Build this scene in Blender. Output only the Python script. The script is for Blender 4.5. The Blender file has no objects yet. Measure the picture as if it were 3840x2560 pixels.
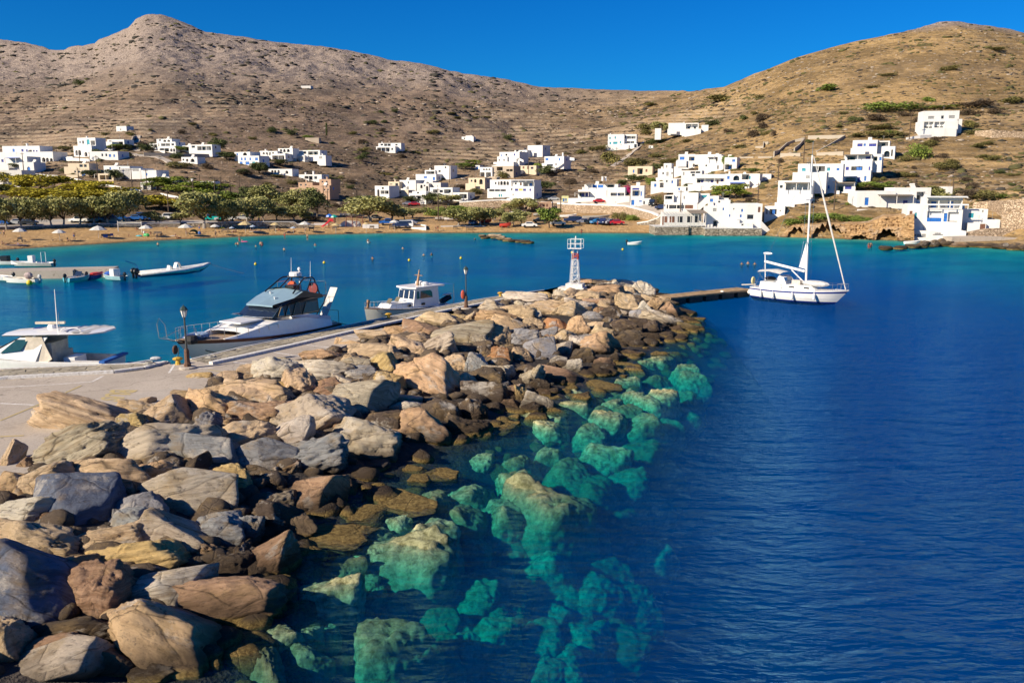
import bpy, bmesh, math, random
import numpy as np
from mathutils import Vector, Matrix, Euler
from mathutils.bvhtree import BVHTree
R = math.radians
random.seed(7)
SC = bpy.context.scene
COL = SC.collection
# ---------------------------------------------------------------- camera
F, PITCH, HC = 3200.0, R(10.27), 11.5
cam = bpy.data.objects.new('camera', bpy.data.cameras.new('camera')); COL.objects.link(cam)
cam.location = (0, 0, HC); cam.rotation_euler = (R(90) - PITCH, 0, 0)
cam.data.sensor_width = 36; cam.data.lens = 36 * F / 3840
cam.data.clip_start = .1; cam.data.clip_end = 6000
SC.camera = cam
# ---------------------------------------------------------------- light
SUN = Vector((-.74, -.50, .50)).normalized()        # towards the sun
elev = math.asin(SUN.z)
w = bpy.data.worlds.new('World'); SC.world = w; w.use_nodes = True
nt = w.node_tree; nt.nodes.clear()
sky = nt.nodes.new('ShaderNodeTexSky'); sky.sky_type = 'NISHITA'; sky.sun_disc = False
sky.sun_elevation = elev; sky.sun_rotation = math.atan2(SUN.x, SUN.y)
sky.air_density = 1.0; sky.dust_density = 0.2; sky.ozone_density = 3.0
hs = nt.nodes.new('ShaderNodeHueSaturation'); hs.inputs['Saturation'].default_value = 1.45; hs.inputs['Value'].default_value = 1.0
hs.inputs['Hue'].default_value = .487
bg = nt.nodes.new('ShaderNodeBackground'); bg.inputs[1].default_value = .075
wo = nt.nodes.new('ShaderNodeOutputWorld')
tint = nt.nodes.new('ShaderNodeMix'); tint.data_type = 'RGBA'; tint.blend_type = 'MULTIPLY'; tint.inputs[0].default_value = 1; tint.inputs[7].default_value = (.05, .44, .88, 1)
nt.links.new(hs.outputs[0], tint.inputs[6]); nt.links.new(sky.outputs[0], hs.inputs['Color']); nt.links.new(tint.outputs[2], bg.inputs[0]); nt.links.new(bg.outputs[0], wo.inputs[0])
sun = bpy.data.objects.new('sun', bpy.data.lights.new('sun', 'SUN')); COL.objects.link(sun)
sun.data.energy = 5.0; sun.data.angle = R(.5); sun.data.color = (1, .87, .68)
sun.rotation_euler = SUN.to_track_quat('Z', 'Y').to_euler()
SC.view_settings.view_transform = 'Standard'; SC.view_settings.look = 'None'
SC.view_settings.exposure = 0.70; SC.view_settings.gamma = 1.0; SC.view_settings.use_curve_mapping = False
SC.cycles.max_bounces = 7; SC.cycles.transparent_max_bounces = 16; SC.cycles.volume_bounces = 1
SC.cycles.diffuse_bounces = 3; SC.cycles.glossy_bounces = 3
SC.cycles.use_denoising = True; SC.cycles.caustics_reflective = False; SC.cycles.caustics_refractive = False
SC.cycles.sample_clamp_indirect = 4

# ---------------------------------------------------------------- unprojection: a pixel of the 3840 x 2560 photograph to a place in metres
cP, sP = math.cos(PITCH), math.sin(PITCH)
def ray(px, py):
    u = (px - 1920) / F; v = (1280 - py) / F
    return Vector((u, cP + v * sP, -sP + v * cP))
def at_z(px, py, z=0.0):
    d = ray(px, py); return Vector((0, 0, HC)) + d * ((z - HC) / d.z)
def at_y(px, py, Y):
    d = ray(px, py); return Vector((0, 0, HC)) + d * (Y / d.y)
def proj(p):
    q = Vector(p) - Vector((0, 0, HC)); dep = q.y * cP - q.z * sP; up = q.y * sP + q.z * cP
    return 1920 + F * q.x / dep, 1280 - F * up / dep
FR = dict(A=(0, 1300, 2.24), B=(0, 1900, 2.352), C=(900, 1100, 2.24), D=(1800, 1050, 2.6133), W=(900, 1700, 1.8092),
          L=(0, 400, 2.352), M=(900, 400, 2.352), N=(1800, 400, 2.94), O=(2300, 400, 2.94), P=(3040, 400, 2.8),
          Y=(600, 1000, 3.36), S=(2750, 920, 4.704), J=(1300, 980, 4.704), G=(0, 780, 3.675), H=(600, 760, 3.675), I=(1180, 740, 3.675),
          K=(0, 1180, 4.704), T=(2050, 870, 6.272), U=(0, 940, 4.704), V=(470, 950, 7.127), X=(3380, 720, 6.189), Z=(0, 0, 1))
def fr(f, x, y):
    o = FR[f]; return o[0] + x / o[2], o[1] + y / o[2]

ORD = 'first second third fourth fifth sixth seventh eighth ninth tenth eleventh twelfth thirteenth fourteenth fifteenth sixteenth seventeenth eighteenth nineteenth twentieth twenty-first twenty-second twenty-third twenty-fourth twenty-fifth'.split()
# ---------------------------------------------------------------- numpy noise
def _h(ix, iy, iz, s):
    n = (ix * 374761393 + iy * 668265263 + iz * 2147483647 * 3 + s * 1274126177) & 0xFFFFFFFF
    n = ((n ^ (n >> 13)) * 1274126177) & 0xFFFFFFFF
    n = (n ^ (n >> 16)); return (n & 0xFFFF) / 65535.0
def vn(x, y, z=None, s=0):
    x = np.asarray(x, float); y = np.asarray(y, float); z = np.zeros_like(x) if z is None else np.asarray(z, float)
    ix, iy, iz = np.floor(x).astype(np.int64), np.floor(y).astype(np.int64), np.floor(z).astype(np.int64)
    fx, fy, fz = x - ix, y - iy, z - iz
    fx, fy, fz = [t * t * (3 - 2 * t) for t in (fx, fy, fz)]
    r = 0
    for a in (0, 1):
        for b in (0, 1):
            for c in (0, 1):
                r = r + _h(ix + a, iy + b, iz + c, s) * (fx if a else 1 - fx) * (fy if b else 1 - fy) * (fz if c else 1 - fz)
    return r * 2 - 1
def fbm(x, y, z=None, o=4, s=0, g=.5):
    r = 0; a = 1; t = 0; k = 1.0
    for i in range(o):
        r = r + a * vn(np.asarray(x) * k, np.asarray(y) * k, None if z is None else np.asarray(z) * k, s + i * 17); t += a; a *= g; k *= 2.03
    return r / t

# ---------------------------------------------------------------- mesh building
class MB:
    def __init__(s): s.v = []; s.f = []; s.m = []; s.cur = 0
    def add(s, vs, fs):
        o = len(s.v); s.v += [tuple(q) for q in vs]
        for f in fs: s.f.append(tuple(o + i for i in f)); s.m.append(s.cur)
        return s
    def mat(s, i): s.cur = i; return s
    def box(s, c, d, rz=0.0, taper=1.0):
        x, y, z = d[0] / 2, d[1] / 2, d[2] / 2; vs = []
        ca, sa = math.cos(rz), math.sin(rz)
        for dz, t in ((-z, 1), (z, taper)):
            for dx, dy in ((-x, -y), (x, -y), (x, y), (-x, y)):
                vs.append((c[0] + (dx * ca - dy * sa) * t, c[1] + (dx * sa + dy * ca) * t, c[2] + dz))
        return s.add(vs, [(3, 2, 1, 0), (4, 5, 6, 7), (0, 1, 5, 4), (1, 2, 6, 5), (2, 3, 7, 6), (3, 0, 4, 7)])
    def bb(s, x0, x1, y0, y1, z0, z1): return s.box(((x0 + x1) / 2, (y0 + y1) / 2, (z0 + z1) / 2), (abs(x1 - x0), abs(y1 - y0), abs(z1 - z0)))
    def tube(s, pts, r, n=6, cap=True):
        pts = [Vector(p) for p in pts]; rs = r if isinstance(r, (list, tuple)) else [r] * len(pts)
        vs = []; fs = []; up = Vector((0, 0, 1)); prev = None
        for i, p in enumerate(pts):
            d = (pts[min(i + 1, len(pts) - 1)] - pts[max(i - 1, 0)])
            if d.length < 1e-9: d = Vector((0, 0, 1))
            d.normalize()
            a = d.orthogonal().normalized() if prev is None else (prev - d * prev.dot(d)).normalized()
            prev = a; b = d.cross(a)
            for k in range(n):
                t = 2 * math.pi * k / n; vs.append(p + (a * math.cos(t) + b * math.sin(t)) * rs[i])
        for i in range(len(pts) - 1):
            for k in range(n):
                fs.append((i * n + k, i * n + (k + 1) % n, (i + 1) * n + (k + 1) % n, (i + 1) * n + k))
        if cap:
            fs.append(tuple(reversed(range(n)))); fs.append(tuple((len(pts) - 1) * n + k for k in range(n)))
        return s.add(vs, fs)
    def lathe(s, c, prof, n=16, axis='z', sx=1.0, sy=1.0):
        vs = []; fs = []
        for r, z in prof:
            for k in range(n):
                t = 2 * math.pi * k / n; q = (r * math.cos(t) * sx, r * math.sin(t) * sy, z)
                if axis == 'x': q = (q[2], q[0], q[1])
                if axis == 'y': q = (q[0], q[2], q[1])
                vs.append((c[0] + q[0], c[1] + q[1], c[2] + q[2]))
        for i in range(len(prof) - 1):
            for k in range(n):
                fs.append((i * n + k, i * n + (k + 1) % n, (i + 1) * n + (k + 1) % n, (i + 1) * n + k))
        fs.append(tuple(reversed(range(n)))); fs.append(tuple((len(prof) - 1) * n + k for k in range(n)))
        return s.add(vs, fs)
    def ell(s, c, r, n=10, m=6):
        return s.lathe(c, [(max(.02, math.sin(math.pi * i / m)) * 1.0, -math.cos(math.pi * i / m) * r[2]) for i in range(m + 1)], n, 'z', r[0], r[1])
    def prism(s, poly, z0, z1):
        n = len(poly); z0 = z0 if isinstance(z0, (list, tuple)) else [z0] * n; z1 = z1 if isinstance(z1, (list, tuple)) else [z1] * n
        vs = [(p[0], p[1], z0[i]) for i, p in enumerate(poly)] + [(p[0], p[1], z1[i]) for i, p in enumerate(poly)]
        return s.add(vs, [tuple(reversed(range(n))), tuple(range(n, 2 * n))] + [(i, (i + 1) % n, n + (i + 1) % n, n + i) for i in range(n)])
    def sheet(s, pts, th, dirv=(0, 1, 0)):
        n = len(pts); d = Vector(dirv) * th
        vs = [Vector(p) for p in pts] + [Vector(p) + d for p in pts]
        return s.add(vs, [tuple(range(n)), tuple(reversed(range(n, 2 * n)))] + [(i, n + i, n + (i + 1) % n, (i + 1) % n) for i in range(n)])
    def loft(s, secs, closed=False, caps=False):
        n = len(secs[0]); vs = [q for sec in secs for q in sec]; fs = []
        for i in range(len(secs) - 1):
            for k in range(n if closed else n - 1):
                fs.append((i * n + k, i * n + (k + 1) % n, (i + 1) * n + (k + 1) % n, (i + 1) * n + k))
        if caps: fs.append(tuple(reversed(range(n)))); fs.append(tuple((len(secs) - 1) * n + k for k in range(n)))
        return s.add(vs, fs)
    def build(s, name, mats, parent=None, smooth=False, angle=None):
        me = bpy.data.meshes.new(name); me.from_pydata(s.v, [], s.f)
        if not isinstance(mats, (list, tuple)): mats = [mats]
        for m in mats: me.materials.append(m)
        if len(mats) > 1: me.polygons.foreach_set('material_index', s.m)
        bm = bmesh.new(); bm.from_mesh(me); bmesh.ops.recalc_face_normals(bm, faces=bm.faces); bm.to_mesh(me); bm.free()
        if smooth:
            me.shade_smooth()
            if angle: me.set_sharp_from_angle(angle=R(angle))
        o = bpy.data.objects.new(name, me); COL.objects.link(o)
        if parent: o.parent = parent
        return o
def link(name, me, parent=None):
    o = bpy.data.objects.new(name, me); COL.objects.link(o)
    if parent: o.parent = parent
    return o
def grid_mesh(name, V, nu, nv, mat, smooth=True):
    """V: (nu*nv,3), row-major over nu"""
    me = bpy.data.meshes.new(name)
    i = np.arange(nu - 1)[:, None] * nv + np.arange(nv - 1)[None, :]
    q = np.stack([i, i + nv, i + nv + 1, i + 1], -1).reshape(-1, 4)
    me.vertices.add(len(V)); me.vertices.foreach_set('co', V.astype(np.float32).ravel())
    me.loops.add(q.size); me.loops.foreach_set('vertex_index', q.astype(np.int32).ravel())
    me.polygons.add(len(q)); me.polygons.foreach_set('loop_start', np.arange(0, q.size, 4, dtype=np.int32))
    me.update(calc_edges=True); me.materials.append(mat)
    if smooth: me.shade_smooth()
    return me
def tag(o, label=None, cat=None, group=None, kind=None):
    if label: o['label'] = label
    if cat: o['category'] = cat
    if group: o['group'] = group
    if kind: o['kind'] = kind
    return o
def empty(name, loc, rz=0.0, label=None, cat=None, group=None):
    o = bpy.data.objects.new(name, None); COL.objects.link(o); o.location = loc; o.rotation_euler = (0, 0, rz); o.empty_display_size = .2
    return tag(o, label, cat, group)
def copy_tree(o, parent=None):
    c = o.copy(); COL.objects.link(c); c.parent = parent
    for ch in list(o.children): copy_tree(ch, c)
    return c

# ---------------------------------------------------------------- materials
def newmat(name):
    m = bpy.data.materials.new(name); m.use_nodes = True; t = m.node_tree; t.nodes.clear()
    return m, t
class NT:
    def __init__(s, t): s.t = t
    def n(s, ty, **k):
        nd = s.t.nodes.new('ShaderNode' + ty)
        ins = k.pop('i', {})
        for a, b in k.items(): setattr(nd, a, b)
        for a, b in ins.items():
            if isinstance(b, (bpy.types.NodeSocket,)): s.t.links.new(b, nd.inputs[a])
            else: nd.inputs[a].default_value = b
        return nd
    def noise(s, vec, scale, det=4, rough=.55, dist=0.0):
        return s.n('TexNoise', i={'Vector': vec, 'Scale': scale, 'Detail': det, 'Roughness': rough, 'Distortion': dist}).outputs[0]
    def ramp(s, fac, pts):
        r = s.n('ValToRGB', i={'Fac': fac}); e = r.color_ramp.elements
        while len(e) < len(pts): e.new(.5)
        for k, (p, c) in enumerate(pts):
            e[k].position = p; e[k].color = (c, c, c, 1) if not isinstance(c, tuple) else (*c[:3], 1)
        return r.outputs[0]
    def mix(s, fac, a, b, mode='MIX'):
        m = s.n('Mix', data_type='RGBA', blend_type=mode)
        for idx, val in ((0, fac), (6, a), (7, b)):
            if isinstance(val, bpy.types.NodeSocket): s.t.links.new(val, m.inputs[idx])
            else: m.inputs[idx].default_value = val if idx == 0 else (*val[:3], 1)
        return m.outputs[2]
    def math(s, op, a, b=0.0, c=0.0):
        m = s.n('Math', operation=op)
        for k, val in enumerate((a, b, c)):
            if isinstance(val, bpy.types.NodeSocket): s.t.links.new(val, m.inputs[k])
            else: m.inputs[k].default_value = val
        return m.outputs[0]
    def scale(s, vec, sc):
        return s.n('Mapping', i={'Vector': vec, 'Scale': sc}).outputs[0]
    def out(s, col, rough=.7, metal=0.0, bump=None, bs=.5, bd=.05, spec=.5, **k):
        ins = {'Base Color': col if isinstance(col, bpy.types.NodeSocket) else (*col[:3], 1), 'Roughness': rough, 'Metallic': metal, 'Specular IOR Level': spec}
        ins.update(k)
        if bump is not None:
            b = s.n('Bump', i={'Height': bump, 'Strength': bs, 'Distance': bd}); ins['Normal'] = b.outputs[0]
        p = s.n('BsdfPrincipled', i=ins); o = s.n('OutputMaterial')
        s.t.links.new(p.outputs[0], o.inputs[0]); return p
MATS = {}
def mat(name, c, rough=.6, metal=0.0, var=.12, vs=3.0, bump=0.0, bsc=20.0, bd=.02, spec=.5, space='Object', c2=None, **k):
    if name in MATS: return MATS[name]
    m, t = newmat(name); N = NT(t); vec = N.n('TexCoord').outputs['Object'] if space == 'Object' else N.n('NewGeometry').outputs['Position']
    nz = N.noise(vec, vs, 5, .6)
    c2 = c2 or tuple(max(0, x * (1 - 2.2 * var)) for x in c)
    col = N.mix(N.ramp(nz, [(.32, 0.0), (.68, 1.0)]), c2, tuple(min(1, x * (1 + var * .3)) for x in c))
    b = N.noise(vec, bsc, 4, .6) if bump else None
    N.out(col, rough, metal, b, bump, bd, spec, **k); MATS[name] = m; return m
# ================================================================ TERRAIN
SKY = [(-1400,120),(-600,130),(0,145),(110,165),(186,184),(242,184),(258,171),(355,164),(371,149),(428,125),(485,101),(509,73),(549,58),(598,58),(646,71),(703,95),(767,121),(905,141),(1050,160),(1212,172),(1333,196),(1454,225),(1616,246),(1777,283),(1900,305),(2021,329),(2223,338),(2425,334),(2627,342),(2715,325),(2812,284),(2990,216),(3152,171),(3394,119),(3523,90),(3580,87),(3700,102),(3840,127),(4300,210),(5200,300)]
TK = [  # px, shore py, beach back dY z, foot dY z, ridge Y
 (-1400,1010,34,1.7,55,2.6,1500),(-400,960,34,1.7,50,2.6,1350),(0,936,32,1.7,48,2.6,1200),(300,918,26,1.7,38,2.6,960),(500,905,22,1.7,32,2.6,900),(1000,882,15,1.6,40,3.0,880),(1500,873,14,1.6,85,3.3,860),
 (2000,872,12,1.6,60,3.2,850),(2350,873,10,1.5,40,3.2,820),(2480,874,6,1.6,16,3.6,780),(2600,876,5,2.2,14,4.5,700),(2850,881,5,2.4,13,5.4,600),(2940,888,7,3.0,13,6.0,575),
 (3100,893,7,3.2,14,6.2,560),(3370,901,7,3.2,14,5.8,555),(3440,908,13,.5,19,4.2,550),(3700,922,16,.6,23,4.4,550),(3840,930,12,.8,22,4.6,550),(5200,1000,8,2.0,30,5.0,560)]
tx = np.array([k[0] for k in TK], float)
def tk(px, j): return np.interp(px, tx, [k[j] for k in TK])
PXD = np.arange(-1400, 5201, 9.0)
NS = 40; NHILL = 430
_sx = np.arange(-1700, 5501, 20.0); _sy = np.interp(_sx, [a for a, b in SKY], [b for a, b in SKY])
_kk = np.exp(-np.linspace(-2.2, 2.2, 61) ** 2); _ss = np.convolve(np.pad(_sy, 30, mode='edge'), _kk / _kk.sum(), 'valid')
_tks = {j: np.convolve(np.pad(np.interp(_sx, tx, [k[j] for k in TK]), 4, mode='edge'), np.ones(9) / 9, 'valid') for j in (2, 3, 4, 5, 6)}
def column(px):
    sky_y = np.interp(px, [a for a, b in SKY], [b for a, b in SKY]); soft_y = np.interp(px, _sx, _ss)
    Ys = np.array([at_z(float(px), float(tk(px, 1)), 0).y])[0]
    b, bz, f, fz, ry = [float(np.interp(px, _sx, _tks[j])) for j in (2, 3, 4, 5, 6)]
    Y = np.concatenate([np.linspace(Ys - 12, Ys, 7)[:-1], np.linspace(Ys, Ys + b, 20)[:-1], np.linspace(Ys + b, Ys + f, NS - 20)])
    Z = np.concatenate([np.linspace(-1.0, 0, 7)[:-1], bz * np.linspace(0, 1, 20)[:-1] ** .8, np.linspace(bz, fz, NS - 20)])
    # foot pixel
    x0 = (px - 1920) / F
    pf = proj((x0 * (Ys + f), Ys + f, fz))[1]
    s = np.linspace(0, 1, NHILL)
    py = pf + (soft_y - pf) * s + (sky_y - soft_y) * s ** 5
    Yh = (Ys + f) * (ry / (Ys + f)) ** (s ** 1.08)
    v = (1280 - py) / F
    Zh = HC + Yh * (-sP + v * cP) / (cP + v * sP)
    Yall = np.concatenate([Y, Yh[1:]]); Zall = np.concatenate([Z, Zh[1:]])
    # beyond the ridge it drops
    Yall = np.concatenate([Yall, [ry * 1.04, ry * 1.2]]); Zall = np.concatenate([Zall, [Zall[-1] - ry * .012, Zall[-1] - ry * .12]])
    return Yall, Zall
YY = []; ZZ = []
for px in PXD:
    a, b = column(px); YY.append(a); ZZ.append(b)
YY = np.array(YY); ZZ = np.array(ZZ)
UU = ((PXD - 1920) / F)[:, None]
def xof(U, Y, Z): return U * (Y * cP - (Z - HC) * sP)
XX = xof(UU, YY, ZZ)
hillw = np.clip((ZZ - 2.5) / 8, 0, 1)
# relief: gullies, knolls, terraces
far = np.clip((YY - 250) / 500, 0, 1)
rel = fbm(XX / 60, YY / 60, o=5, s=3) * (1.2 + 7 * far) * hillw + fbm(XX / 9, YY / 14, o=3, s=9) * (.35 + 1.3 * far) * hillw
edge = np.ones(XX.shape[1]); edge[-22:] = np.linspace(1, .25, 22)
rel = rel * edge[None, :]
Z1 = ZZ + rel
TH = 1.5 + 1.2 * far
ph = Z1 / TH + fbm(XX / 70, YY / 90, o=2, s=21) * 1.5
fr_ = ph - np.floor(ph)
tm = np.clip(fbm(XX / 90, YY / 90, o=3, s=31) * 2.2 + .45, 0, 1) * np.clip((ZZ - 4) / 4, 0, 1) * edge[None, :]
rockup = np.clip((XX * -1 + 200) / 250, 0, 1) * np.clip((ZZ - 70) / 40, 0, 1)       # the bare stony upper slope on the left
rockup = np.maximum(rockup, np.clip((900 - np.abs(PXD[:, None] - 3620) * 3.4) / 300, 0, 1) * np.clip((ZZ - 98) / 10, 0, 1))
tm = tm * (1 - rockup)
step = (np.clip((fr_ - .62) / .3, 0, 1) ** 1 - fr_) * TH * .8
Z1 = Z1 + step * tm * 1.15
Z1 = Z1 + (np.abs(fbm(XX / 6, YY / 8, o=3, s=51)) * -3.0 + .8) * rockup * edge[None, :]
X1 = xof(UU, YY, Z1)
PY1 = 1280 - F * ((YY * sP + (Z1 - HC) * cP) / (YY * cP - (Z1 - HC) * sP))
def ground(px, py):
    """the place on the land seen at this pixel"""
    i = int(np.clip(round((px - PXD[0]) / 9.0), 0, len(PXD) - 1)); p = np.minimum.accumulate(PY1[i])
    Y = float(np.interp(-py, -p, YY[i])); return at_y(px, py, Y)
def land_z(x, y):
    z = float(3.0)
    for _ in range(4):
        px = 1920 + F * x / (y * cP - (z - HC) * sP); i = int(np.clip(round((px - PXD[0]) / 9.0), 0, len(PXD) - 1))
        z = float(np.interp(y, YY[i], Z1[i]))
    return z
# material
m, t = newmat('hillside'); N = NT(t); pos = N.n('NewGeometry').outputs['Position']
zone = N.n('Attribute', attribute_name='zone').outputs['Color']; sepz = N.n('SeparateColor', i={'Color': zone})
rock, gold, sandz = sepz.outputs[0], sepz.outputs[1], sepz.outputs[2]
n1 = N.noise(N.scale(pos, (.02, .02, .05)), 1.0, 5, .6); n2 = N.noise(N.scale(pos, (.16, .10, .5)), 1.0, 6, .7); n3 = N.noise(N.scale(pos, (.9, .55, 1.6)), 1.0, 5, .75)
soil = N.mix(gold, (.265, .185, .125), (.43, .285, .125))
scrub = N.mix(gold, (.105, .075, .053), (.19, .125, .052))
g = N.math('ADD', N.math('MULTIPLY', n2, .55), N.math('MULTIPLY', n1, .6))
base = N.mix(N.ramp(g, [(.50, 0.0), (.64, 1.0)]), soil, scrub)
base = N.mix(N.ramp(n3, [(.42, 0.0), (.5, .0), (.62, .8)]), base, (.10, .08, .05))
stones = N.ramp(N.noise(N.scale(pos, (.35, .25, 2.4)), 1.0, 6, .8), [(.56, 0.0), (.66, .85)])
base = N.mix(stones, base, (.50, .40, .29))
pale = N.mix(N.ramp(n3, [(.4, 0.0), (.55, 1.0)]), (.11, .085, .07), (.385, .31, .255))
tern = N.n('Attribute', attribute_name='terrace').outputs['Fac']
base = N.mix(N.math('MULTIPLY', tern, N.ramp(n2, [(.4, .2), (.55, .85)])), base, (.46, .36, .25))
base = N.mix(rock, base, pale)
sand = N.mix(N.ramp(N.noise(pos, .6, 5, .7), [(.35, 0.0), (.7, 1.0)]), (.40, .245, .10), (.54, .36, .18))
sepp = N.n('SeparateXYZ', i={'Vector': pos}).outputs[2]
wet = N.ramp(N.math('ADD', sepp, N.math('MULTIPLY', n3, .2)), [(.10, 1.0), (.42, 0.0)])
sand = N.mix(wet, sand, (.24, .15, .07))
base = N.mix(sandz, base, sand)
hb = N.math('ADD', N.math('MULTIPLY', n3, .8), N.math('MULTIPLY', n2, 1.2))
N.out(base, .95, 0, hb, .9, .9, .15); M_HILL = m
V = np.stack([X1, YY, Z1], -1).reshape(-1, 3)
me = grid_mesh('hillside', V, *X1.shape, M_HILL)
hill_z = np.zeros((len(V), 4), np.float32); hill_z[:, 3] = 1
hill_z[:, 0] = np.clip(rockup + .25 * np.clip(fbm(XX / 40, YY / 40, s=77) * 2, 0, 1) * far, 0, 1).ravel()
gold_w = np.clip((PXD[:, None] - 1900) / 900, 0, 1) * np.ones_like(ZZ) * np.clip(1.05 - rockup, 0, 1); gold_w = np.maximum(gold_w, .35 * np.clip(1 - (ZZ - 5) / 40, 0, 1))
hill_z[:, 1] = gold_w.ravel()
sandw = (np.clip(1 - (np.arange(X1.shape[1])[None, :] - 24) / 10, 0, 1) * np.clip((2540 - PXD[:, None]) / 80, 0, 1)) * np.ones_like(ZZ)
sandw = np.maximum(sandw, np.clip(1 - (ZZ - 3.0) / .6, 0, 1) * np.clip((PXD[:, None] - 1150) / 200, 0, 1) * (PXD[:, None] < 2450) * .75)
hill_z[:, 2] = sandw.ravel()
at = me.color_attributes.new('zone', 'FLOAT_COLOR', 'POINT'); at.data.foreach_set('color', hill_z.ravel())
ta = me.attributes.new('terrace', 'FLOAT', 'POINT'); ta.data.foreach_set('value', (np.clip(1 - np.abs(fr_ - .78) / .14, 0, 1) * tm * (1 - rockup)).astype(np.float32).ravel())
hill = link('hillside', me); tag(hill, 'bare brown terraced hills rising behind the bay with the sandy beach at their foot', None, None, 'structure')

# ================================================================ WATER AND SEABED
def dshore(X, Y):
    px = 1920 + F * X / (Y * cP + HC * sP); ys = np.interp(px, PXD, YY[:, 6]); return ys - Y
# breakwater lines: waterline (z 0) and quay side (z 1.25), from the near left end to the head
WL = [(640,2760),(830,2560),(1000,2290),(1120,2100),(1290,1960),(1470,1840),(1740,1690),(1900,1600),(2080,1540),(2210,1475),(2330,1410),(2420,1350),(2560,1290),(2630,1235),(2590,1190),(2520,1140),(2500,1105)]
QL = [(-900,2100),(-420,1880),(60,1740),(300,1600),(600,1490),(740,1410),(960,1352),(1130,1322),(1330,1250),(1500,1195),(1700,1150),(1850,1120),(1960,1105),(2040,1092),(2110,1082),(2170,1076),(2230,1072)]
wl = [at_z(a, b, 0.0).to_2d() for a, b in WL]; ql = [at_z(a, b, 1.25).to_2d() for a, b in QL]
wl[0] = Vector((-9, 13)); ql[0] = Vector((-27, 18.5)); ql[1] = Vector((-22.5, 25.5))
wl = [Vector((-6, 5))] + wl; ql = [Vector((-26, 6))] + ql
wl.append(Vector((14, 96))); ql.append(Vector((7, 97)))
def resample(P, n):
    d = [0]
    for a, b in zip(P, P[1:]): d.append(d[-1] + (b - a).length)
    out = []
    for k in range(n):
        s = d[-1] * k / (n - 1); i = min(len(P) - 2, max(0, next((j for j in range(len(d) - 1) if d[j + 1] >= s), len(P) - 2)))
        u = (s - d[i]) / max(1e-6, d[i + 1] - d[i]); out.append(P[i].lerp(P[i + 1], u))
    return out
def densify(P, k):
    out = []
    for a, b in zip(P, P[1:]):
        for j in range(k): out.append(a.lerp(b, j / k))
    return out + [P[-1]]
wd, qd = densify(wl, 5), densify(ql, 5)
MV = []; TS = [-.12, -.02, .12, .3, .5, .7, .86, 1.0, 1.12, 1.3, 1.55, 1.9, 2.2, 2.5]
for i, (a, b) in enumerate(zip(qd, wd)):
    d = (b - a)
    for tt in TS:
        if tt <= 1: p = a + d * tt; z = np.interp(tt, [-.12, 0, .15, .45, .8, 1], [.4, .9, 1.35, 1.2, .4, -.25])
        else: dd = d.normalized() * (tt - 1) * 9.0; p = b + dd; z = -.25 - (tt - 1) * 9 * .46 - max(0, tt - 1.5) * 5
        MV.append((p.x, p.y, z + .12 * math.sin(i * 1.7 + tt * 9)))
m, t = newmat('boulder_rock'); N = NT(t); tc = N.n('TexCoord').outputs['Object']; oi = N.n('ObjectInfo'); pos = N.n('NewGeometry').outputs['Position']
oloc = N.n('VectorMath', operation='ADD', i={0: tc, 1: N.n('VectorMath', operation='SCALE', i={0: oi.outputs['Location'], 3: 3.7}).outputs[0]}).outputs[0]
dist = N.noise(oloc, 1.3, 3, .5)
warp = N.n('VectorMath', operation='ADD', i={0: oloc, 1: N.n('VectorMath', operation='SCALE', i={0: N.n('TexNoise', i={'Vector': oloc, 'Scale': 1.1}).outputs['Color'], 3: .55}).outputs[0]}).outputs[0]
strata = N.noise(N.scale(warp, (1.6, 1.6, 17.0)), 1.0, 8, .74)
fine = N.noise(oloc, 12.0, 8, .8); med = N.noise(oloc, 2.6, 6, .62)
oc = oi.outputs['Color']
c = N.mix(N.ramp(strata, [(.38, 0.0), (.56, 1.0)]), N.mix(N.math('MULTIPLY_ADD', oi.outputs['Random'], .8, .2), oc, N.mix(1.0, oc, (.50, .45, .42), 'MULTIPLY')), oc)
c = N.mix(N.ramp(med, [(.5, 0.0), (.68, .55)]), c, (.40, .27, .12))
c = N.mix(N.ramp(N.noise(oloc, 1.7, 5, .7), [(.57, 0.0), (.64, .7)]), c, (.60, .54, .46))
c = N.mix(N.ramp(fine, [(.34, .8), (.46, 0.0)]), c, (.09, .07, .055))
vor = N.n('TexVoronoi', feature='DISTANCE_TO_EDGE', i={'Vector': warp, 'Scale': 1.5}).outputs[0]
crack = N.math('MULTIPLY', N.ramp(vor, [(.0, 1.0), (.02, 0.0)]), N.ramp(med, [(.42, 0.0), (.56, 1.0)]))
c = N.mix(N.math('MULTIPLY', crack, .75), c, (.035, .028, .024))
zz = N.n('SeparateXYZ', i={'Vector': pos}).outputs[2]; zn = N.math('ADD', zz, N.math('MULTIPLY', med, -.7))
c = N.mix(N.ramp(zn, [(.0, .82), (.35, .35), (.6, 0.0)]), c, (.045, .032, .022))
alg = N.ramp(N.math('MULTIPLY', N.math('ADD', zz, N.math('MULTIPLY', med, .12)), 1.0), [(.0, 1.0), (.14, 1.0), (.26, 0.0)])
c = N.mix(N.math('MULTIPLY', alg, .8), c, N.mix(N.ramp(fine, [(.4, 0.0), (.6, 1.0)]), (.11, .07, .022), (.36, .26, .09)))
hgt = N.math('ADD', N.math('ADD', N.math('MULTIPLY', strata, N.math('MULTIPLY_ADD', oi.outputs['Random'], 1.1, .4)), N.math('MULTIPLY', fine, 1.25)), N.math('MULTIPLY', N.ramp(vor, [(0.0, 0.0), (.05, 1.0)]), .35))
N.out(c, .9, 0, hgt, 1.0, .14, .12); M_ROCK = m
m, t = newmat('submerged_rock'); N = NT(t); tc = N.n('TexCoord').outputs['Object']; oi = N.n('ObjectInfo'); pos = N.n('NewGeometry').outputs['Position']
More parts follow.
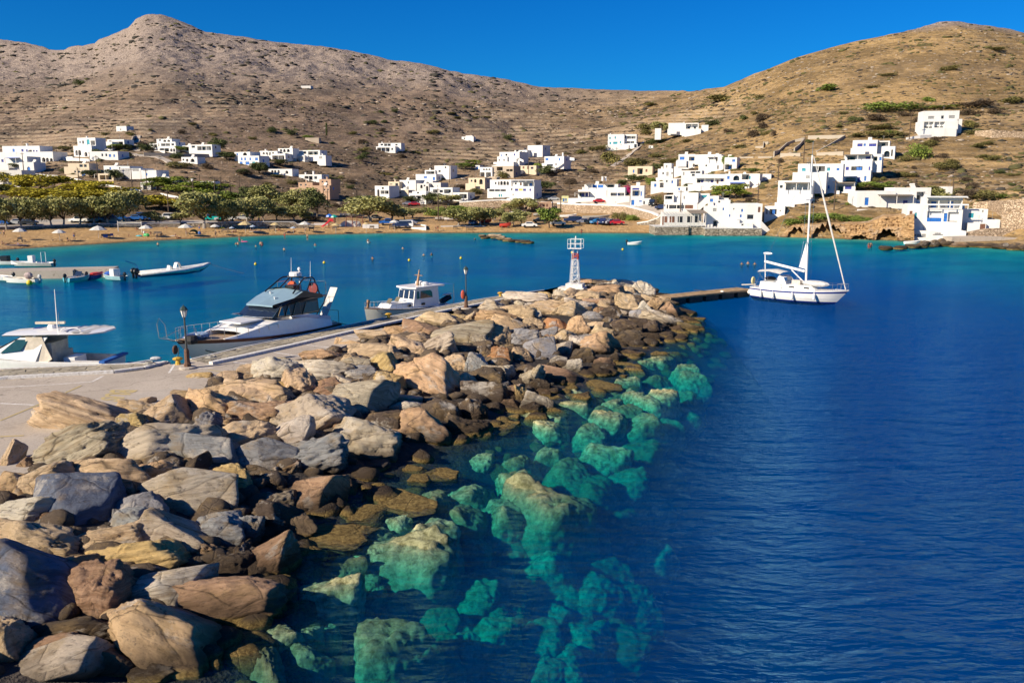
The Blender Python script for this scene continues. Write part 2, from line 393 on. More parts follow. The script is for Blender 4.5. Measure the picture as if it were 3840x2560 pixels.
fine = N.noise(pos, 3.5, 8, .75); med = N.noise(pos, 1.2, 4, .6)
c = N.mix(N.ramp(fine, [(.38, 0.0), (.6, 1.0)]), (.15, .14, .06), (.58, .57, .32))
c = N.mix(N.math('MULTIPLY', oi.outputs['Random'], .75), c, (.10, .12, .06))
N.out(c, .95, 0, fine, 1.0, .12, .1); M_SUB = m
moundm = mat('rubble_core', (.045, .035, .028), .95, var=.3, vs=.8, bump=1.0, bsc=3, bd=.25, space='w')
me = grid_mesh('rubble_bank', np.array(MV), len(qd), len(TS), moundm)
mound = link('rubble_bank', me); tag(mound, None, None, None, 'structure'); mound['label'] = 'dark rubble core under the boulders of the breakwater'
BV = BVHTree.FromPolygons(MV, [tuple(p.vertices) for p in me.polygons])
wl_poly = wd
def dmole(X, Y):
    """signed-ish distance to the boulder waterline"""
    d = np.full(X.shape, 1e9)
    for p in wd[::3]: d = np.minimum(d, np.hypot(X - p.x, Y - p.y))
    return d
gx = np.concatenate([np.linspace(-420, -82, 40), np.linspace(-80, 120, 134), np.linspace(125, 420, 40)]); gy = np.concatenate([np.linspace(-60, 150, 141), np.linspace(152, 300, 60)])
GX, GY = np.meshgrid(gx, gy, indexing='ij')
ds = dshore(GX, np.maximum(GY, 1))
sst = lambda q: np.clip(q, 0, 1) ** 2 * (3 - 2 * np.clip(q, 0, 1))
right = sst((GX - (-19 + .28 * GY)) / 34)
deep = 1.5 + 8.5 * right * sst((165 - GY) / 125)
dep = np.minimum(deep, .04 + np.maximum(ds, -2) * (.022 + right * .10 * sst((ds - 35) / 90)))
dep = dep * (1 + .35 * fbm(GX / 16, GY / 10, o=3, s=5))
m, t = newmat('seabed_sand'); N = NT(t); pos = N.n('NewGeometry').outputs['Position']
c = N.mix(N.ramp(N.noise(pos, .07, 4, .6), [(.42, 0.0), (.62, 1.0)]), (.46, .40, .25), (.22, .22, .15))
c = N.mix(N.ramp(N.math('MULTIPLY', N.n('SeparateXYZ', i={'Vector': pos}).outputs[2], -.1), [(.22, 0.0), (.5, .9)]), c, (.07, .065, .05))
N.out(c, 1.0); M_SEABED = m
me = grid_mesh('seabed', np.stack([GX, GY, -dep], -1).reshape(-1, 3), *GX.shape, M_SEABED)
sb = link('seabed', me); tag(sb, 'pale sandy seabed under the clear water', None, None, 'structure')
# water: closed body, rippled glossy surface, blue absorbing volume
m, t = newmat('sea_water'); N = NT(t); pos = N.n('NewGeometry').outputs['Position']
sx = N.n('SeparateXYZ', i={'Vector': pos})
rot = N.n('Mapping', i={'Vector': pos, 'Rotation': (0, 0, R(-14)), 'Scale': (.55, 1.5, 1.0)}).outputs[0]
w0 = N.noise(rot, .33, 3, .6, .5); w1 = N.noise(rot, 1.1, 3, .55, .4); w2 = N.noise(rot, 3.4, 4, .6, .3); w3 = N.noise(N.scale(pos, (.05, .12, 1)), 1.0, 2, .5)
calm = N.n('MapRange', i={'Value': N.math('ADD', N.math('SUBTRACT', sx.outputs[0], N.math('MULTIPLY', sx.outputs[1], .05)), N.math('MULTIPLY', w3, 20)), 'From Min': -8.0, 'From Max': 22.0, 'To Min': .30, 'To Max': 1.0}).outputs[0]
h = N.math('MULTIPLY', N.math('ADD', N.math('ADD', w1, N.math('MULTIPLY', w0, 2.2)), N.math('MULTIPLY', w2, .34)), calm)
bp = N.n('Bump', i={'Height': h, 'Strength': 1.0, 'Distance': .5})
gl = N.n('BsdfGlossy', i={'Color': (.28, .73, 1, 1), 'Roughness': .06, 'Normal': bp.outputs[0]})
tr = N.n('BsdfTransparent', i={'Color': (.97, .99, 1, 1)})
fre = N.n('Fresnel', i={'IOR': 1.33, 'Normal': bp.outputs[0]})
fr2 = N.math('MINIMUM', N.math('MULTIPLY', fre.outputs[0], .6), .34)
mx = N.n('MixShader', i={0: fr2, 1: tr.outputs[0], 2: gl.outputs[0]})
vs_ = N.n('VolumeScatter', i={'Color': (.0, .30, .86, 1), 'Density': .054, 'Anisotropy': .0})
va = N.n('VolumeAbsorption', i={'Color': (.0, .905, .970, 1), 'Density': .80})
ad = N.n('AddShader'); t.links.new(vs_.outputs[0], ad.inputs[0]); t.links.new(va.outputs[0], ad.inputs[1])
oo = N.n('OutputMaterial'); t.links.new(mx.outputs[0], oo.inputs[0]); t.links.new(ad.outputs[0], oo.inputs[1]); M_WATER = m
wb = MB().bb(-415, 415, -55, 296, -16, 0.0).build('water', M_WATER); tag(wb, 'clear blue sea water filling the bay', None, None, 'structure')
# ================================================================ BOULDERS
def ico(sub):
    bm = bmesh.new(); bmesh.ops.create_icosphere(bm, subdivisions=sub, radius=1.0)
    v = np.array([q.co[:] for q in bm.verts]); f = [[x.index for x in q.verts] for q in bm.faces]; bm.free(); return v, f
ICO5, ICO5F = ico(5); ICO3, ICO3F = ico(3)
def boulder_mesh(seed, sub=5, rough=1.0, q=16, planes=15, mat_=None, flat=0):
    rs = np.random.RandomState(seed); v, f = (ICO5, ICO5F) if sub == 5 else (ICO3, ICO3F)
    n = rs.normal(size=(planes, 3)); n /= np.linalg.norm(n, axis=1)[:, None]
    n = np.concatenate([n, [[0, 0, 1], [0, 0, -1], [1, 0, 0], [-1, 0, 0], [0, 1, 0], [0, -1, 0]] + rs.normal(size=(6, 3)) * .12])
    n /= np.linalg.norm(n, axis=1)[:, None]
    d = np.concatenate([rs.uniform(.66, 1.0, planes), rs.uniform(.85, 1.0, 6)])
    dots = np.clip(v @ n.T, 1e-6, None) / d[None, :]
    r = (dots ** q).sum(1) ** (-1 / q)
    o = rs.uniform(-50, 50, 3); p = v * r[:, None]
    a = fbm(p[:, 0] * 1.6 + o[0], p[:, 1] * 1.6 + o[1], p[:, 2] * 1.6, 3, seed) * .11
    b = -np.abs(fbm(p[:, 0] * 3.4 + o[1], p[:, 1] * 3.4 + o[2], p[:, 2] * 5, 3, seed + 5)) * .11
    st = vn(p[:, 0] * 1.5 + o[2], p[:, 1] * 1.5, p[:, 2] * 15 + fbm(p[:, 0] * 2, p[:, 1] * 2, p[:, 2] * 2, 2, seed) * 5, seed + 9) * .030
    c = fbm(p[:, 0] * 9, p[:, 1] * 9, p[:, 2] * 12, 3, seed + 3) * .050
    p = p * (1 + (a + b + st + c) * rough)[:, None]
    ext = np.abs(p).max(0); p = p / ext * .5 if not flat else p / ext * .5
    me = bpy.data.meshes.new('boulder'); me.from_pydata(p.tolist(), [], f); me.materials.append(mat_ or M_ROCK); me.shade_smooth()
    return me
PROTO = [boulder_mesh(s, 5, [.9, 1.25, .35, 1.6][s % 4], [46, 26, 70, 30][s % 4], [11, 13, 9, 14][s % 4]) for s in range(26)]
BC = dict(t=(.70, .52, .33), y=(.70, .51, .23), g=(.60, .51, .38), b=(.36, .36, .36), r=(.50, .32, .20), d=(.125, .095, .072), w=(.76, .67, .54), o=(.48, .25, .12), e=(.17, .20, .26), k=(.68, .46, .27))
BN = dict(t='tan', y='yellowish', g='grey', b='blue grey', r='reddish brown', d='dark brown', w='pale', o='orange brown', e='smooth dark blue grey', k='golden brown', Y='algae covered')
BL = '''A 1650 290 340 175 0 y;A 1915 275 220 130 10 t;A 2070 245 200 130 -8 t;A 1600 415 350 125 -5 t;A 1840 385 250 110 0 t;A 2085 440 400 240 15 t;A 1775 555 410 250 -12 k;A 1535 540 120 150 20 r;A 1215 550 330 160 -10 t;A 1235 460 110 60 0 t;A 1150 660 200 160 0 y;A 1385 625 320 240 30 t;A 760 645 720 300 -20 t;A 430 930 120 380 -30 r;A 660 905 660 280 26 g;A 1390 885 730 320 12 g;A 1760 705 170 230 0 b;A 1770 950 480 300 -5 b;A 2045 795 400 230 22 t;A 110 950 90 260 -20 t;A 235 1020 150 140 0 r;A 120 1210 290 310 0 k;A 430 1165 420 320 10 t;A 900 1195 580 350 0 t;A 1230 1130 380 270 -10 k;A 690 1370 460 540 10 e;A 1440 1115 260 120 0 y;A 1620 1285 610 350 0 g;A 1940 1195 300 300 0 y;A 240 1440 500 210 12 w;A 1010 1460 110 160 0 b;A 1170 1430 360 270 20 b
B 310 335 650 290 -5 t;B 530 425 310 120 0 t;B 970 350 490 320 12 t;B 590 525 410 130 8 k;B 1235 170 310 280 0 b;B 1540 290 470 340 -10 g;B 1950 310 410 400 0 b;B 2200 260 200 300 0 b;B 1280 500 690 310 10 y;B 350 840 790 640 -20 e;B 890 840 470 520 0 r;B 1400 800 630 380 8 w;B 2040 570 330 330 20 d;B 2290 570 240 260 30 d;B 2010 860 830 360 10 r;B 1500 1210 960 560 -25 k;B 1000 1090 200 260 0 d;B 600 1170 640 250 10 d;B 90 1230 320 480 30 t;B 560 1390 650 360 22 g;B 420 1270 500 220 10 r;B 1010 1400 360 260 0 r;B 1330 1480 420 220 0 d;B 60 640 60 60 0 y;B 120 480 260 110 0 y
C 100 655 230 130 0 t;C 310 690 370 200 0 w;C 340 580 300 80 0 g;C 250 795 240 110 0 y;C 65 780 150 60 0 g;C 690 540 360 140 5 k;C 910 440 250 140 0 k;C 940 590 210 90 0 t;C 710 665 440 160 -5 w;C 575 625 120 80 0 t;C 1130 515 330 180 5 t;C 1400 480 340 160 -20 t;C 1130 370 330 110 0 t;C 1325 325 180 100 0 k;C 1530 320 270 130 -10 r;C 1490 400 240 100 0 t;C 1690 250 370 140 -8 t;C 1770 170 200 80 20 w;C 1810 212 150 60 0 y;C 1930 225 100 90 0 t;C 1860 385 400 210 -5 g;C 1650 475 310 190 18 g;C 960 620 210 100 0 g;C 1010 700 270 150 0 b;C 1185 620 200 210 25 y;C 1265 790 200 230 10 y;C 735 845 250 180 20 r;C 515 820 230 280 25 t;C 230 880 480 190 -10 t;C 235 1050 440 240 10 r;C 1030 930 420 330 -5 g;C 650 1080 460 350 18 g;C 855 765 140 130 0 g;C 1600 770 540 330 -32 k;C 1650 625 170 120 0 w;C 1800 625 210 170 0 t;C 1980 630 170 230 -20 b;C 2180 545 150 160 0 o;C 2150 700 180 140 0 g;C 1895 790 170 180 0 g;C 1370 895 260 80 0 g;C 1400 975 340 110 4 w;C 1710 1030 320 230 -30 d;C 1520 1190 440 350 -15 r;C 1200 1120 290 190 10 d;C 1080 1320 490 420 0 g;C 420 1260 300 300 0 w;C 620 1440 520 290 16 b;C 220 1440 390 300 -10 b;C 95 1230 220 230 20 t;C 250 1230 90 130 0 r;C 810 1290 210 150 0 d;C 860 1170 170 160 0 r;C 1960 1030 200 220 10 d;C 2080 870 360 210 -8 d;C 1930 1180 320 230 0 d
W 525 330 300 290 0 r;W 715 250 180 130 -20 r;W 305 345 120 140 0 d;W 230 490 350 230 -5 d;W 205 765 380 240 32 r;W 60 560 160 220 0 b;W 30 760 90 260 0 d
D 1040 50 160 120 10 k;D 1240 50 170 70 0 w;D 1080 85 110 90 0 g;D 1430 75 230 110 -10 w;D 1605 150 190 190 0 w;D 1450 150 190 160 -20 t;D 1230 150 330 190 -8 k;D 1050 175 210 110 0 t;D 780 110 160 60 0 t;D 640 180 110 110 0 y;D 770 140 90 60 0 w;D 790 180 130 90 0 g;D 885 150 120 110 -30 t;D 450 190 360 130 -5 w;D 395 250 90 80 0 g;D 500 255 100 50 0 w;D 860 215 130 80 0 t;D 750 245 210 70 -5 r;D 980 280 290 140 0 w;D 1150 235 230 80 -5 r;D 1440 275 240 210 -15 t;D 1610 290 120 100 -30 w;D 120 295 290 120 -5 g;D 310 290 190 70 0 t;D 690 310 410 150 -8 t;D 890 340 300 180 -10 t;D 400 355 260 170 0 t;D 560 365 90 100 0 g;D 190 390 360 170 -8 k;D 270 460 280 150 -20 k;D 530 460 170 130 0 t;D 720 470 240 180 -12 o;D 950 500 200 230 -20 k;D 130 600 310 240 -8 t;D 430 595 290 200 12 b;D 645 560 170 130 0 b;D 660 650 130 120 0 y;D 1110 385 170 110 0 b;D 1280 380 210 200 0 d;D 1700 275 120 150 -30 k;D 1830 245 190 110 -10 t;D 1870 330 190 160 -20 r;D 1760 430 340 160 -30 g;D 1900 420 140 110 -20 g;D 2060 490 240 120 -10 y;D 2010 360 160 140 -30 d;D 2100 430 130 80 0 d;D 2225 490 90 36 0 y;D 1400 480 210 170 0 d;D 1120 480 150 120 0 t;D 1220 560 240 130 -15 t;D 830 570 200 110 0 t;D 960 645 220 150 -10 w;D 810 705 180 170 10 g;D 1180 695 350 270 -10 k;D 590 730 250 260 10 b;D 400 775 160 210 30 t;D 210 790 220 220 -20 o;D 200 940 270 190 0 w;D 90 1000 240 240 0 d;D 500 1005 220 240 0 g;D 760 980 320 210 -10 r;D 895 875 180 180 0 w;D 760 830 150 120 0 w;D 1460 600 260 180 0 d;D 1650 570 170 110 0 d;D 1500 745 170 100 0 r;D 1225 845 180 130 0 r;D 1160 940 250 120 0 d;D 575 1260 300 220 -28 w;D 420 1170 110 230 10 y;D 330 1110 170 150 0 r;D 310 1250 150 140 0 r;D 1640 200 120 90 0 t;D 1350 340 140 90 0 g;D 1060 600 140 120 0 b;D 1000 780 220 180 0 d;D 1330 800 200 120 0 d;D 700 880 140 110 0 d;D 1560 470 170 140 0 d;D 1700 500 200 150 0 d;D 1560 360 160 110 0 b;D 600 1050 160 120 0 d;D 300 700 170 140 0 d;D 60 750 120 170 0 d'''
FLAT = '''W 620 545 540 160 -3;W 1120 330 400 190 8;W 860 400 240 120 0;W 1230 160 170 120 0;W 1380 140 210 100 15;W 270 895 180 80 0;D 1230 1030 380 90 -4;D 700 1125 230 80 0;D 180 1440 340 120 0;D 1740 735 160 50 0;D 1410 940 90 40 0;D 1400 825 190 70 10;D 1700 610 150 60 0;D 2150 375 130 34 0;W 1180 120 120 70 30'''
bl_things = []
def hit(px, py):
    d = ray(px, py); h = BV.ray_cast(Vector((0, 0, HC)), d); return h[0]
def place_boulder(px, py, w, h, rot, c, me, flat=False, lift=.0):
    p = hit(px, py)
    if p is None or (p - at_z(px, py, 1.25)).length > 6 and not flat:
        p = at_z(px, py, 1.25 if p is None else .1) if px < 1500 or p is None else p
    if flat and p.z < -.15: p = at_z(px, py, -.02)
    dep = p.y * cP - (p.z - HC) * sP
    crest = min((p.to_2d() - q).length for q in qd) < 2.4 and px > 620
    ks = 1.0 if crest else 1.45 if px < 1500 else 1.36; sx, sz = w * dep / F * ks, h * dep / F * ks
    o = link('boulder', me)
    if flat:
        sx *= .78; sz *= .78; o.dimensions = (1, 1, 1); ang = math.asin(min(.9, (HC - p.z) / max(dep, 1))); sy = sz / max(math.sin(ang), .12)
        o.scale = (sx, min(sy, sx * 1.3), .34); o.location = (p.x, p.y, -.09); o.rotation_euler = (0, 0, R(rot) * 2)
    else:
        sy = (sx * .45 + sz * .55); k = random.random()
        o.scale = (sx, sy, sz)
        m3 = Euler((R(-24), -R(rot), 0)).to_matrix() @ Euler((0, 0, random.choice([0, math.pi]))).to_matrix()
        o.rotation_euler = m3.to_euler()
        dirc = ray(px, py).normalized(); o.location = p + dirc * (sy * .10) + Vector((0, 0, lift))
    j = random.uniform(.88, 1.1); cc = BC.get(c, (.40, .30, .16)); o.color = (cc[0] * j, cc[1] * j * random.uniform(.97, 1.03), cc[2] * j, 1)
    bl_things.append((o, px, py, w, h, c, flat))
    return o
k = 0
for line in BL.replace('\n', ';').split(';'):
    a = line.split(); 
    if not a: continue
    if len(a) == 7: cur = a[0]; a = a[1:]
    x, y = fr(cur, float(a[0]), float(a[1])); s = FR[cur][2]
    me = PROTO[(k * 7 + 3) % 26]
    if a[5] == 'e': me = PROTO[(2, 6, 10, 14)[k % 4]]
    place_boulder(x, y, float(a[2]) / s, float(a[3]) / s, float(a[4]), a[5], me); k += 1
for line in FLAT.split(';'):
    a = line.split(); x, y = fr(a[0], float(a[1]), float(a[2])); s = FR[a[0]][2]
    place_boulder(x, y, float(a[3]) / s, float(a[4]) / s, float(a[5]), 'Y', PROTO[(k * 5) % 26], True); k += 1
# smaller boulders wedged in the gaps
gap = random.Random(5); n0 = len(bl_things)
for q in range(85):
    i = gap.randrange(6, len(wd) - 6); a, b = qd[i], wd[i]; tt = gap.uniform(.30, 1.03); p = a.lerp(b, tt)
    h = BV.ray_cast(Vector((p.x, p.y, 9)), Vector((0, 0, -1)))[0]
    if h is None: continue
    px, py = proj(h); 
    if not (-60 < px < 3840 and py < 2620): continue
    o = link('boulder', PROTO[gap.randrange(26)]); sz = gap.uniform(.8, 1.6); o.scale = (sz * gap.uniform(.8, 1.4), sz * gap.uniform(.7, 1.1), sz * gap.uniform(.6, .9))
    o.rotation_euler = (gap.uniform(-.5, .5), gap.uniform(-.5, .5), gap.uniform(0, 6.3)); o.location = h + Vector((0, 0, -.08))
    c = gap.choice('trgkdkrdb' if tt > .5 else 'ttgkrk'); cc = BC[c]; o.color = (*[x * .75 for x in cc], 1)
    bl_things.append((o, px, py, sz * F / h.y, sz * .8 * F / h.y, c, False))
# small stones filling the bank between the boulders: nobody could count them
ST = MB(); ICO2, ICO2F = ico(2); rs2 = np.random.RandomState(4)
for q in range(1500):
    i = gap.randrange(3, len(wd) - 3); a, b = qd[i], wd[i]; p = a.lerp(b, gap.uniform(.12, 1.15)); h = BV.ray_cast(Vector((p.x, p.y, 9)), Vector((0, 0, -1)))[0]
    if h is None: continue
    sz = gap.uniform(.18, .55); nrm = rs2.normal(size=(7, 3)); nrm /= np.linalg.norm(nrm, axis=1)[:, None]
    rr = ((np.clip(ICO2 @ nrm.T, 1e-6, None) / rs2.uniform(.7, 1, 7)) ** 14).sum(1) ** (-1 / 14.0); rr = np.clip(rr, .4, 1.3)
    pts = ICO2 * rr[:, None] * sz * np.array([gap.uniform(.8, 1.4), gap.uniform(.8, 1.2), gap.uniform(.5, .8)]) + np.array(h[:])
    ST.add(pts.tolist(), ICO2F)
sto = ST.build('rubble_stones', M_ROCK, None, True); sto.color = (.17, .13, .095, 1); tag(sto, None, None, None, 'stuff')
# labels
MARK = [(0, 'at the near left corner'), (330, 'left of the yellow paint'), (640, 'near the yellow paint'), (860, 'before the nearer lamp post'), (1150, 'in front of the motor yacht'),
        (1420, 'in front of the fishing boat'), (1720, 'below the farther lamp post'), (1980, 'below the lone yellow bollard'), (2170, 'below the light tower'), (2340, 'left of the pontoon end'), (2520, 'at the seaward tip')]
def plan_row(o, px, py):
    z = o.location.z
    d = min((o.location.to_2d() - p).length for p in wd); dq = min((o.location.to_2d() - p).length for p in qd)
    f = dq / (d + dq + 1e-6)
    return 'on the crest' if f < .25 else 'high on the slope' if f < .45 else 'mid slope' if f < .68 else 'low on the slope' if f < .85 else 'at the waterline'
bag = {}
for o, px, py, w, h, c, flat in bl_things:
    size = 'huge' if w > 240 else 'big' if w > 130 else 'medium' if w > 70 else 'small'
    shape = 'slab' if w > 2.0 * h else 'upright boulder' if h > 1.15 * w else 'boulder'
    if c == 'Y': shape = 'rock'
    mk = [s for x, s in MARK if px >= x] or [MARK[0][1]]
    lab = f"{size} {BN[c]} {shape} {plan_row(o, px, py)} {mk[-1]}"
    bag.setdefault(lab, []).append((px, o))
for lab, L in bag.items():
    L.sort(key=lambda q: q[0])
    for i, (px, o) in enumerate(L):
        l2 = lab if len(L) == 1 else f"{ORD[min(i, 24)]} from left {lab}"
        wds = l2.split()
        tag(o, ' '.join(wds if len(wds) <= 16 else [q for q in wds if q not in ('the', 'of')][:16]), 'boulder', 'boulders heaped along the breakwater')
# ---------------------------------------------------------------- submerged boulders seen through the water
SUBP = [boulder_mesh(100 + s, 5, 1.3, 12, 14, M_SUB) for s in range(6)]
SUBL = '''950 580 200 120;730 770 190 190;1130 760 520 330;900 700 240 160;620 1000 450 260;920 960 130 150;1030 1050 150 120;1310 560 280 190;1400 720 200 250;1570 280 290 240;1510 450 240 170;1860 200 240 130;1640 50 170 160;1800 440 320 180;1840 570 210 160;1310 1120 270 190;830 1180 180 120;1060 1370 620 320;870 1310 210 240;600 1240 170 250;250 1270 350 140;440 1380 350 170;170 1490 480 150;560 1470 90 100;2200 120 260 170;2060 420 500 280;1560 960 300 220;2080 760 380 240;1890 900 230 160;1680 1260 300 330;2020 1230 300 330;2290 1330 200 250;1780 1450 190 220;1350 760 60 60;1080 480 170 90;2110 20 180 90;1900 60 200 90;1950 320 330 120;1750 1080 250 160;2260 1100 180 160;1480 1200 200 160;1250 900 200 160;1200 620 180 120;1420 960 240 150;1700 880 260 160;1620 640 220 140;1900 640 260 150;2200 560 240 130;2220 950 240 160;1850 1080 240 170;1560 1330 240 180;1350 1290 220 160;1170 1010 200 120;720 1080 190 120;860 860 150 100;1060 880 180 120;480 1230 170 110;700 1400 200 120;1400 1450 260 160;2050 1480 260 160;2120 1080 220 150;1330 330 190 110;1440 620 120 80;1660 430 180 110'''
SUBZ = '''2230 2240 170 110;2290 2120 180 90;2180 2010 180 90;2310 1960 170 80;2380 2230 160 110;2220 1850 180 80;2340 1820 170 70;2450 1880 150 70;2260 1720 170 60;2400 1700 160 60;2500 1760 150 60;2190 2400 170 130;2330 2400 160 120;2450 2060 160 80;2120 2500 160 110;2270 1600 150 50;2390 1600 150 45;2500 1620 140 45;2440 1530 130 40;2540 1500 130 35;2560 1570 120 40;2600 1440 120 32;2560 1400 110 28'''
SUBD = '''960 1200 330 110;1000 1300 320 170;1250 1180 330 100;1500 1170 250 120;1310 1230 200 70;1600 1410 420 180;1250 1400 280 120;1740 1210 330 110;1480 910 350 110;1600 850 200 90;1750 840 300 120;1730 980 220 90;1960 640 240 90;1850 570 190 50;1820 710 260 90;1660 670 100 50;850 1210 200 70;1380 1310 300 110;560 1430 300 130;700 1500 300 120;1050 1500 280 120;1450 1040 260 90;2050 1250 240 110;1900 1100 200 70;2040 900 200 80;450 1380 250 110;1180 1290 180 80;750 1390 160 70'''
subs = []
for L, f in ((SUBL, 'W'), (SUBD, 'D'), (SUBZ, 'Z')):
    for e in L.split(';'):
        x, y, w_, h_ = map(float, e.split()); px, py = fr(f, x, y); s = FR[f][2]; w_ /= s; h_ /= s
        p = hit(px, py)
        zc = -1.15 - max(0, (px - 1150 - (2560 - py) * .25)) / 1000 * 2.5
        if p is None or p.z < zc: p = at_z(px, py, zc)
        dep = p.y * cP - (p.z - HC) * sP; sx = w_ * dep / F * 1.1; ang = math.asin(min(.9, (HC - p.z) / dep)); sx *= 1.1; sy = min(sx * 1.3, max(.5 * sx, h_ * dep / F / math.sin(ang)))
        o = link('submerged_boulder', SUBP[len(subs) % 6]); hz = (sx + sy) * .28; o.scale = (sx, sy, hz * 2.0)
        z = min(p.z + hz * .1, -.14 - hz * .85); q = at_z(px, py, z + hz * .5); o.location = (q.x, q.y, z); o.rotation_euler = (random.uniform(-.15, .15), random.uniform(-.15, .15), random.uniform(0, 6.3))
        subs.append((px, py, o, 'large' if sx > 3 else 'mid sized' if sx > 1.8 else 'small', 'shallow pale' if z > -1.1 else 'deep turquoise'))
bag = {}
for px, py, o, sz, dp in subs:
    zone_ = 'at the bottom' if py > 2300 else 'in the near water' if py > 2050 else 'mid patch' if py > 1800 else 'off mid breakwater' if py > 1560 else 'off the breakwater head'
    side = 'close to the boulders' if px < 1350 + (2100 - py) * .9 else 'farther out'
    bag.setdefault(f'{sz} {dp} sunken boulder {zone_} {side}', []).append((px, o))
for lab, L in bag.items():
    L.sort(key=lambda q: q[0])
    for i, (px, o) in enumerate(L): tag(o, lab if len(L) == 1 else f'{ORD[min(i, 24)]} from left {lab}', 'underwater boulder', 'sunken boulders seen through the clear water')
# ================================================================ QUAY
ZQ = 1.2
def W(px, py, z=ZQ): p = at_z(px, py, z); return (p.x, p.y)
def mat_concrete(name, c, c2):
    m, t = newmat(name); N = NT(t); pos = N.n('NewGeometry').outputs['Position']
    big = N.noise(pos, .25, 5, .6); sp = N.noise(pos, 9.0, 4, .8); sp2 = N.noise(pos, 28, 3, .7)
    col = N.mix(N.ramp(big, [(.35, 0.0), (.65, 1.0)]), c, c2)
    col = N.mix(N.ramp(sp, [(.36, .55), (.5, 0.0)]), col, tuple(x * .55 for x in c))
    col = N.mix(N.ramp(sp2, [(.55, 0.0), (.7, .5)]), col, (.62, .56, .48))
    cr = N.ramp(N.n('TexVoronoi', feature='DISTANCE_TO_EDGE', i={'Vector': N.n('VectorMath', operation='ADD', i={0: pos, 1: N.n('TexNoise', i={'Vector': pos, 'Scale': .8}).outputs['Color']}).outputs[0], 'Scale': .16}).outputs[0], [(.0, .6), (.006, 0.0)])
    col = N.mix(cr, col, (.12, .10, .08))
    col = N.mix(N.ramp(N.noise(pos, .9, 5, .7), [(.56, 0.0), (.68, .5)]), col, tuple(x * .62 for x in c)); col = N.mix(N.ramp(N.noise(pos, 2.2, 3, .6), [(.64, 0.0), (.70, .6)]), col, (.13, .11, .09))
    N.out(col, .92, 0, N.math('ADD', sp, sp2), .6, .02, .2); return m
M_CONC = mat_concrete('quay_concrete', (.49, .42, .34), (.39, .33, .265))
M_SMOOTH = mat_concrete('quay_smooth_concrete', (.47, .41, .34), (.38, .33, .28))
M_WHITE = mat('white_paint_worn', (.74, .73, .70), .7, var=.12, vs=6, bump=.3, bsc=12, c2=(.50, .46, .40), space='w')
M_YEL = mat('yellow_road_paint', (.50, .38, .11), .85, var=.2, vs=9, c2=(.42, .34, .22), space='w')
M_WLINE = mat('white_road_paint', (.80, .78, .74), .85, var=.12, vs=7, c2=(.46, .40, .33), space='w')
M_FLAG = mat('flagstone', (.40, .35, .26), .9, var=.25, vs=1.3, bump=.8, bsc=6, bd=.02, space='w')
M_GROUT = mat('grout', (.20, .175, .14), .95, var=.1)
EDGE_A = [(-900,1438), (0, 1386), (300, 1373), (560, 1362), (630, 1358)]
EDGE_B = [(716, 1349), (900, 1305), (1100, 1265), (1346, 1212), (1500, 1181), (1680, 1146), (1800, 1123), (1953, 1100), (2040, 1089), (2120, 1078)]
KERB_A = [(-900, 1500), (0, 1422), (500, 1394), (620, 1362)]
KERB_B = [(790, 1366), (900, 1343), (1120, 1293), (1346, 1240), (1500, 1206), (1659, 1170), (1800, 1143), (1910, 1121)]
ea, eb, ka, kb = [[Vector(W(*p)) for p in L] for L in (EDGE_A, EDGE_B, KERB_A, KERB_B)]
# deck polygon: along the water edge then back along the rock side
outer = ea + [Vector(W(640, 1366)), Vector(W(708, 1360))] + eb + [Vector(W(2230, 1074)), Vector(W(2300, 1076))]
inner = [p.copy() for p in qd if p.y > 14]
inn = [p + Vector((1.3, -.6)) for p in inner]
def near_y(P, y):
    return min(P, key=lambda p: abs(p.y - y))
deck = MB(); lo = outer; n = 60
o_r, i_r = resample(outer, n), resample([Vector((-70, 30)), Vector((-40, 22))] + inn, n)
secs = [[(a.x, a.y, ZQ - 0.004 * 0), (b.x, b.y, ZQ)] for a, b in zip(o_r, i_r)]
poly = [(p.x, p.y) for p in outer] + [(p.x, p.y) for p in reversed(inn[:-1])] + [(-26, 14), (-95, 14), (-95, 52)]
dq = MB().prism(poly, -7.0, ZQ).build('quay', M_CONC); tag(dq, 'concrete harbour quay with painted parking bays along the rock breakwater', None, None, 'structure')
# smooth concrete apron beside the boulders
ap = MB(); A1 = [W(-200, 1755), W(0, 1690), W(160, 1610), W(330, 1535), W(480, 1480), W(640, 1455)]; A2 = [W(-200, 1960), W(0, 1800), W(200, 1720), W(420, 1600), W(640, 1560), W(760, 1480)]
ap.loft([[(a[0], a[1], ZQ + .004), (b[0], b[1], ZQ + .004)] for a, b in zip(A1, A2)])
tag(ap.build('apron', M_SMOOTH, dq), 'smoother paler concrete strip beside the boulders')
def kerb(P, wd_, h, name='kerb_stone', L=1.0):
    R_ = resample(P, max(2, int(sum((b - a).length for a, b in zip(P, P[1:])) / L)))
    for a, b in zip(R_, R_[1:]):
        d = b - a; c = (a + b) / 2
        MB().box((c.x, c.y, ZQ + h / 2 + .003), (d.length - .02, wd_, h), math.atan2(d.y, d.x)).build(name, M_WHITE, dq)
kerb(ka, .28, .15, L=1.5); kerb(kb, .34, .16, L=1.5)
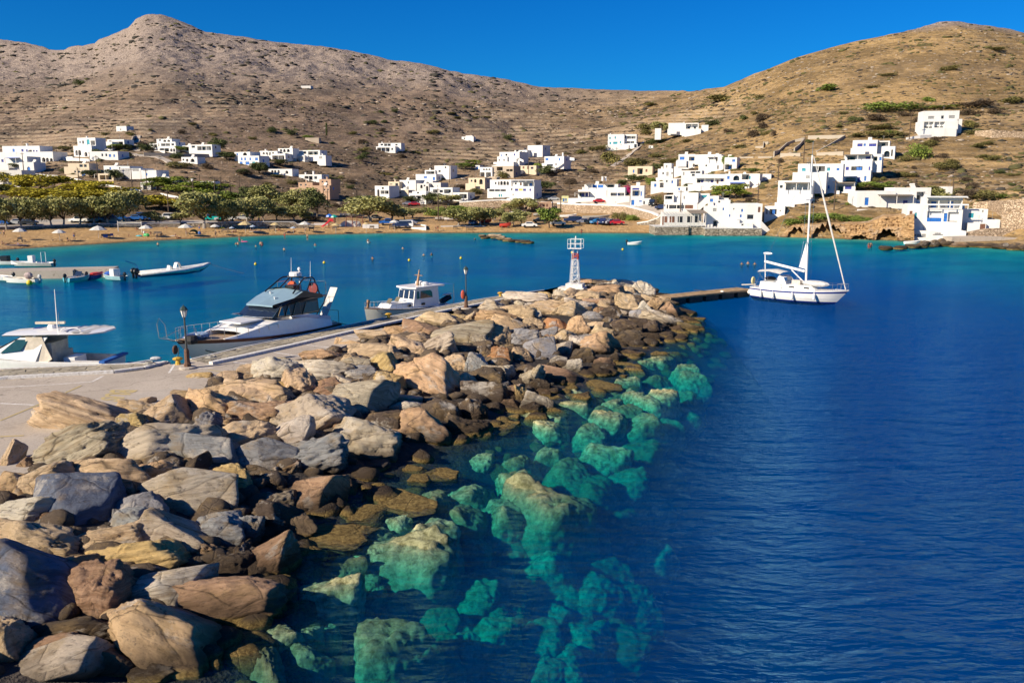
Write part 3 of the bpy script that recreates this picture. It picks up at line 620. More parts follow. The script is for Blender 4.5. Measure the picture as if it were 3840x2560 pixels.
# raised flagstone strips
def strip(E, K, rows, L, inset=.12):
    ln = sum((b - a).length for a, b in zip(K, K[1:])); n = int(ln / L)
    e, k = resample(E, n + 1), resample(K, n + 1)
    g = MB(); g.loft([[(a.x, a.y, ZQ + .004), (b.x, b.y, ZQ + .004)] for a, b in zip(e, k)]); g.build('mortar_bed', M_GROUT, dq)
    rs = random.Random(3)
    J = {}
    def P(i, j):
        if (i, j) not in J:
            t = (j + (.5 if False else 0)) / rows; u = min(n, max(0, i)); a, b = e[u], k[u]; p = a.lerp(b, t * (1 - .03) + .01)
            d = (b - a).normalized(); q = Vector((-d.y, d.x))
            if 0 < j < rows: p = p + d * rs.uniform(-.12, .12)
            p = p + q * rs.uniform(-.34, .34) * L + q * (.25 * L if j % 2 else -.25 * L); J[(i, j)] = p
        return J[(i, j)]
    cells = []
    for i in range(n):
        for j in range(rows):
            # hexagonal-ish crazy paving: shrink quads towards their centre
            q = [P(i, j), P(i + 1, j), P(i + 1, j + 1), P(i, j + 1)]; c = sum(q, Vector((0, 0))) / 4
            m1 = (q[0] + q[1]) / 2 + (q[0] - q[3]) * rs.uniform(-.12, .12); m2 = (q[2] + q[3]) / 2 + (q[0] - q[3]) * rs.uniform(-.12, .12)
            q = [q[0], m1, q[1], q[2], m2, q[3]]
            cells.append([c + (p - c) * .90 for p in q])
    return cells
cells = strip([Vector(W(-300, 1403))] + ea[1:], [Vector(W(-300, 1444))] + ka[1:-1] + [Vector(W(612, 1366))], 5, .62) + strip(eb[:-2], [Vector(W(780, 1362))] + kb[1:], 5, .55)
cells.sort(key=lambda q: q[0].length)
rest = MB()
for i, q in enumerate(cells):
    z = ZQ + .03 + random.uniform(0, .015)
    if i < 300: MB().prism([(p.x, p.y) for p in q], ZQ + .002, z).build('flagstone', M_FLAG, dq)
    else: rest.prism([(p.x, p.y) for p in q], ZQ + .002, z)
tag(rest.build('flagstones', M_FLAG, dq), None, None, None, 'stuff')
eg = MB()   # white painted nosing along the water edge
for P in (ea, eb[:-1]):
    R_ = resample(P, 30)
    for a, b in zip(R_, R_[1:]):
        d = b - a; c = (a + b) / 2; eg.box((c.x, c.y, ZQ + .03), (d.length, .14, .075), math.atan2(d.y, d.x))
eg.build('edge_nosing', M_WHITE, dq)
def line(P, wd_, m_, name, k=1):
    P = [Vector(W(*p)) for p in P]; g = MB()
    for a, b in zip(P, P[1:]):
        d = (b - a).normalized(); q = Vector((-d.y, d.x)) * wd_ / 2
        g.add([(*(a + q), ZQ + .006 * k), (*(b + q), ZQ + .006 * k), (*(b - q), ZQ + .006 * k), (*(a - q), ZQ + .006 * k)], [(0, 1, 2, 3)])
    return g.build(name, m_, dq)
for P in ([(0, 1452), (180, 1443), (345, 1431), (388, 1409)], [(0, 1512), (130, 1518)], [(655, 1366), (634, 1398)], [(648, 1386), (720, 1382), (800, 1380)], [(690, 1382), (735, 1371), (800, 1368)],
          [(875, 1357), (990, 1371)], [(1026, 1321), (1165, 1341)], [(1150, 1294), (1255, 1304)], [(1300, 1259), (1352, 1265)], [(1425, 1231), (1470, 1236)], [(720, 1352), (790, 1350), (900, 1349)]):
    line(P, .13, M_WLINE, 'white_line', 1)
line([(0, 1577), (150, 1515), (305, 1446)], .12, M_YEL, 'yellow_line', 2); line([(0, 1637), (90, 1633)], .14, M_YEL, 'yellow_line', 2); line([(180, 1524), (360, 1528)], .10, M_YEL, 'yellow_line', 2); line([(780, 1386), (850, 1396)], .10, M_YEL, 'yellow_line', 2)
# BUS painted in yellow on the concrete
cu = bpy.data.curves.new('bus', 'FONT'); cu.body = 'BUS'; cu.size = 1; cu.offset = .03
tmp = bpy.data.objects.new('tmp', cu); COL.objects.link(tmp); dg = bpy.context.evaluated_depsgraph_get()
me = bpy.data.meshes.new_from_object(tmp.evaluated_get(dg)); bpy.data.objects.remove(tmp)
xs = [v.co.x for v in me.vertices]; ys = [v.co.y for v in me.vertices]; X0, X1_, Y0, Y1_ = min(xs), max(xs), min(ys), max(ys)
c00, c10, c01, c11 = [Vector(W(*p)) for p in ((416, 1462), (372, 1497), (520, 1463), (440, 1508))]
for v in me.vertices:
    u = (v.co.x - X0) / (X1_ - X0); vv = (v.co.y - Y0) / (Y1_ - Y0); p = c00.lerp(c10, u).lerp(c01.lerp(c11, u), vv); v.co = (p.x, p.y, ZQ + .012)
me.materials.append(M_YEL); me.name = 'bus_lettering'; link('bus_lettering', me, dq)

# ---------------------------------------------------------------- street lamps
M_LPOST = mat('lamp_post_paint', (.075, .075, .07), .55, var=.3, vs=8); M_RUST = mat('rusty_iron', (.17, .085, .05), .85, var=.3, vs=9, bump=.5, bsc=30, bd=.01)
M_LGLASS = mat('lantern_glass', (.80, .78, .72), .25, var=.05); M_GREEN = mat('dark_green_metal', (.035, .06, .05), .5)
def lamp(px, py, label, h):
    x, y = W(px, py); r = empty('street_lamp', (x, y, ZQ), .3, label, 'street lamp', 'street lamps along the quay')
    MB().lathe((0, 0, 0), [(.48, 0), (.48, .08), (.40, .12)], 14).build('footing', M_SMOOTH, r)
    MB().lathe((0, 0, 0), [(.20, .1), (.20, .28), (.15, .34), (.14, 1.05), (.10, 1.12), (.10, 1.16)], 8).build('pedestal', M_RUST, r)
    MB().lathe((0, 0, 0), [(.075, 1.14), (.055, 1.5), (.045, h - .62), (.07, h - .60), (.07, h - .56), (.035, h - .54), (.035, h - .5)], 10).build('post', M_LPOST, r)
    g = MB().lathe((0, 0, 0), [(.10, h - .5), (.19, h - .12)], 6).build('lantern', M_LGLASS, r)
    f = MB()
    for k in range(6):
        a = k * math.pi / 3; f.tube([(.10 * math.cos(a), .10 * math.sin(a), h - .5), (.195 * math.cos(a), .195 * math.sin(a), h - .12)], .012, 4)
    f.build('lantern_frame', M_GREEN, g)
    MB().lathe((0, 0, 0), [(.23, h - .12), (.22, h - .08), (.13, h + .08), (.05, h + .11), (.03, h + .17), (.005, h + .2)], 6).build('lantern_cap', M_GREEN, r)
    return r
lamp(704, 1381, 'street lamp with rusty pedestal in front of the motor yacht bow', 3.5)
l2 = lamp(1748, 1158, 'street lamp farther along the quay with red life ring case', 3.5)
x, y = W(1741, 1158); MB().ell((0, 0, 0), (.19, .10, .40)).build('life_ring_case', mat('red_plastic', (.55, .10, .05), .5), l2).location = (-.28, -.05, 1.25)
def bollard(px, py, label, c=(.70, .42, .04)):
    x, y = W(px, py); r = empty('mooring_bollard', (x, y, ZQ), .4, label, 'bollard', 'mooring bollards on the quay edge')
    MB().lathe((0, 0, 0), [(.20, 0), (.15, .06), (.12, .28)], 10).build('stem', mat('yellow_bollard_paint', c, .6, var=.3, vs=10), r)
    MB().ell((0, 0, .34), (.30, .17, .12)).build('head', MATS['yellow_bollard_paint'], r); return r
bollard(668, 1366, 'rust stained yellow mooring bollard beside the nearer street lamp'); bollard(1457, 1194, 'yellow mooring bollard in front of the white fishing boat'); bollard(1876, 1112, 'yellow mooring bollard alone near the breakwater head')
# coils of rope and a crate on the quay
for (px, py, lb) in ((792, 1352, 'coiled grey rope on the kerb end beside the motor yacht'), (560, 1375, 'small coil of rope on the paving near the blue dinghy')):
    x, y = W(px, py); q = MB().tube([(x + .35 * math.cos(a * .7) * (1 - a * .02), y + .35 * math.sin(a * .7) * (1 - a * .02), ZQ + .2 + .004 * a) for a in range(26)], .025, 5).build('rope_coil', mat('grey_rope', (.42, .40, .35), .9)); tag(q, lb, 'rope')
# ---------------------------------------------------------------- navigation light tower
bx = at_z(2150, 1089, 1.3); tb = empty('navigation_light_tower', (bx.x, bx.y, 1.3), -.3, 'white lattice harbour light tower with red band on the breakwater head', 'light tower'); tb.scale = (.5, .5, .5)
M_TW = mat('white_tower_paint', (.80, .79, .76), .5, var=.08); M_TR = mat('red_tower_paint', (.50, .07, .045), .5, var=.2)
b1 = MB(); b1.box((-.15, -.2, .25), (5.2, 3.2, .9)); b1.box((.35, .1, .98), (3.4, 2.6, .9)); b1.box((-1.9, -.4, -.4), (3.2, 3.6, .7)); b1.build('plinth', M_WHITE, tb)
HT = 6.9; z0 = 1.43
def cor(k, z, h0=.95, h1=.52):
    w_ = h0 + (h1 - h0) * (z / HT); a = math.pi / 4 + k * math.pi / 2; return Vector((w_ * math.sqrt(2) * math.cos(a) * .85 + .35, w_ * math.sqrt(2) * math.sin(a) * .85, z0 + z))
for k in range(4):
    MB().tube([cor(k, 0), cor(k, 4.75)], .065, 6).build('leg', M_TW, tb); MB().tube([cor(k, 4.75), cor(k, 6.0)], .068, 6).build('leg_band', M_TR, tb); MB().tube([cor(k, 6.0), cor(k, HT)], .06, 6).build('leg', M_TW, tb)
br = MB()
for j, (za, zb) in enumerate([(0, 1.6), (1.6, 3.2), (3.2, 4.75)]):
    for k in range(4):
        br.tube([cor(k, za), cor(k + 1, zb)], .035, 5); br.tube([cor(k + 1, za), cor(k, zb)], .035, 5); br.tube([cor(k, zb), cor(k + 1, zb)], .04, 5)
br.build('bracing', M_TW, tb); rb = MB()
for k in range(4):
    rb.tube([cor(k, 4.8), cor(k + 1, 5.95)], .045, 5); rb.tube([cor(k + 1, 4.8), cor(k, 5.95)], .045, 5); rb.tube([cor(k, 5.95), cor(k + 1, 5.95)], .05, 5); rb.tube([cor(k, 5.4), cor(k + 1, 5.4)], .05, 5)
rb.build('red_bracing', M_TR, tb)
ld = MB()
for s in (-.18, .18): ld.tube([(-.45 + s, -.95, z0), (-.05 + s, -.55, z0 + HT)], .025, 4)
for i in range(20):
    t_ = (i + .5) / 20; ld.tube([(-.63 + .4 * t_, -.95 + .4 * t_, z0 + HT * t_), (-.27 + .4 * t_, -.95 + .4 * t_, z0 + HT * t_)], .02, 4)
ld.build('ladder', M_TW, tb)
pf = MB().box((.35, 0, z0 + HT + .05), (2.7, 2.2, .10)); pf.build('platform', M_TW, tb); rl = MB()
for (a, b) in ((-1.35, -1.1), (0, -1.1), (1.35, -1.1), (1.35, 1.1), (-1.35, 1.1), (-.7, -1.1), (.7, 1.1)): rl.tube([(a + .35, b, z0 + HT), (a + .35, b, z0 + HT + 1.9)], .045, 5)
for z in (.95, 1.88): rl.tube([(-1, -1.1, z0 + HT + z), (1.7, -1.1, z0 + HT + z), (1.7, 1.1, z0 + HT + z), (-1, 1.1, z0 + HT + z), (-1, -1.1, z0 + HT + z)], .04, 5)
rl.build('railing', M_TW, tb)
MB().lathe((.35, 0, z0 + HT + .1), [(.07, 0), (.07, 1.95), (.22, 2.0), (.22, 2.05), (.10, 2.08), (.12, 2.3), (.02, 2.42)], 8).build('lantern', M_TW, tb)
# ---------------------------------------------------------------- pontoon
M_DECKW = mat('pontoon_planks', (.40, .27, .14), .85, var=.25, vs=2, bump=.4, bsc=15, space='w'); M_FLOAT = mat('pontoon_float', (.05, .06, .06), .8, var=.3)
pa, pb = at_z(2485, 1113, .62), at_z(2795, 1081, .62); d = (pb - pa); Lp = d.length; pr = empty('pontoon', (pa.x, pa.y, 0), math.atan2(d.y, d.x), 'narrow floating wooden pontoon reaching from the rocks to the sailing yacht', 'pontoon')
for i in range(int(Lp / .24)):
    if i == 0: pm = MB().box((0, 0, 0), (.22, 2.1, .05)).build('plank', M_DECKW, pr); pmm = pm.data; pm.location = (.12, 0, .62)
    else: o = link('plank', pmm, pr); o.location = (.12 + i * .24, 0, .62 + random.uniform(-.006, .006))
for s in (-1, 1): MB().bb(0, Lp, s * 1.06 - .05, s * 1.06 + .05, .45, .60).build('side_beam', M_DECKW, pr)
for i in range(5): MB().box((1.4 + i * (Lp - 2.8) / 4, 0, .12), (1.9, 1.9, .62)).build('float', M_FLOAT, pr)
MB().box((Lp * .62, -.9, .72), (.1, .35, .12)).build('cleat', M_TW, pr)
# ================================================================ VILLAGE
def stucco(name, c, bump=.25):
    m, t = newmat(name); N = NT(t); pos = N.n('NewGeometry').outputs['Position']
    a = N.noise(N.scale(pos, (.5, .5, .16)), 1.0, 5, .65); b = N.noise(pos, 5.0, 4, .6)
    col = N.mix(N.ramp(a, [(.50, 0.0), (.75, .5)]), c, tuple(x * .72 for x in c)); N.out(col, .85, 0, b, bump, .03, .2); return m
MW = dict(w=stucco('whitewash', (.69, .68, .655)), s=stucco('rough_stone_wall', (.42, .35, .27)), c=stucco('cream_stucco', (.62, .52, .38)), p=stucco('brown_stucco', (.42, .28, .19)), v=stucco('pale_grey_stucco', (.60, .58, .55)), y=stucco('yellowish_stucco', (.60, .58, .30)))
MP = dict(b=mat('blue_shutter_paint', (.02, .16, .55), .55, var=.2), n=mat('navy_shutter_paint', (.03, .045, .30), .55, var=.2), t=mat('turquoise_paint', (.03, .33, .42), .55, var=.2),
          o=mat('dark_window_glass', (.035, .04, .05), .2, var=.2), g=mat('grey_louvre', (.34, .34, .33), .6, var=.2), r=mat('brown_wood', (.22, .10, .06), .7, var=.3), y=mat('yellow_panel', (.55, .50, .12), .7, var=.1), W=MATS['white_paint_worn'])
M_ROOF = mat('flat_roof_screed', (.62, .60, .56), .9, var=.15, vs=.6, space='w'); M_CANE = mat('cane_awning', (.30, .25, .19), .9, var=.3, vs=6, space='w'); M_CLOTH = mat('white_canvas', (.78, .77, .74), .8, var=.05); M_BCLOTH = mat('blue_canvas', (.02, .10, .42), .8, var=.1)
M_RUBBLE = None
def rubble(name, c1, c2, sc=1.6):
    m, t = newmat(name); N = NT(t); pos = N.n('NewGeometry').outputs['Position']
    wv = N.n('VectorMath', operation='ADD', i={0: N.scale(pos, (1, 1, 1.6)), 1: N.n('TexNoise', i={'Vector': pos, 'Scale': 1.5}).outputs['Color']}).outputs[0]
    v1 = N.n('TexVoronoi', i={'Vector': wv, 'Scale': sc}); v2 = N.n('TexVoronoi', feature='DISTANCE_TO_EDGE', i={'Vector': wv, 'Scale': sc})
    col = N.mix(N.n('SeparateColor', i={'Color': v1.outputs['Color']}).outputs[0], c1, c2); j = N.ramp(v2.outputs[0], [(.0, 0.0), (.10, 1.0)])
    N.out(N.mix(j, tuple(x * .45 for x in c1), col), .95, 0, j, 1.0, .12, .1); return m
M_RUB = rubble('rubble_masonry', (.36, .26, .17), (.60, .47, .34)); M_RUBD = rubble('weathered_seawall', (.26, .22, .17), (.44, .38, .30), 1.3)
HR = random.Random(21)
class House:
    def __init__(s, label, f, yaw, m, cat, name):
        s.f, s.yaw, s.m = f, R(yaw), MW.get(m, m); s.label = label; s.name = name; s.cat = cat; s.org = None; s.par = []
        s.ex = Vector((math.cos(s.yaw), math.sin(s.yaw), 0)); s.ey = Vector((-math.sin(s.yaw), math.cos(s.yaw), 0))
    def start(s, x, y):
        px, py = fr(s.f, x, y); g = s.fix if getattr(s, 'fix', None) is not None else ground(px, py); s.org = Vector((g.x, g.y, g.z))
        s.root = empty(s.name, g, s.yaw, s.label, s.cat, None)
    def loc(s, x, y, sb):
        d = ray(*fr(s.f, x, y)); C = Vector((0, 0, HC)); P0 = s.org + s.ey * sb; t = (P0 - C).dot(s.ey) / d.dot(s.ey)
        q = C + d * t - s.org; return Vector((q.dot(s.ex), sb, q.z))
    def block(s, x0, y0, x1, y1, sb, dep, ops, found=2.5, m=None):
        if s.org is None: s.start((x0 + x1) / 2, y1)
        xm, ym = (x0 + x1) / 2, (y0 + y1) / 2
        X0, X1_ = s.loc(x0, ym, sb).x, s.loc(x1, ym, sb).x; Zt, Zb = s.loc(xm, y0, sb).z, s.loc(xm, y1, sb).z
        Zf = Zb - found; mb = MB(); hs_ = []
        for (k, a, b, c, d) in ops:
            h = [s.loc(a, (b + d) / 2, sb).x, s.loc((a + c) / 2, d, sb).z, s.loc(c, (b + d) / 2, sb).x, s.loc((a + c) / 2, b, sb).z]
            h[0] = max(h[0], X0 + .12); h[2] = min(h[2], X1_ - .12); h[3] = min(h[3], Zt - .12); h[1] = max(h[1], Zf + .1)
            if h[2] - h[0] > .2 and h[3] - h[1] > .2: hs_.append((k, *h))
        xs = sorted({X0, X1_, *[h[1] for h in hs_], *[h[3] for h in hs_]}); zs = sorted({Zf, Zt, *[h[2] for h in hs_], *[h[4] for h in hs_]})
        for i in range(len(xs) - 1):
            for j in range(len(zs) - 1):
                cx, cz = (xs[i] + xs[i + 1]) / 2, (zs[j] + zs[j + 1]) / 2
                if any(h[1] < cx < h[3] and h[2] < cz < h[4] for h in hs_): continue
                mb.add([(xs[i], sb, zs[j]), (xs[i + 1], sb, zs[j]), (xs[i + 1], sb, zs[j + 1]), (xs[i], sb, zs[j + 1])], [(0, 1, 2, 3)])
        yb = sb + dep
        mb.add([(X0, sb, Zf), (X0, yb, Zf), (X0, yb, Zt), (X0, sb, Zt)], [(0, 1, 2, 3)]); mb.add([(X1_, sb, Zf), (X1_, yb, Zf), (X1_, yb, Zt), (X1_, sb, Zt)], [(3, 2, 1, 0)])
        mb.add([(X0, yb, Zf), (X1_, yb, Zf), (X1_, yb, Zt), (X0, yb, Zt)], [(3, 2, 1, 0)])
        t, r = .22, min(.3, (Zt - Zb) * .3)      # parapet and sunk roof
        o_ = [(X0, sb), (X1_, sb), (X1_, yb), (X0, yb)]; i_ = [(X0 + t, sb + t), (X1_ - t, sb + t), (X1_ - t, yb - t), (X0 + t, yb - t)]
        mb.add([(*p, Zt) for p in o_] + [(*p, Zt) for p in i_] + [(*p, Zt - r) for p in i_], [(k, (k + 1) % 4, 4 + (k + 1) % 4, 4 + k) for k in range(4)] + [(4 + k, 4 + (k + 1) % 4, 8 + (k + 1) % 4, 8 + k) for k in range(4)])
        mb.mat(1).add([(*p, Zt - r) for p in i_], [(0, 1, 2, 3)]); mb.mat(0)
        for (k, a, b, c, d) in hs_:
            deep = {'A': .9, 'a': .25, 'p': min(2.2, dep - .4), 'P': min(2.2, dep - .4), 'O': min(1.6, dep - .3)}.get(k, .16)
            y2 = sb + deep
            mb.add([(a, sb, b), (c, sb, b), (c, sb, d), (a, sb, d), (a, y2, b), (c, y2, b), (c, y2, d), (a, y2, d)], [(0, 1, 5, 4), (1, 2, 6, 5), (2, 3, 7, 6), (3, 0, 4, 7)])
            if k in 'pPO': mb.add([(a, y2, b), (c, y2, b), (c, y2, d), (a, y2, d)], [(0, 1, 2, 3)])
            if k in 'Aa':      # spandrels closing the corners to an arch
                n = 6; r_ = (c - a) / 2; cx = (a + c) / 2; rz = min(r_, d - b)
                for sgn in (-1, 1):
                    arc = [(cx + sgn * r_ * math.cos(math.pi / 2 * q / n), d - rz + rz * math.sin(math.pi / 2 * q / n)) for q in range(n + 1)]
                    pl = [(cx + sgn * r_, d)] + arc
                    mb.sheet([(p[0], sb + .002, p[1]) for p in pl], .22)
        wobj = mb.build('wall', [m or s.m, M_ROOF], s.root)
        for (k, a, b, c, d) in hs_: s.leaf(k, a, b, c, d, sb, dep)
        s.last = (X0, X1_, Zb, Zt, sb, dep); return wobj
    def extras(s):
        if s.name in ('hut', 'ruin', 'chapel', 'boat_house'): return
        X0, X1_, Zb, Zt, sb, dep = s.last; w_ = X1_ - X0; q = HR.random()
        if w_ > 4 and q < .30:      # solar water heater on the roof
            x = X0 + w_ * HR.uniform(.25, .75); y = sb + dep * .5
            MB().lathe((x, y, Zt + .75), [(.2, -.6), (.27, -.55), (.27, .55), (.2, .6)], 8, 'x').tube([(x - .5, y, Zt - .3), (x - .5, y, Zt + .6)], .03, 4).tube([(x + .5, y, Zt - .3), (x + .5, y, Zt + .6)], .03, 4).sheet([(x - .6, y - .1, Zt + .6), (x + .6, y - .1, Zt + .6), (x + .6, y - 1.1, Zt - .1), (x - .6, y - 1.1, Zt - .1)], .05, (0, -.6, .8)).build('water_heater', MP['W'] if q < .2 else MP['o'], s.root)
        elif q < .50:
            x = X0 + w_ * HR.uniform(.2, .8); MB().tube([(x, sb + 1, Zt - .3), (x, sb + 1, Zt + 1.7)], .03, 4).tube([(x - .45, sb + 1, Zt + 1.5), (x + .45, sb + 1, Zt + 1.5)], .02, 4).tube([(x - .3, sb + 1, Zt + 1.2), (x + .3, sb + 1, Zt + 1.2)], .02, 4).build('aerial', MP['g'], s.root)
        elif q < .66: MB().box((X0 + .6, sb + dep * .7, Zt + .2), (.5, .5, 1.1)).box((X0 + .6, sb + dep * .7, Zt + .8), (.7, .7, .1)).build('chimney', s.m, s.root)
        if w_ > 6 and dep > 5 and HR.random() < .6:   # a small window in the side wall towards the right
            z = Zb + min(1.2, (Zt - Zb) * .35); MB().bb(X1_ - .02, X1_ + .04, sb + dep * .35, sb + dep * .35 + .8, z, z + 1.0).build('window', MP[HR.choice('bno')], s.root)
        if HR.random() < .35 and w_ > 5:        # wires of a clothes line or a drain stain are too fine; a low terrace wall is not
            MB().bb(X0 - .3, X0 + w_ * .55, sb - 1.9, sb - 1.7, Zb - 2.0, Zb + .55).build('terrace_wall', s.m, s.root)
    def leaf(s, k, a, b, c, d, sb, dep):
        wd_, ht = c - a, d - b
        if k in 'bntgory':
            isd = ht > 1.7 or ht > 1.75 * wd_; mb = MB(); y = sb + .10; fw = .07
            mb.bb(a, c, y, y + .05, b, b + fw); mb.bb(a, c, y, y + .05, d - fw, d); mb.bb(a, a + fw, y - .002, y + .05, b + fw, d - fw); mb.bb(c - fw, c, y - .002, y + .05, b + fw, d - fw)
            n = 1 if (isd and wd_ < 1.5) else 2; mb.mat(1)
            for q in range(n):
                u0, u1 = a + fw + (wd_ - 2 * fw) * q / n + .012, a + fw + (wd_ - 2 * fw) * (q + 1) / n - .012; mb.bb(u0, u1, y + .01, y + .045, b + fw, d - fw)
            frm = MP['W'] if k == 'o' else MP[k]
            mb.build('door' if isd else 'window', [frm, MP[k]], s.root)
            if k == 'w': pass
        elif k in 'Aa':
            mb = MB(); y = sb + (.85 if k == 'A' else .2); mb.bb(a, c, y, y + .05, b, d); mb.build('arched_window' if k == 'A' else 'arched_door', MP['o'] if k == 'A' else MP['b'], s.root)
        elif k in 'pPO':
            y2 = sb + min(2.2 if k != 'O' else 1.6, dep - .4 if k != 'O' else dep - .3) - .06; n = max(1, int(wd_ / 2.6)); col = {'p': 'o', 'P': 'b', 'O': 'o'}[k]
            for q in range(n):
                cx = a + wd_ * (q + .5) / n; hh = min(2.0, ht * .8); mb = MB(); w2 = min(.5, wd_ / n * .28)
                mb.bb(cx - w2, cx + w2, y2 - .03, y2 + .03, b + .02, b + hh); mb.mat(1).bb(cx - w2 - .06, cx + w2 + .06, y2, y2 + .04, b + .02, b + hh + .06)
                mb.build('door', [MP[col], MP['W']], s.root)
            if k != 'O' and wd_ > 3:
                m2 = max(1, int(wd_ / 3)); 
                for q in range(1, m2 + 1):
                    cx = a + wd_ * q / (m2 + 1); MB().bb(cx - .09, cx + .09, sb + .02, sb + .2, b, d).build('pillar', s.m, s.root)
            if ht > 1.7 and k == 'P': MB().bb(a, c, sb + .03, sb + .10, b, b + .85).build('balcony_rail', MP['b'], s.root)
    def canopy(s, x0, y0, x1, y1, sb, out, m, posts=True):
        X0, X1_ = s.loc(x0, (y0 + y1) / 2, sb).x, s.loc(x1, (y0 + y1) / 2, sb).x; Zt, Zb = s.loc((x0 + x1) / 2, y0, sb).z, s.loc((x0 + x1) / 2, y1, sb).z
        mb = MB(); mb.add([(X0, sb, Zt + .12), (X1_, sb, Zt + .12), (X1_, sb - out, Zt - .1), (X0, sb - out, Zt - .1), (X0, sb, Zt + .2), (X1_, sb, Zt + .2), (X1_, sb - out, Zt - .02), (X0, sb - out, Zt - .02)], [(0, 1, 2, 3), (4, 5, 6, 7), (0, 1, 5, 4), (1, 2, 6, 5), (2, 3, 7, 6), (3, 0, 4, 7)])
        mb.build('awning', m, s.root)
        if posts:
            n = max(2, int((X1_ - X0) / 2.6) + 1)
            for q in range(n):
                x = X0 + .1 + (X1_ - X0 - .2) * q / (n - 1); MB().bb(x - .07, x + .07, sb - out + .05, sb - out + .19, Zb, Zt - .1).build('post', MP['W'], s.root)
    def slope(s, x0, y0, x1, y1, sb, th, hb, m=None):
        a, b = s.loc(x0, y0, sb), s.loc(x1, y1, sb)
        MB().sheet([(a.x, sb, a.z), (b.x, sb, b.z), (b.x, sb, b.z - hb), (a.x, sb, a.z - hb)], th).build('parapet_wall', m or s.m, s.root)
def houses(txt):
    lines = txt.strip().split('\n'); hi = [i for i, l in enumerate(lines) if l[0] == '#'] + [len(lines)]; LOWB = {}
    for a, b in zip(hi, hi[1:]):
        bl = [[float(e) for e in it.split()[1:]] for l in lines[a + 1:b] for it in l.split(';') if it.split() and it.split()[0] == 'B']
        LOWB[lines[a]] = max(bl, key=lambda v: v[3] + (v[4] if len(v) > 4 else 0) * -1.0)
    H = None; ops = []; pend = None
    def flush():
        nonlocal pend, ops
        if pend: H.block(*pend, ops); H.extras()
        pend = None; ops = []
    for ln in txt.strip().split('\n'):
        if ln[0] == '#':
            flush(); q = ln[1:].split('|'); H = House(q[0], q[1], float(q[2]), q[3], q[4] if len(q) > 4 and q[4] else 'house', q[5] if len(q) > 5 else 'house'); H.fix = None
            if len(q) > 6: u = [float(e) for e in q[6].split()]; H.fix = at_y(*fr(H.f, u[0], u[1]), u[2])
            else:
                v = LOWB[ln]; g = ground(*fr(H.f, (v[0] + v[2]) / 2, v[3])); H.fix = g - H.ey * (v[4] if len(v) > 4 else 0)
            continue
        for it in ln.split(';'):
            a = it.split()
            if not a: continue
            k = a[0]; v = [float(e) for e in a[1:]]
            if k == 'B': flush(); pend = (v[0], v[1], v[2], v[3], v[4] if len(v) > 4 else 0.0, v[5] if len(v) > 5 else 6.0)
            elif k in ('AW', 'AC', 'AB', 'SL', 'SR', 'CH', 'DS', 'DM'):
                flush()
                if k == 'AW': H.canopy(v[0], v[1], v[2], v[3], v[4], v[5], H.m)
                elif k == 'AC': H.canopy(v[0], v[1], v[2], v[3], v[4], v[5], M_CANE)
                elif k == 'AB': H.canopy(v[0], v[1], v[2], v[3], v[4], v[5], M_BCLOTH)
                elif k == 'SL': H.slope(v[0], v[1], v[2], v[3], v[4], .25, v[5] if len(v) > 5 else 1.5)
                elif k == 'CH':
                    p = H.loc(v[0], v[1], v[2]); o = MB().box((p.x, p.y, p.z + .1), (.6, .6, 1.4)).box((p.x, p.y, p.z + .85), (.75, .75, .12)).build('chimney', H.m, H.root)
                elif k == 'DS':
                    p = H.loc(v[0], v[1], v[2]); MB().lathe((p.x, p.y, p.z), [(.45, -.04), (.42, .0), (.1, .1)], 12, 'y').tube([(p.x, p.y, p.z), (p.x, p.y + .2, p.z - .9)], .04).build('satellite_dish', MP['W'], H.root)
                elif k == 'DM':
                    p = H.loc(v[0], v[1], v[2]); MB().ell((p.x, p.y, p.z), (v[3], v[3], v[3] * .8), 14, 8).build('dome', H.m, H.root)
            else: ops.append((k, *v))
    flush()
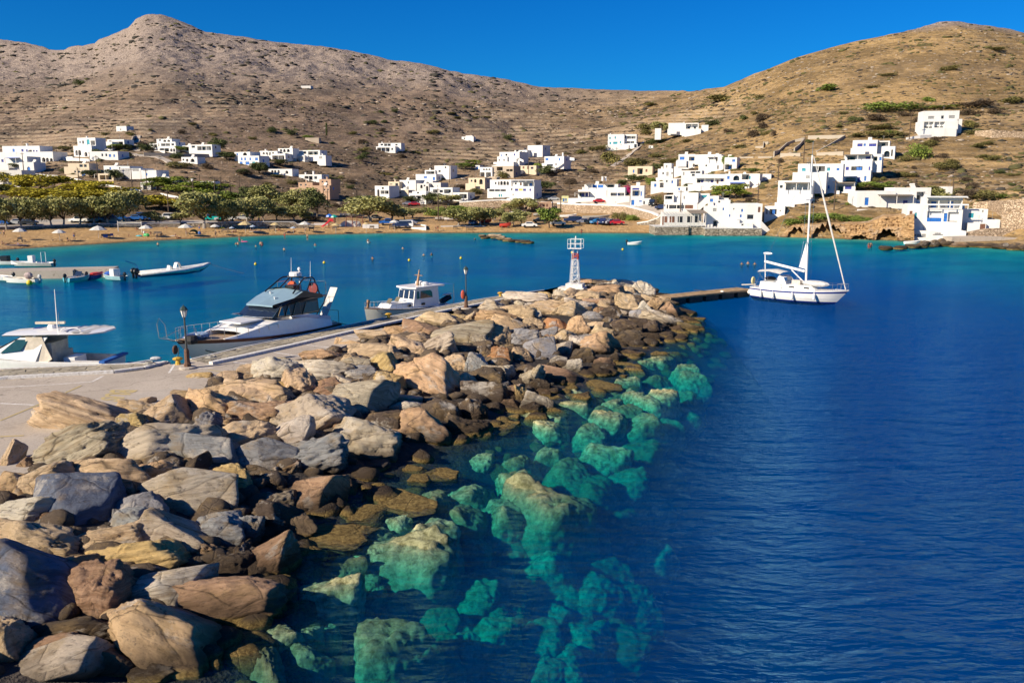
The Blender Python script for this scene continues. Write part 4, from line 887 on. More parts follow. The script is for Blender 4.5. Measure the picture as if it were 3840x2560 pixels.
houses('''
#small cream porch house below the long white house on the left slope|L|-10|c
B 865 590 1000 655 0 5;p 880 605 985 645
#white annex with blue door left of the tall arched house|L|-20|w
B 540 440 640 470 0 4;b 600 448 612 465
#little white house between the path and the verandas house|L|-15|w
B 1320 325 1395 372 0 5;o 1335 335 1350 352;p 1358 335 1385 362
#low white house behind the twin blue arches house|L|-20|w
B 2290 390 2360 425 0 5;A 2310 398 2330 420
#rough stone walled lot with beige yard in the central cluster|M|-22|c
B 1385 735 1485 790 0 5;o 1400 750 1420 765
#small white garage house below the central cluster|M|-20|w
B 1625 655 1700 700 3 5;p 1640 668 1690 695
#white vaulted outhouse near the green pine of the centre|M|-20|w
B 2075 518 2115 552 0 4;a 2085 528 2102 550
#white stair house under the stepped house|N|-30|w
B 370 700 432 745 0 4;o 385 712 400 730
#small white house right of the diagonal stair house|N|-28|w
B 925 560 1000 610 2 5;o 940 572 955 592
#white chapel like house with twin chimneys between villa and bougainvillea|N|-18|w
B 1480 905 1600 945 4 5;A 1500 912 1522 940;o 1540 915 1560 935
#low white storehouse left of the red cloth house|O|-22|w
B 640 660 700 690 1 4;o 655 668 670 684
#white block with grey shutter above the taverna stair|O|-18|w
B 1040 1060 1130 1130 2 5;g 1060 1075 1090 1105
#white lower terrace house below the black awning house|P|-26|w
B 620 560 720 660 -1 5;o 640 590 665 640;A 675 600 705 650
#two storey white house with turquoise windows high on the slope|N|-14|w
B 1410 305 1590 450 0 7;t 1426 335 1442 360;t 1484 330 1500 356;t 1428 390 1446 418;t 1468 388 1516 414;t 1540 382 1556 412
B 1590 305 1725 450 1.5 6;o 1585 325 1612 350;p 1620 325 1715 355;P 1615 382 1700 405
B 1385 425 1640 448 -2.5 3;B 1565 410 1735 470 -2 3;o 1700 415 1730 455
#flat white villa behind feathery trees high on the slope|O|-14|w
B 607 180 780 260 2 6;b 795 190 815 225
B 760 182 940 275 1 6;p 800 192 930 262
B 970 203 1048 285 1 5
B 785 245 965 320 -2 4;B 458 240 525 310 1 5
#tiny white shed on the slope below the turquoise windowed house|N|-10|w|shed|hut
B 1860 430 1908 462 0 3;o 1870 440 1885 458
#distant pale ruined hut alone on the left mountain|Z|-8|v|ruin|ruin
B 1128 322 1165 331 0 5
#small white house between the taverna and the long balcony house|O|-18|w
B 555 800 700 860 2 5;o 580 812 600 835;b 640 815 660 845
B 700 880 905 955 0 5;p 800 890 880 930;b 715 895 735 925
#white boundary house stepping down beside the pergola trees|O|-18|w
B 1125 1010 1270 1075 2 5;A 1145 1028 1180 1055;A 1200 1030 1230 1055
#long white hotel with a row of arched windows on the left edge|L|-12|w|hotel
B -120 400 470 520 3 8;A 185 440 215 485;A 225 440 250 480;A 265 440 290 478;A 297 442 320 478;A 325 444 350 480;A 370 450 400 490;A 405 452 430 490;A 440 455 465 495
B 20 347 350 405 7 7;b 110 372 130 400;n 188 375 208 398;n 230 378 245 402;n 262 380 278 405;n 292 382 306 406;n 318 384 332 408
CH 240 345 8
#white house with blue awning and arched blue door at far left|L|-10|w
B -60 440 240 520 0 7;n 12 465 32 490;a 240 535 245 585
B 170 490 300 585 -6 6;a 240 530 268 584
AB 75 455 175 500 0 2.0
#plain white house wall at the left edge behind the pines|L|-5|v
B -150 560 195 700 0 7
#tall white house with arches on the left slope|L|-22|w
B 650 345 810 445 0 7;A 665 385 685 430;A 690 385 715 430;A 745 400 770 440;A 785 400 810 440
B 683 275 760 350 3 6;o 725 300 740 330;o 700 305 712 325
B 752 275 842 345 2 5;t 765 290 790 335;p 800 300 838 340
#white terraced house beside the tall arched house|L|-15|w
B 845 310 990 375 0 6;P 870 345 985 372;o 860 325 875 340
B 948 290 1095 345 3 6;p 1000 310 1085 342;o 960 300 985 315
#small white stone hut alone high on the left slope|L|-15|w|hut|hut
B 1025 172 1115 220 0 5;o 1060 195 1068 210
#low white house with blue door above the long white wall|L|-10|w
B 790 395 1040 470 0 7;b 960 420 980 445;o 895 415 910 440;o 930 415 945 440;b 1000 422 1015 445;o 860 450 875 480
#pink walled house with blue door on the left slope|L|-8|c
B 620 545 790 615 0 6;b 720 565 750 612;o 655 565 670 585;o 690 565 705 585
B 600 500 785 545 3 5;o 700 510 730 535;o 740 510 765 535
#long white house with three roof levels behind the pines|L|-12|w
B 915 520 1020 585 1 7;b 965 535 980 555
B 1020 525 1145 600 0 7;o 1050 535 1062 560
B 1060 545 1245 640 0 7;g 1170 540 1225 570
B 1240 560 1380 640 0 7;b 1285 585 1300 610
AC 865 595 1000 630 1 2
#flat roofed white house at the foot of the left slope|L|-8|w
B 1310 620 1495 670 0 6;o 1330 635 1345 655;g 1380 640 1410 665
#white gate building with blue sign on the road|L|0|w
B 1240 668 1330 735 0 4;o 1262 690 1300 735
#three storey white house with wide verandas on the left slope|L|-18|w
B 1380 285 1515 312 4 5;A 1440 292 1465 312;A 1475 292 1500 312;o 1400 290 1420 305
B 1405 312 1548 350 2 6;p 1420 325 1500 348;o 1512 325 1535 345
B 1395 350 1550 400 0 7;p 1410 368 1490 398;A 1500 370 1520 398;A 1525 370 1545 398
#low white house beside the big dark tree on the slope|L|-15|w
B 1665 335 1870 388 0 6;p 1740 350 1860 385;o 1690 345 1720 365
B 1560 345 1680 395 2 5;p 1580 355 1670 390
#small white house with three arches below the terrace wall|L|-15|w
B 1600 445 1740 500 0 5;o 1610 460 1625 478;A 1640 460 1660 485;A 1680 460 1715 490
#white house with turquoise doors on the slope|L|-25|w
B 2100 435 2285 518 0 6;b 2125 450 2140 475;b 2155 450 2170 475;b 2200 450 2215 475;b 2115 485 2140 510;b 2165 485 2200 512;t 2225 485 2250 512;b 2250 450 2275 475
B 2068 400 2205 435 4 6;A 2140 405 2180 432;b 2085 412 2100 430
#long low white building with blue shutters behind the trees|L|-3|w
B 1640 658 1895 695 0 5;b 1660 668 1680 685;b 1700 668 1720 685;b 1785 668 1815 686;b 1840 668 1870 686
#white house with two blue arches under the roof terrace|M|-18|w
B 335 368 465 405 5 5;A 350 375 372 402;A 380 375 402 402;A 412 375 438 402
B 180 393 330 435 2 6;A 200 402 218 430;A 228 402 246 430;A 255 402 273 430;A 282 402 300 430
B 270 415 400 475 0 6;p 285 432 390 470
#white villa with veranda between green trees on the slope|M|-18|w
B 510 385 705 430 3 6;o 560 395 585 420;p 600 395 690 425
B 455 430 570 475 0 5;p 470 440 560 472
B 680 430 755 468 0 5;g 700 440 725 460
#low white house with arches near the dirt path|M|-15|w
B 250 550 460 595 0 5;A 275 560 295 588;A 300 560 320 588;A 330 560 350 588;A 400 565 425 592
#white house with flat veranda roof above the brown houses|M|-15|w
B 520 598 720 650 0 6;p 570 612 640 648;o 655 615 680 640
CH 648 590 2
#pair of unfinished brown two storey houses|M|-20|p
B 700 640 802 700 3 6;o 720 655 735 672;o 758 655 773 672
B 515 668 640 720 2 6;o 530 682 545 700;o 572 682 587 700
B 630 695 790 755 0 6;o 755 695 770 712;o 740 725 752 742;o 770 725 782 742
B 440 715 600 760 0 6;o 515 725 528 742;o 575 725 588 742
#grey stone ruin below the cypress|M|-5|s|ruin|ruin
B 575 275 695 315 0 4
#white house alone in the brown terraces with pillared veranda|M|-15|w
B 1200 350 1370 402 0 6;p 1210 362 1320 400;o 1335 365 1350 385
B 1220 322 1420 350 3 5;o 1240 328 1262 345;p 1270 326 1330 348;o 1370 330 1390 345
#tiny white chapel high on the brown slope|M|-15|w|chapel|chapel
B 1955 265 2060 300 0 4;o 1975 275 1985 290
B 1990 256 2050 275 2 3
#white cube house with arched balcony at the left end of the central cluster|M|-25|w
B 1190 698 1315 800 0 7;A 1210 730 1230 795;o 1250 710 1268 730;p 1240 740 1310 770
#cream house behind the white cube house|M|-25|c
B 1308 662 1405 725 0 6;o 1320 680 1345 690;o 1370 675 1395 715
#two storey white house with tall blank wall in the central cluster|M|-25|w
B 1408 648 1550 735 0 7;o 1420 665 1430 680;o 1480 660 1490 680;o 1425 705 1437 732;o 1450 705 1462 732;o 1475 705 1487 732
#white house with blue canvas awning and terrace|M|-25|w
B 1550 595 1730 660 0 6;b 1620 615 1650 632;b 1700 620 1720 650
B 1715 520 1855 600 5 6;o 1805 528 1820 545;o 1750 560 1770 580
B 1630 560 1720 600 4 5;p 1640 570 1715 598
#arched pale house in the middle of the central cluster|M|-25|v
B 1560 678 1665 750 0 6;A 1590 690 1610 720;o 1620 690 1635 705;A 1640 700 1660 745
B 1665 670 1770 715 2 6;A 1680 685 1700 710
#long white house with glazed porch above the stone wall|M|-22|w
B 1675 713 1875 800 0 6;p 1700 730 1740 760;o 1760 735 1790 760;p 1800 730 1860 765
B 1850 757 2010 835 0 6;o 1870 780 1880 800;o 1905 775 1918 800;p 1935 770 2000 810
#white house with open veranda over the parked cars|M|-25|w
B 1490 770 1640 860 0 6;p 1500 785 1600 815;o 1570 830 1580 850
B 1520 745 1640 775 3 5;o 1560 752 1580 768
#cream arched house on stilts beside the steps|M|-25|c
B 2015 628 2160 690 0 6;A 2065 640 2085 670;o 2035 645 2050 665;A 2110 640 2140 685
B 2015 690 2160 725 0.5 5;p 2030 695 2140 722
#white house with three round arches below the unfinished house|N|-28|w
B 0 668 135 780 0 6;A 30 683 55 700;A 60 683 85 700;A 92 683 115 700;p 0 725 50 780;p 65 725 120 780
#grey rendered unfinished house with balcony|N|-30|s
B 130 655 370 785 0 6;o 150 725 165 742;o 190 725 205 742;o 240 725 255 745;A 265 730 300 780;p 185 665 250 705;p 290 690 360 715
#big white stepped house with small blue windows on the hillside|N|-32|w
B 148 610 370 660 -2 8
B 190 550 300 640 0 7;o 205 578 218 603;o 258 578 272 603;b 230 525 243 548
B 215 500 435 640 1 8;b 230 528 242 548;o 280 520 302 545;n 372 518 388 542;o 402 575 416 610
SL 415 560 480 590 1 1
#blue shaded white houses climbing behind the stepped house|N|-35|w
B 380 480 520 545 0 6;A 445 490 462 520;o 480 495 492 515
B 525 428 690 500 5 7;b 575 478 592 502;A 530 488 550 515
#white house with diagonal outside stair and glazed porch|N|-30|w
B 710 548 925 625 1 7;b 722 568 755 595;b 868 568 885 597;AW 0 0 0 0 0 0
B 680 625 830 715 0 5;o 735 635 805 658;b 690 700 708 720
SL 820 660 905 600 -.4 1.1
CH 915 530 3;SL 990 560 1040 565 0 1.2
#orange and white small house under bare trees|N|-25|c
B 430 650 620 740 0 5;r 470 660 490 685;r 520 655 535 690;o 560 665 590 690;o 440 710 455 735
#white house with four arched windows above the stone wall|N|-22|w
B 80 905 330 1005 0 7;p 100 912 285 935;t 205 965 222 995;t 230 965 245 995
B 110 805 345 885 2 6;o 165 830 182 860;A 198 825 215 865;A 222 822 250 865;A 256 822 285 865;A 292 825 318 865
SL 80 935 145 1000 -.3 .9
#white two storey house with wide flat eaves above the stone wall|N|-25|w
B 328 878 595 1025 0 7;o 342 900 358 925;n 385 905 420 930;y 428 905 470 928;n 475 905 508 930;n 545 905 565 930;o 360 960 370 985
B 362 808 598 880 1 6;o 382 838 405 862;r 440 838 460 870;P 475 835 595 880
AW 350 812 605 835 1 1.0
#small cream boat house with three brown windows|N|0|p|boat house|boat_house
B 632 1048 790 1110 0 5;r 658 1072 676 1102;r 692 1072 716 1104;r 732 1072 750 1104
B 655 1105 760 1160 -1 2;v 0 0 0 0
#small yellowish hut at the bend of the coast road|N|-5|y|hut|hut
B 900 985 975 1065 0 4;b 912 1012 932 1048;b 940 1012 956 1040
#white villa with dark awnings and navy doors|N|-18|w
B 1150 855 1500 960 4 7;b 1240 862 1290 895;b 1300 862 1360 895;o 1405 862 1470 895
B 1080 915 1395 1050 0 7;o 1095 948 1120 990;n 1120 950 1150 990;n 1165 945 1210 992
AC 1160 855 1250 895 4 1.6;AC 1370 858 1500 895 4 1.8;AC 1060 945 1215 990 0 2.2
B 970 1010 1400 1065 -5 4
CH 1350 800 8;CH 1385 800 9
#white house with red bougainvillea over the porch|N|-12|w
B 1400 890 1600 990 1 6;P 1440 950 1590 990;b 1505 950 1520 985
B 1395 985 1650 1085 -3 4;o 1490 1048 1500 1060
#narrow white house with blue balcony and blue gate|N|-12|w
B 1660 870 1810 1085 0 6;n 1680 898 1755 918;P 1680 925 1760 985;b 1668 1028 1702 1085;b 1770 935 1785 985;b 1808 945 1835 980
B 1735 1010 1880 1100 -2 4;b 1755 1035 1785 1050;o 1800 1040 1820 1080
#brown arched house with terrace above the villa|N|-20|c
B 1630 658 1900 775 0 6;W 0 0 0 0;b 1685 695 1702 730;p 1735 680 1795 745;r 1825 690 1845 720
#white house with blue shuttered corner room and red cloth|O|-22|w
B 718 525 900 605 1 6;b 732 552 785 588;P 832 552 940 600
B 690 598 945 690 0 7;b 748 645 772 680;o 805 640 825 668;p 875 630 935 665
#white house with big white awning above the village|O|-24|w
B 940 545 1215 720 0 7;o 1015 640 1035 662;o 1145 648 1162 692;p 1130 555 1150 600
B 900 528 1190 560 3 6
AW 1035 555 1120 600 0 1.2;b 0 0 0 0
#white annex with grape pergola and blue window|O|-26|w
B 1225 560 1360 700 0 5;b 1310 582 1345 610;b 1195 560 1212 600;P 1230 640 1310 695
#white terrace house with ridged cornice and small windows|O|-20|w
B 490 685 750 800 0 7;o 540 725 560 748;g 585 720 610 765;o 640 725 655 745
B 555 625 640 685 2 5;g 578 645 598 675
#white house with porches and small dark water tank roof|O|-20|w
B 750 705 975 790 0 6;g 768 720 785 758;p 850 715 960 735;o 865 742 900 768
B 940 745 1230 850 -1 5;v 0 0 0 0
#white house with parasol terrace and single blue window|O|-16|w
B 413 825 655 945 0 7;b 450 850 475 885;p 512 840 630 892
AW 575 798 820 830 0 1.5;b 730 835 748 865
#white house with long curved balcony and navy windows|O|-18|w
B 905 790 1240 860 2 6;p 920 805 960 850;n 965 808 992 838;n 1075 808 1102 838;r 1138 808 1158 850;n 1185 795 1212 828
B 820 855 1260 925 0 5;b 970 878 998 925
AW 905 788 1230 850 2 1.4
#white house with big round arch and blue striped pergola|O|-22|w
B 1230 740 1615 830 2 7;b 1255 765 1282 800;A 1322 760 1390 815;p 1415 745 1500 805;t 1495 765 1515 800
B 1270 820 1500 920 0 6;P 1290 840 1440 890
AB 1290 842 1450 885 0 1.4;DS 1448 735 4
SL 1530 880 1620 815 -.5 1.2
#white outbuilding with small dark door at the path top|O|-20|w|outbuilding
B 1645 742 1740 810 0 5;o 1655 768 1668 805
#tall white house with four slit windows and inside corner stair|O|-18|w
B 660 950 935 1070 1 7;g 775 985 790 1020;o 862 985 868 1018;o 878 985 884 1018;o 892 985 898 1018;o 700 985 712 1010
B 560 975 665 1070 0 5;p 570 985 650 1020
B 925 960 1060 1080 3 6;t 940 980 955 1010;t 975 975 1035 1005
#long white taverna with open ground floor front|O|-14|w|taverna
B 555 1060 925 1190 0 7;p 615 1085 780 1125;r 790 1085 880 1125;A 588 1080 603 1125;o 560 1080 575 1100
SL 930 1080 1040 980 -.3 2
#small white house with bright blue shutter and outside stair|O|-20|w
B 1060 985 1160 1120 0 6;b 1065 1015 1100 1058;g 1100 1120 1138 1155
#large white waterfront house with scattered small blue windows|O|-8|w|house|house|1300 1340 209
B 1150 1030 1290 1110 3 6;A 1145 1030 1180 1058
B 1270 1070 1640 1330 0 9;b 1410 1128 1430 1160;o 1322 1118 1338 1138;b 1265 1188 1290 1215;b 1395 1190 1415 1220;o 1475 1190 1548 1242;r 1595 1105 1622 1165;o 1415 1292 1438 1315
B 1020 1100 1272 1330 1 8;b 1205 1115 1222 1142;g 1100 1120 1138 1155;b 1265 1188 1280 1212;O 1100 1255 1150 1320
B 1360 1285 1540 1335 -2.5 3;o 1412 1292 1438 1314
#waterfront white house with blue door and stone plinth|O|-20|w|house|house|1750 1260 212
B 1665 1100 1890 1235 0 6;b 1750 1135 1782 1185;g 1680 1128 1702 1185;p 1720 1130 1800 1188;o 1835 1140 1848 1158
#white house with green window and broad pergola porch|O|-24|w
B 2035 630 2165 760 6 6;t 2080 678 2120 712;p 0 0 0 0
B 1975 725 2350 850 4 7;g 2125 760 2170 795
B 1815 815 2200 1000 0 7;o 1835 865 1870 900;p 1900 845 2180 920
AC 1890 842 2160 925 0 1.5
B 1805 1000 2180 1080 -3 3
#upper white house with blue double shutters on the right slope|P|-26|w
B 440 352 700 455 3 7;n 490 388 545 420;b 555 388 580 415;n 612 388 690 418
B 630 418 885 540 5 7;A 770 465 830 530;A 845 450 862 520
B 700 360 830 420 6 5;p 708 372 815 415
#white house with black awning and blue doors on the right slope|P|-26|w
B 360 500 750 595 2 7;p 385 520 470 560;n 577 525 628 552;p 655 525 700 570;b 720 528 755 565
AC 355 508 645 555 2 1.6
B 315 565 645 680 0 6;n 368 632 402 668;b 478 632 535 698;p 425 628 545 672;n 608 630 626 672
B 350 670 630 790 -1.5 6;p 370 745 470 790;n 490 742 520 790;b 562 728 585 780
#white house front with blue balcony cloth and pergola|P|-24|w
B 120 795 470 905 0 6;b 168 828 198 862;p 270 830 345 895;n 360 830 430 868
AC 272 800 465 860 0 1.3
B 0 600 340 760 3 7;b 272 645 302 672;p 5 625 150 680;t 172 640 205 675
#three storey white house high on the right hillside|P|-8|w
B 1185 45 1560 150 4 6;g 1235 100 1298 132;o 1370 95 1400 130;g 1452 92 1515 125
B 1165 150 1545 300 1 7;p 1190 160 1290 225;p 1300 160 1408 220;v 0 0 0 0
B 1535 130 1588 250 4 5
B 1150 225 1530 310 0 3
#long white house with cane roof veranda above the cliff|P|-6|w|house|house|700 1100 207
B 485 885 890 1100 1 8;b 568 955 608 1035
B 880 850 1260 1030 3 8;o 1035 880 1045 890;p 1110 895 1200 1020
B 700 935 1110 1020 .98 8;b 735 978 765 1008;n 845 980 895 1022;n 970 985 1018 1015
AC 700 930 1055 1020 .9 2.0
B 1000 1025 1215 1110 0 4
B 1430 840 1490 910 8 5
''')
# ================================================================ WALLS, CLIFF, SHORE BUILDINGS
def wallpx(f, pts, th, m_, label, cat='wall', name='wall', cap=None, fix=None, z_down=1.0, kind=None):
    P = []
    for (x, yt, yb) in pts:
        px, pt = fr(f, x, yt); _, pb = fr(f, x, yb); g = at_y(px, pb, fix) if fix else ground(px, pb); top = at_y(px, pt, g.y); P.append((g, max(top.z, g.z + .15)))
    mb = MB(); secs = []
    for i, (g, zt) in enumerate(P):
        a = P[max(0, i - 1)][0]; b = P[min(len(P) - 1, i + 1)][0]; d = (b - a).to_2d().normalized(); q = Vector((-d.y, d.x)) * th
        secs.append([(g.x, g.y, g.z - z_down), (g.x, g.y, zt), (g.x + q.x, g.y + q.y, zt), (g.x + q.x, g.y + q.y, g.z - z_down)])
    mb.loft(secs, closed=True, caps=True); o = mb.build(name, m_); tag(o, label, cat, None, kind)
    if cap:
        mb = MB(); secs = []
        for i, (g, zt) in enumerate(P):
            a = P[max(0, i - 1)][0]; b = P[min(len(P) - 1, i + 1)][0]; d = (b - a).to_2d().normalized(); q = Vector((-d.y, d.x)); e = q * -.06; q = q * (th + .06)
            secs.append([(g.x + e.x, g.y + e.y, zt + .003), (g.x + e.x, g.y + e.y, zt + cap), (g.x + q.x, g.y + q.y, zt + cap), (g.x + q.x, g.y + q.y, zt + .003)])
        mb.loft(secs, closed=True, caps=True); mb.build('coping', MW['w'], o)
    return o
wallpx('N', [(850, 1075, 1160), (1100, 1085, 1172), (1390, 1092, 1178), (1600, 1102, 1200), (1750, 1140, 1228), (1880, 1175, 1250), (1965, 1212, 1262)], .6, M_RUB, 'long pale rubble retaining wall with white coping under the coast road', 'retaining wall', 'retaining_wall', .45)
wallpx('N', [(1730, 1290, 1305), (1850, 1272, 1308), (1960, 1232, 1300), (1990, 1200, 1310)], .5, M_RUBD, 'low rounded wall where the white coping drops to the beach', 'retaining wall', 'retaining_wall', .3)
wallpx('M', [(1935, 848, 905), (2100, 835, 900), (2300, 826, 890), (2500, 838, 900), (2750, 850, 915)], .6, M_RUB, 'golden rubble retaining wall under the white houses with flat eaves', 'retaining wall', 'retaining_wall', .35)
wallpx('L', [(200, 590, 625), (330, 592, 630), (500, 606, 640), (700, 640, 665), (900, 680, 700), (1100, 712, 732), (1235, 738, 760)], .5, MW['w'], 'long white wall descending the left slope to the gate building')
wallpx('L', [(1415, 762, 780), (1560, 790, 808), (1720, 822, 842)], .4, MW['w'], 'white wall behind the green pines near the telegraph poles')
wallpx('L', [(530, 445, 470), (640, 452, 478), (790, 462, 485)], .4, MW['w'], 'white terrace wall left of the arched house')
wallpx('L', [(1270, 405, 440), (1500, 412, 440), (1910, 420, 440)], .5, MW['s'], 'grey terrace wall below the white house on the slope')
wallpx('L', [(1165, 300, 340), (1180, 262, 300), (1200, 255, 270)], .5, MW['s'], 'curved stone wall beside the concrete path up the slope')
wallpx('H', [(-200, 292, 338), (0, 288, 336), (280, 287, 340)], .5, M_RUBD, 'stone sea wall behind the beach near the volleyball net', 'sea wall', 'sea_wall', .12)
wallpx('H', [(372, 285, 340), (700, 278, 345), (1100, 268, 350), (1500, 266, 356), (1850, 268, 352), (1900, 300, 352), (2130, 304, 352)], .5, M_RUBD, 'long stone sea wall with drain arches behind the umbrellas', 'sea wall', 'sea_wall', .14)
for i, x in enumerate((1520, 1625, 1722)):
    g = ground(*fr('H', x, 352)); MB().lathe((g.x, g.y - .35, g.z - .1), [(.75, -.25), (.75, .25)], 14, 'y').build('drain_arch', mat('shadowy_opening', (.01, .01, .01), .9)).name = 'culvert'
for i, o in enumerate([o for o in bpy.data.objects if o.name.startswith('culvert')]): tag(o, ['left', 'middle', 'right'][i % 3] + ' dark round drain opening in the stone sea wall', 'drain')
wallpx('G', [(-100, 268, 305), (400, 252, 290), (900, 236, 270), (1300, 222, 255), (1620, 222, 262), (2352, 225, 262)], .5, M_RUBD, 'low wall between the tree lined road and the left beach', 'sea wall', 'sea_wall', .1)
wallpx('G', [(150, 170, 215), (500, 165, 215), (960, 150, 200), (1330, 140, 190), (1800, 150, 190)], .4, MW['v'], 'pale wall behind the parked cars under the trees')
wallpx('I', [(-10, 355, 385), (190, 352, 385)], .5, MW['v'], 'low concrete wall left of the playground slide')
wallpx('I', [(660, 375, 425), (880, 372, 428)], 1.2, MW['w'], 'short white beach wall below the swings')
wallpx('I', [(1320, 412, 430), (1535, 412, 455), (1540, 380, 400), (1480, 372, 385), (1380, 374, 384)], .4, MW['w'], 'white kerb wall curving around the beach parking')
wallpx('I', [(340, 380, 400), (400, 330, 402), (480, 322, 404), (620, 332, 405), (640, 372, 405)], .3, MW['v'], 'rounded pale mural wall behind the playground swings')
wallpx('I', [(1740, 392, 410), (2000, 385, 402), (2352, 395, 405)], .4, MW['v'], 'low concrete edge by the trees at the middle of the beach')
M_GWALL = stucco('grey_beige_concrete', (.40, .35, .28))
for pts, lb in (([(1565, 437, 460), (1655, 432, 455), (1660, 385, 420), (1705, 388, 412)], 'stepped concrete wall left of the telegraph pole'), ([(1775, 492, 560), (1830, 478, 505), (1870, 440, 470), (1920, 395, 430), (2000, 365, 390), (2110, 335, 365)], 'stepped concrete stair wall climbing to the road'),
                ([(1595, 550, 572), (1745, 550, 572)], 'low beige terrace wall right of the white awning house'), ([(1838, 515, 558), (2060, 512, 550)], 'beige terrace wall above the tall white house'), ([(2000, 455, 500), (2060, 410, 445), (2110, 350, 385)], 'diagonal stair wall beside the pole'), ([(1380, 555, 575), (1540, 552, 572)], 'white terrace wall behind the blue window annex')):
    wallpx('O', pts, .4, M_GWALL, lb)
wallpx('P', [(-30, 305, 345), (180, 300, 345), (360, 298, 330)], .5, M_GWALL, 'long grey road wall right of the sailing yacht mast'); wallpx('P', [(70, 470, 480), (200, 395, 410), (360, 300, 330)], .4, M_GWALL, 'stair wall rising to the grey road wall')
wallpx('P', [(60, 485, 515), (340, 470, 515)], .4, M_GWALL, 'beige terrace wall beside the black awning house'); wallpx('P', [(1005, 325, 350), (1150, 300, 335), (1350, 290, 315)], .4, MW['w'], 'white wall in front of the high hillside house')
wallpx('P', [(1720, 255, 310), (1900, 245, 330), (2240, 270, 330)], .5, M_RUB, 'dry stone wall right of the high hillside house')
wallpx('P', [(1700, 1010, 1080), (1850, 990, 1085), (2000, 985, 1150), (2400, 960, 1150)], 1.5, M_RUB, 'upper tier of dry stone terrace at the right edge'); wallpx('P', [(1990, 1130, 1290), (2120, 1120, 1290), (2400, 1100, 1290)], 1.5, M_RUB, 'lower tier of dry stone terrace at the right edge')
wallpx('P', [(1640, 1330, 1390), (1850, 1285, 1395), (2000, 1280, 1400), (2400, 1290, 1420)], 2.0, M_RUB, 'stone built quay wall under the terraces at the right edge', 'sea wall', 'sea_wall', fix=182)
wallpx('P', [(1480, 1375, 1430), (1700, 1365, 1432), (2000, 1372, 1440), (2400, 1385, 1450)], 4.0, M_SMOOTH, 'flat concrete landing at the foot of the stone terraces', 'landing', 'landing', fix=178)
wallpx('L', [(95, 772, 800), (0, 775, 803), (-100, 775, 805)], .4, M_RUB, 'rubble wall end behind the yellow pines at the left edge')
# concrete path climbing on the left slope and the coast road
def ribbon(name, m_, f, L, label, lift=.25, kind='structure'):
    mb = MB(); secs = []
    for (x1, y1, x2, y2) in L:
        a, b = ground(*fr(f, x1, y1)), ground(*fr(f, x2, y2)); secs.append([(a.x, a.y, a.z + lift), (b.x, b.y, b.z + lift), (b.x, b.y, b.z - 1.5), (a.x, a.y, a.z - 1.5)])
    S2 = []
    for a, b in zip(secs, secs[1:]):
        for k in range(4): S2.append([tuple(Vector(p).lerp(Vector(q), k / 4)) for p, q in zip(a, b)])
    S2.append(secs[-1]); mb.loft(S2, True, True); tag(mb.build(name, m_), label, None, None, kind)
ribbon('path', M_SMOOTH, 'L', [(1185, 262, 1240, 258), (1175, 300, 1235, 300), (1165, 340, 1215, 340), (1180, 385, 1240, 380), (1160, 420, 1225, 425), (1200, 440, 1330, 432), (1370, 450, 1420, 440), (1440, 480, 1480, 468), (1560, 540, 1600, 525)], 'concrete path climbing the left slope')
ribbon('road', M_SMOOTH, 'G', [(-100, 262, -100, 215), (400, 248, 400, 205), (900, 232, 900, 200), (1300, 218, 1300, 190), (1700, 216, 1700, 180), (2352, 220, 2352, 178), (3000, 205, 3000, 170)], 'road along the back of the beach', .12)
ribbon('road', M_SMOOTH, 'N', [(800, 1062, 800, 1045), (1100, 1070, 1100, 1056), (1400, 1078, 1400, 1066), (1600, 1090, 1640, 1070), (1760, 1130, 1790, 1095), (1880, 1165, 2000, 1120), (1965, 1195, 2060, 1165)], 'coast road above the rubble wall', .5)
ribbon('path', M_SMOOTH, 'N', [(1440, 655, 1490, 660), (1560, 580, 1600, 590), (1680, 490, 1700, 500), (1760, 425, 1780, 435), (1800, 380, 1812, 390)], 'stepped stone path up to the blue windowed house', .2)
# ---------------------------------------------------------------- cliff with sea caves
m, t = newmat('cliff_rock'); N = NT(t); pos = N.n('NewGeometry').outputs['Position']; zz = N.n('SeparateXYZ', i={'Vector': pos}).outputs[2]
a = N.noise(N.scale(pos, (.5, .5, 2.6)), 1.0, 7, .7); b = N.noise(pos, .35, 4, .6)
c = N.mix(N.ramp(a, [(.38, 0.0), (.6, 1.0)]), (.22, .13, .065), (.52, .34, .17)); c = N.mix(N.ramp(b, [(.5, 0.0), (.62, .6)]), c, (.42, .33, .24)); c = N.mix(N.ramp(N.math('ADD', zz, N.math('MULTIPLY', a, .5)), [(.3, .8), (.9, 0.0)]), c, (.07, .05, .035))
N.out(c, .95, 0, a, 1.0, .5, .1); M_CLIFF = m
cx = np.linspace(2925, 3428, 240); cz = np.linspace(-1.2, 1, 60)
CV = np.zeros((len(cx), len(cz), 3))
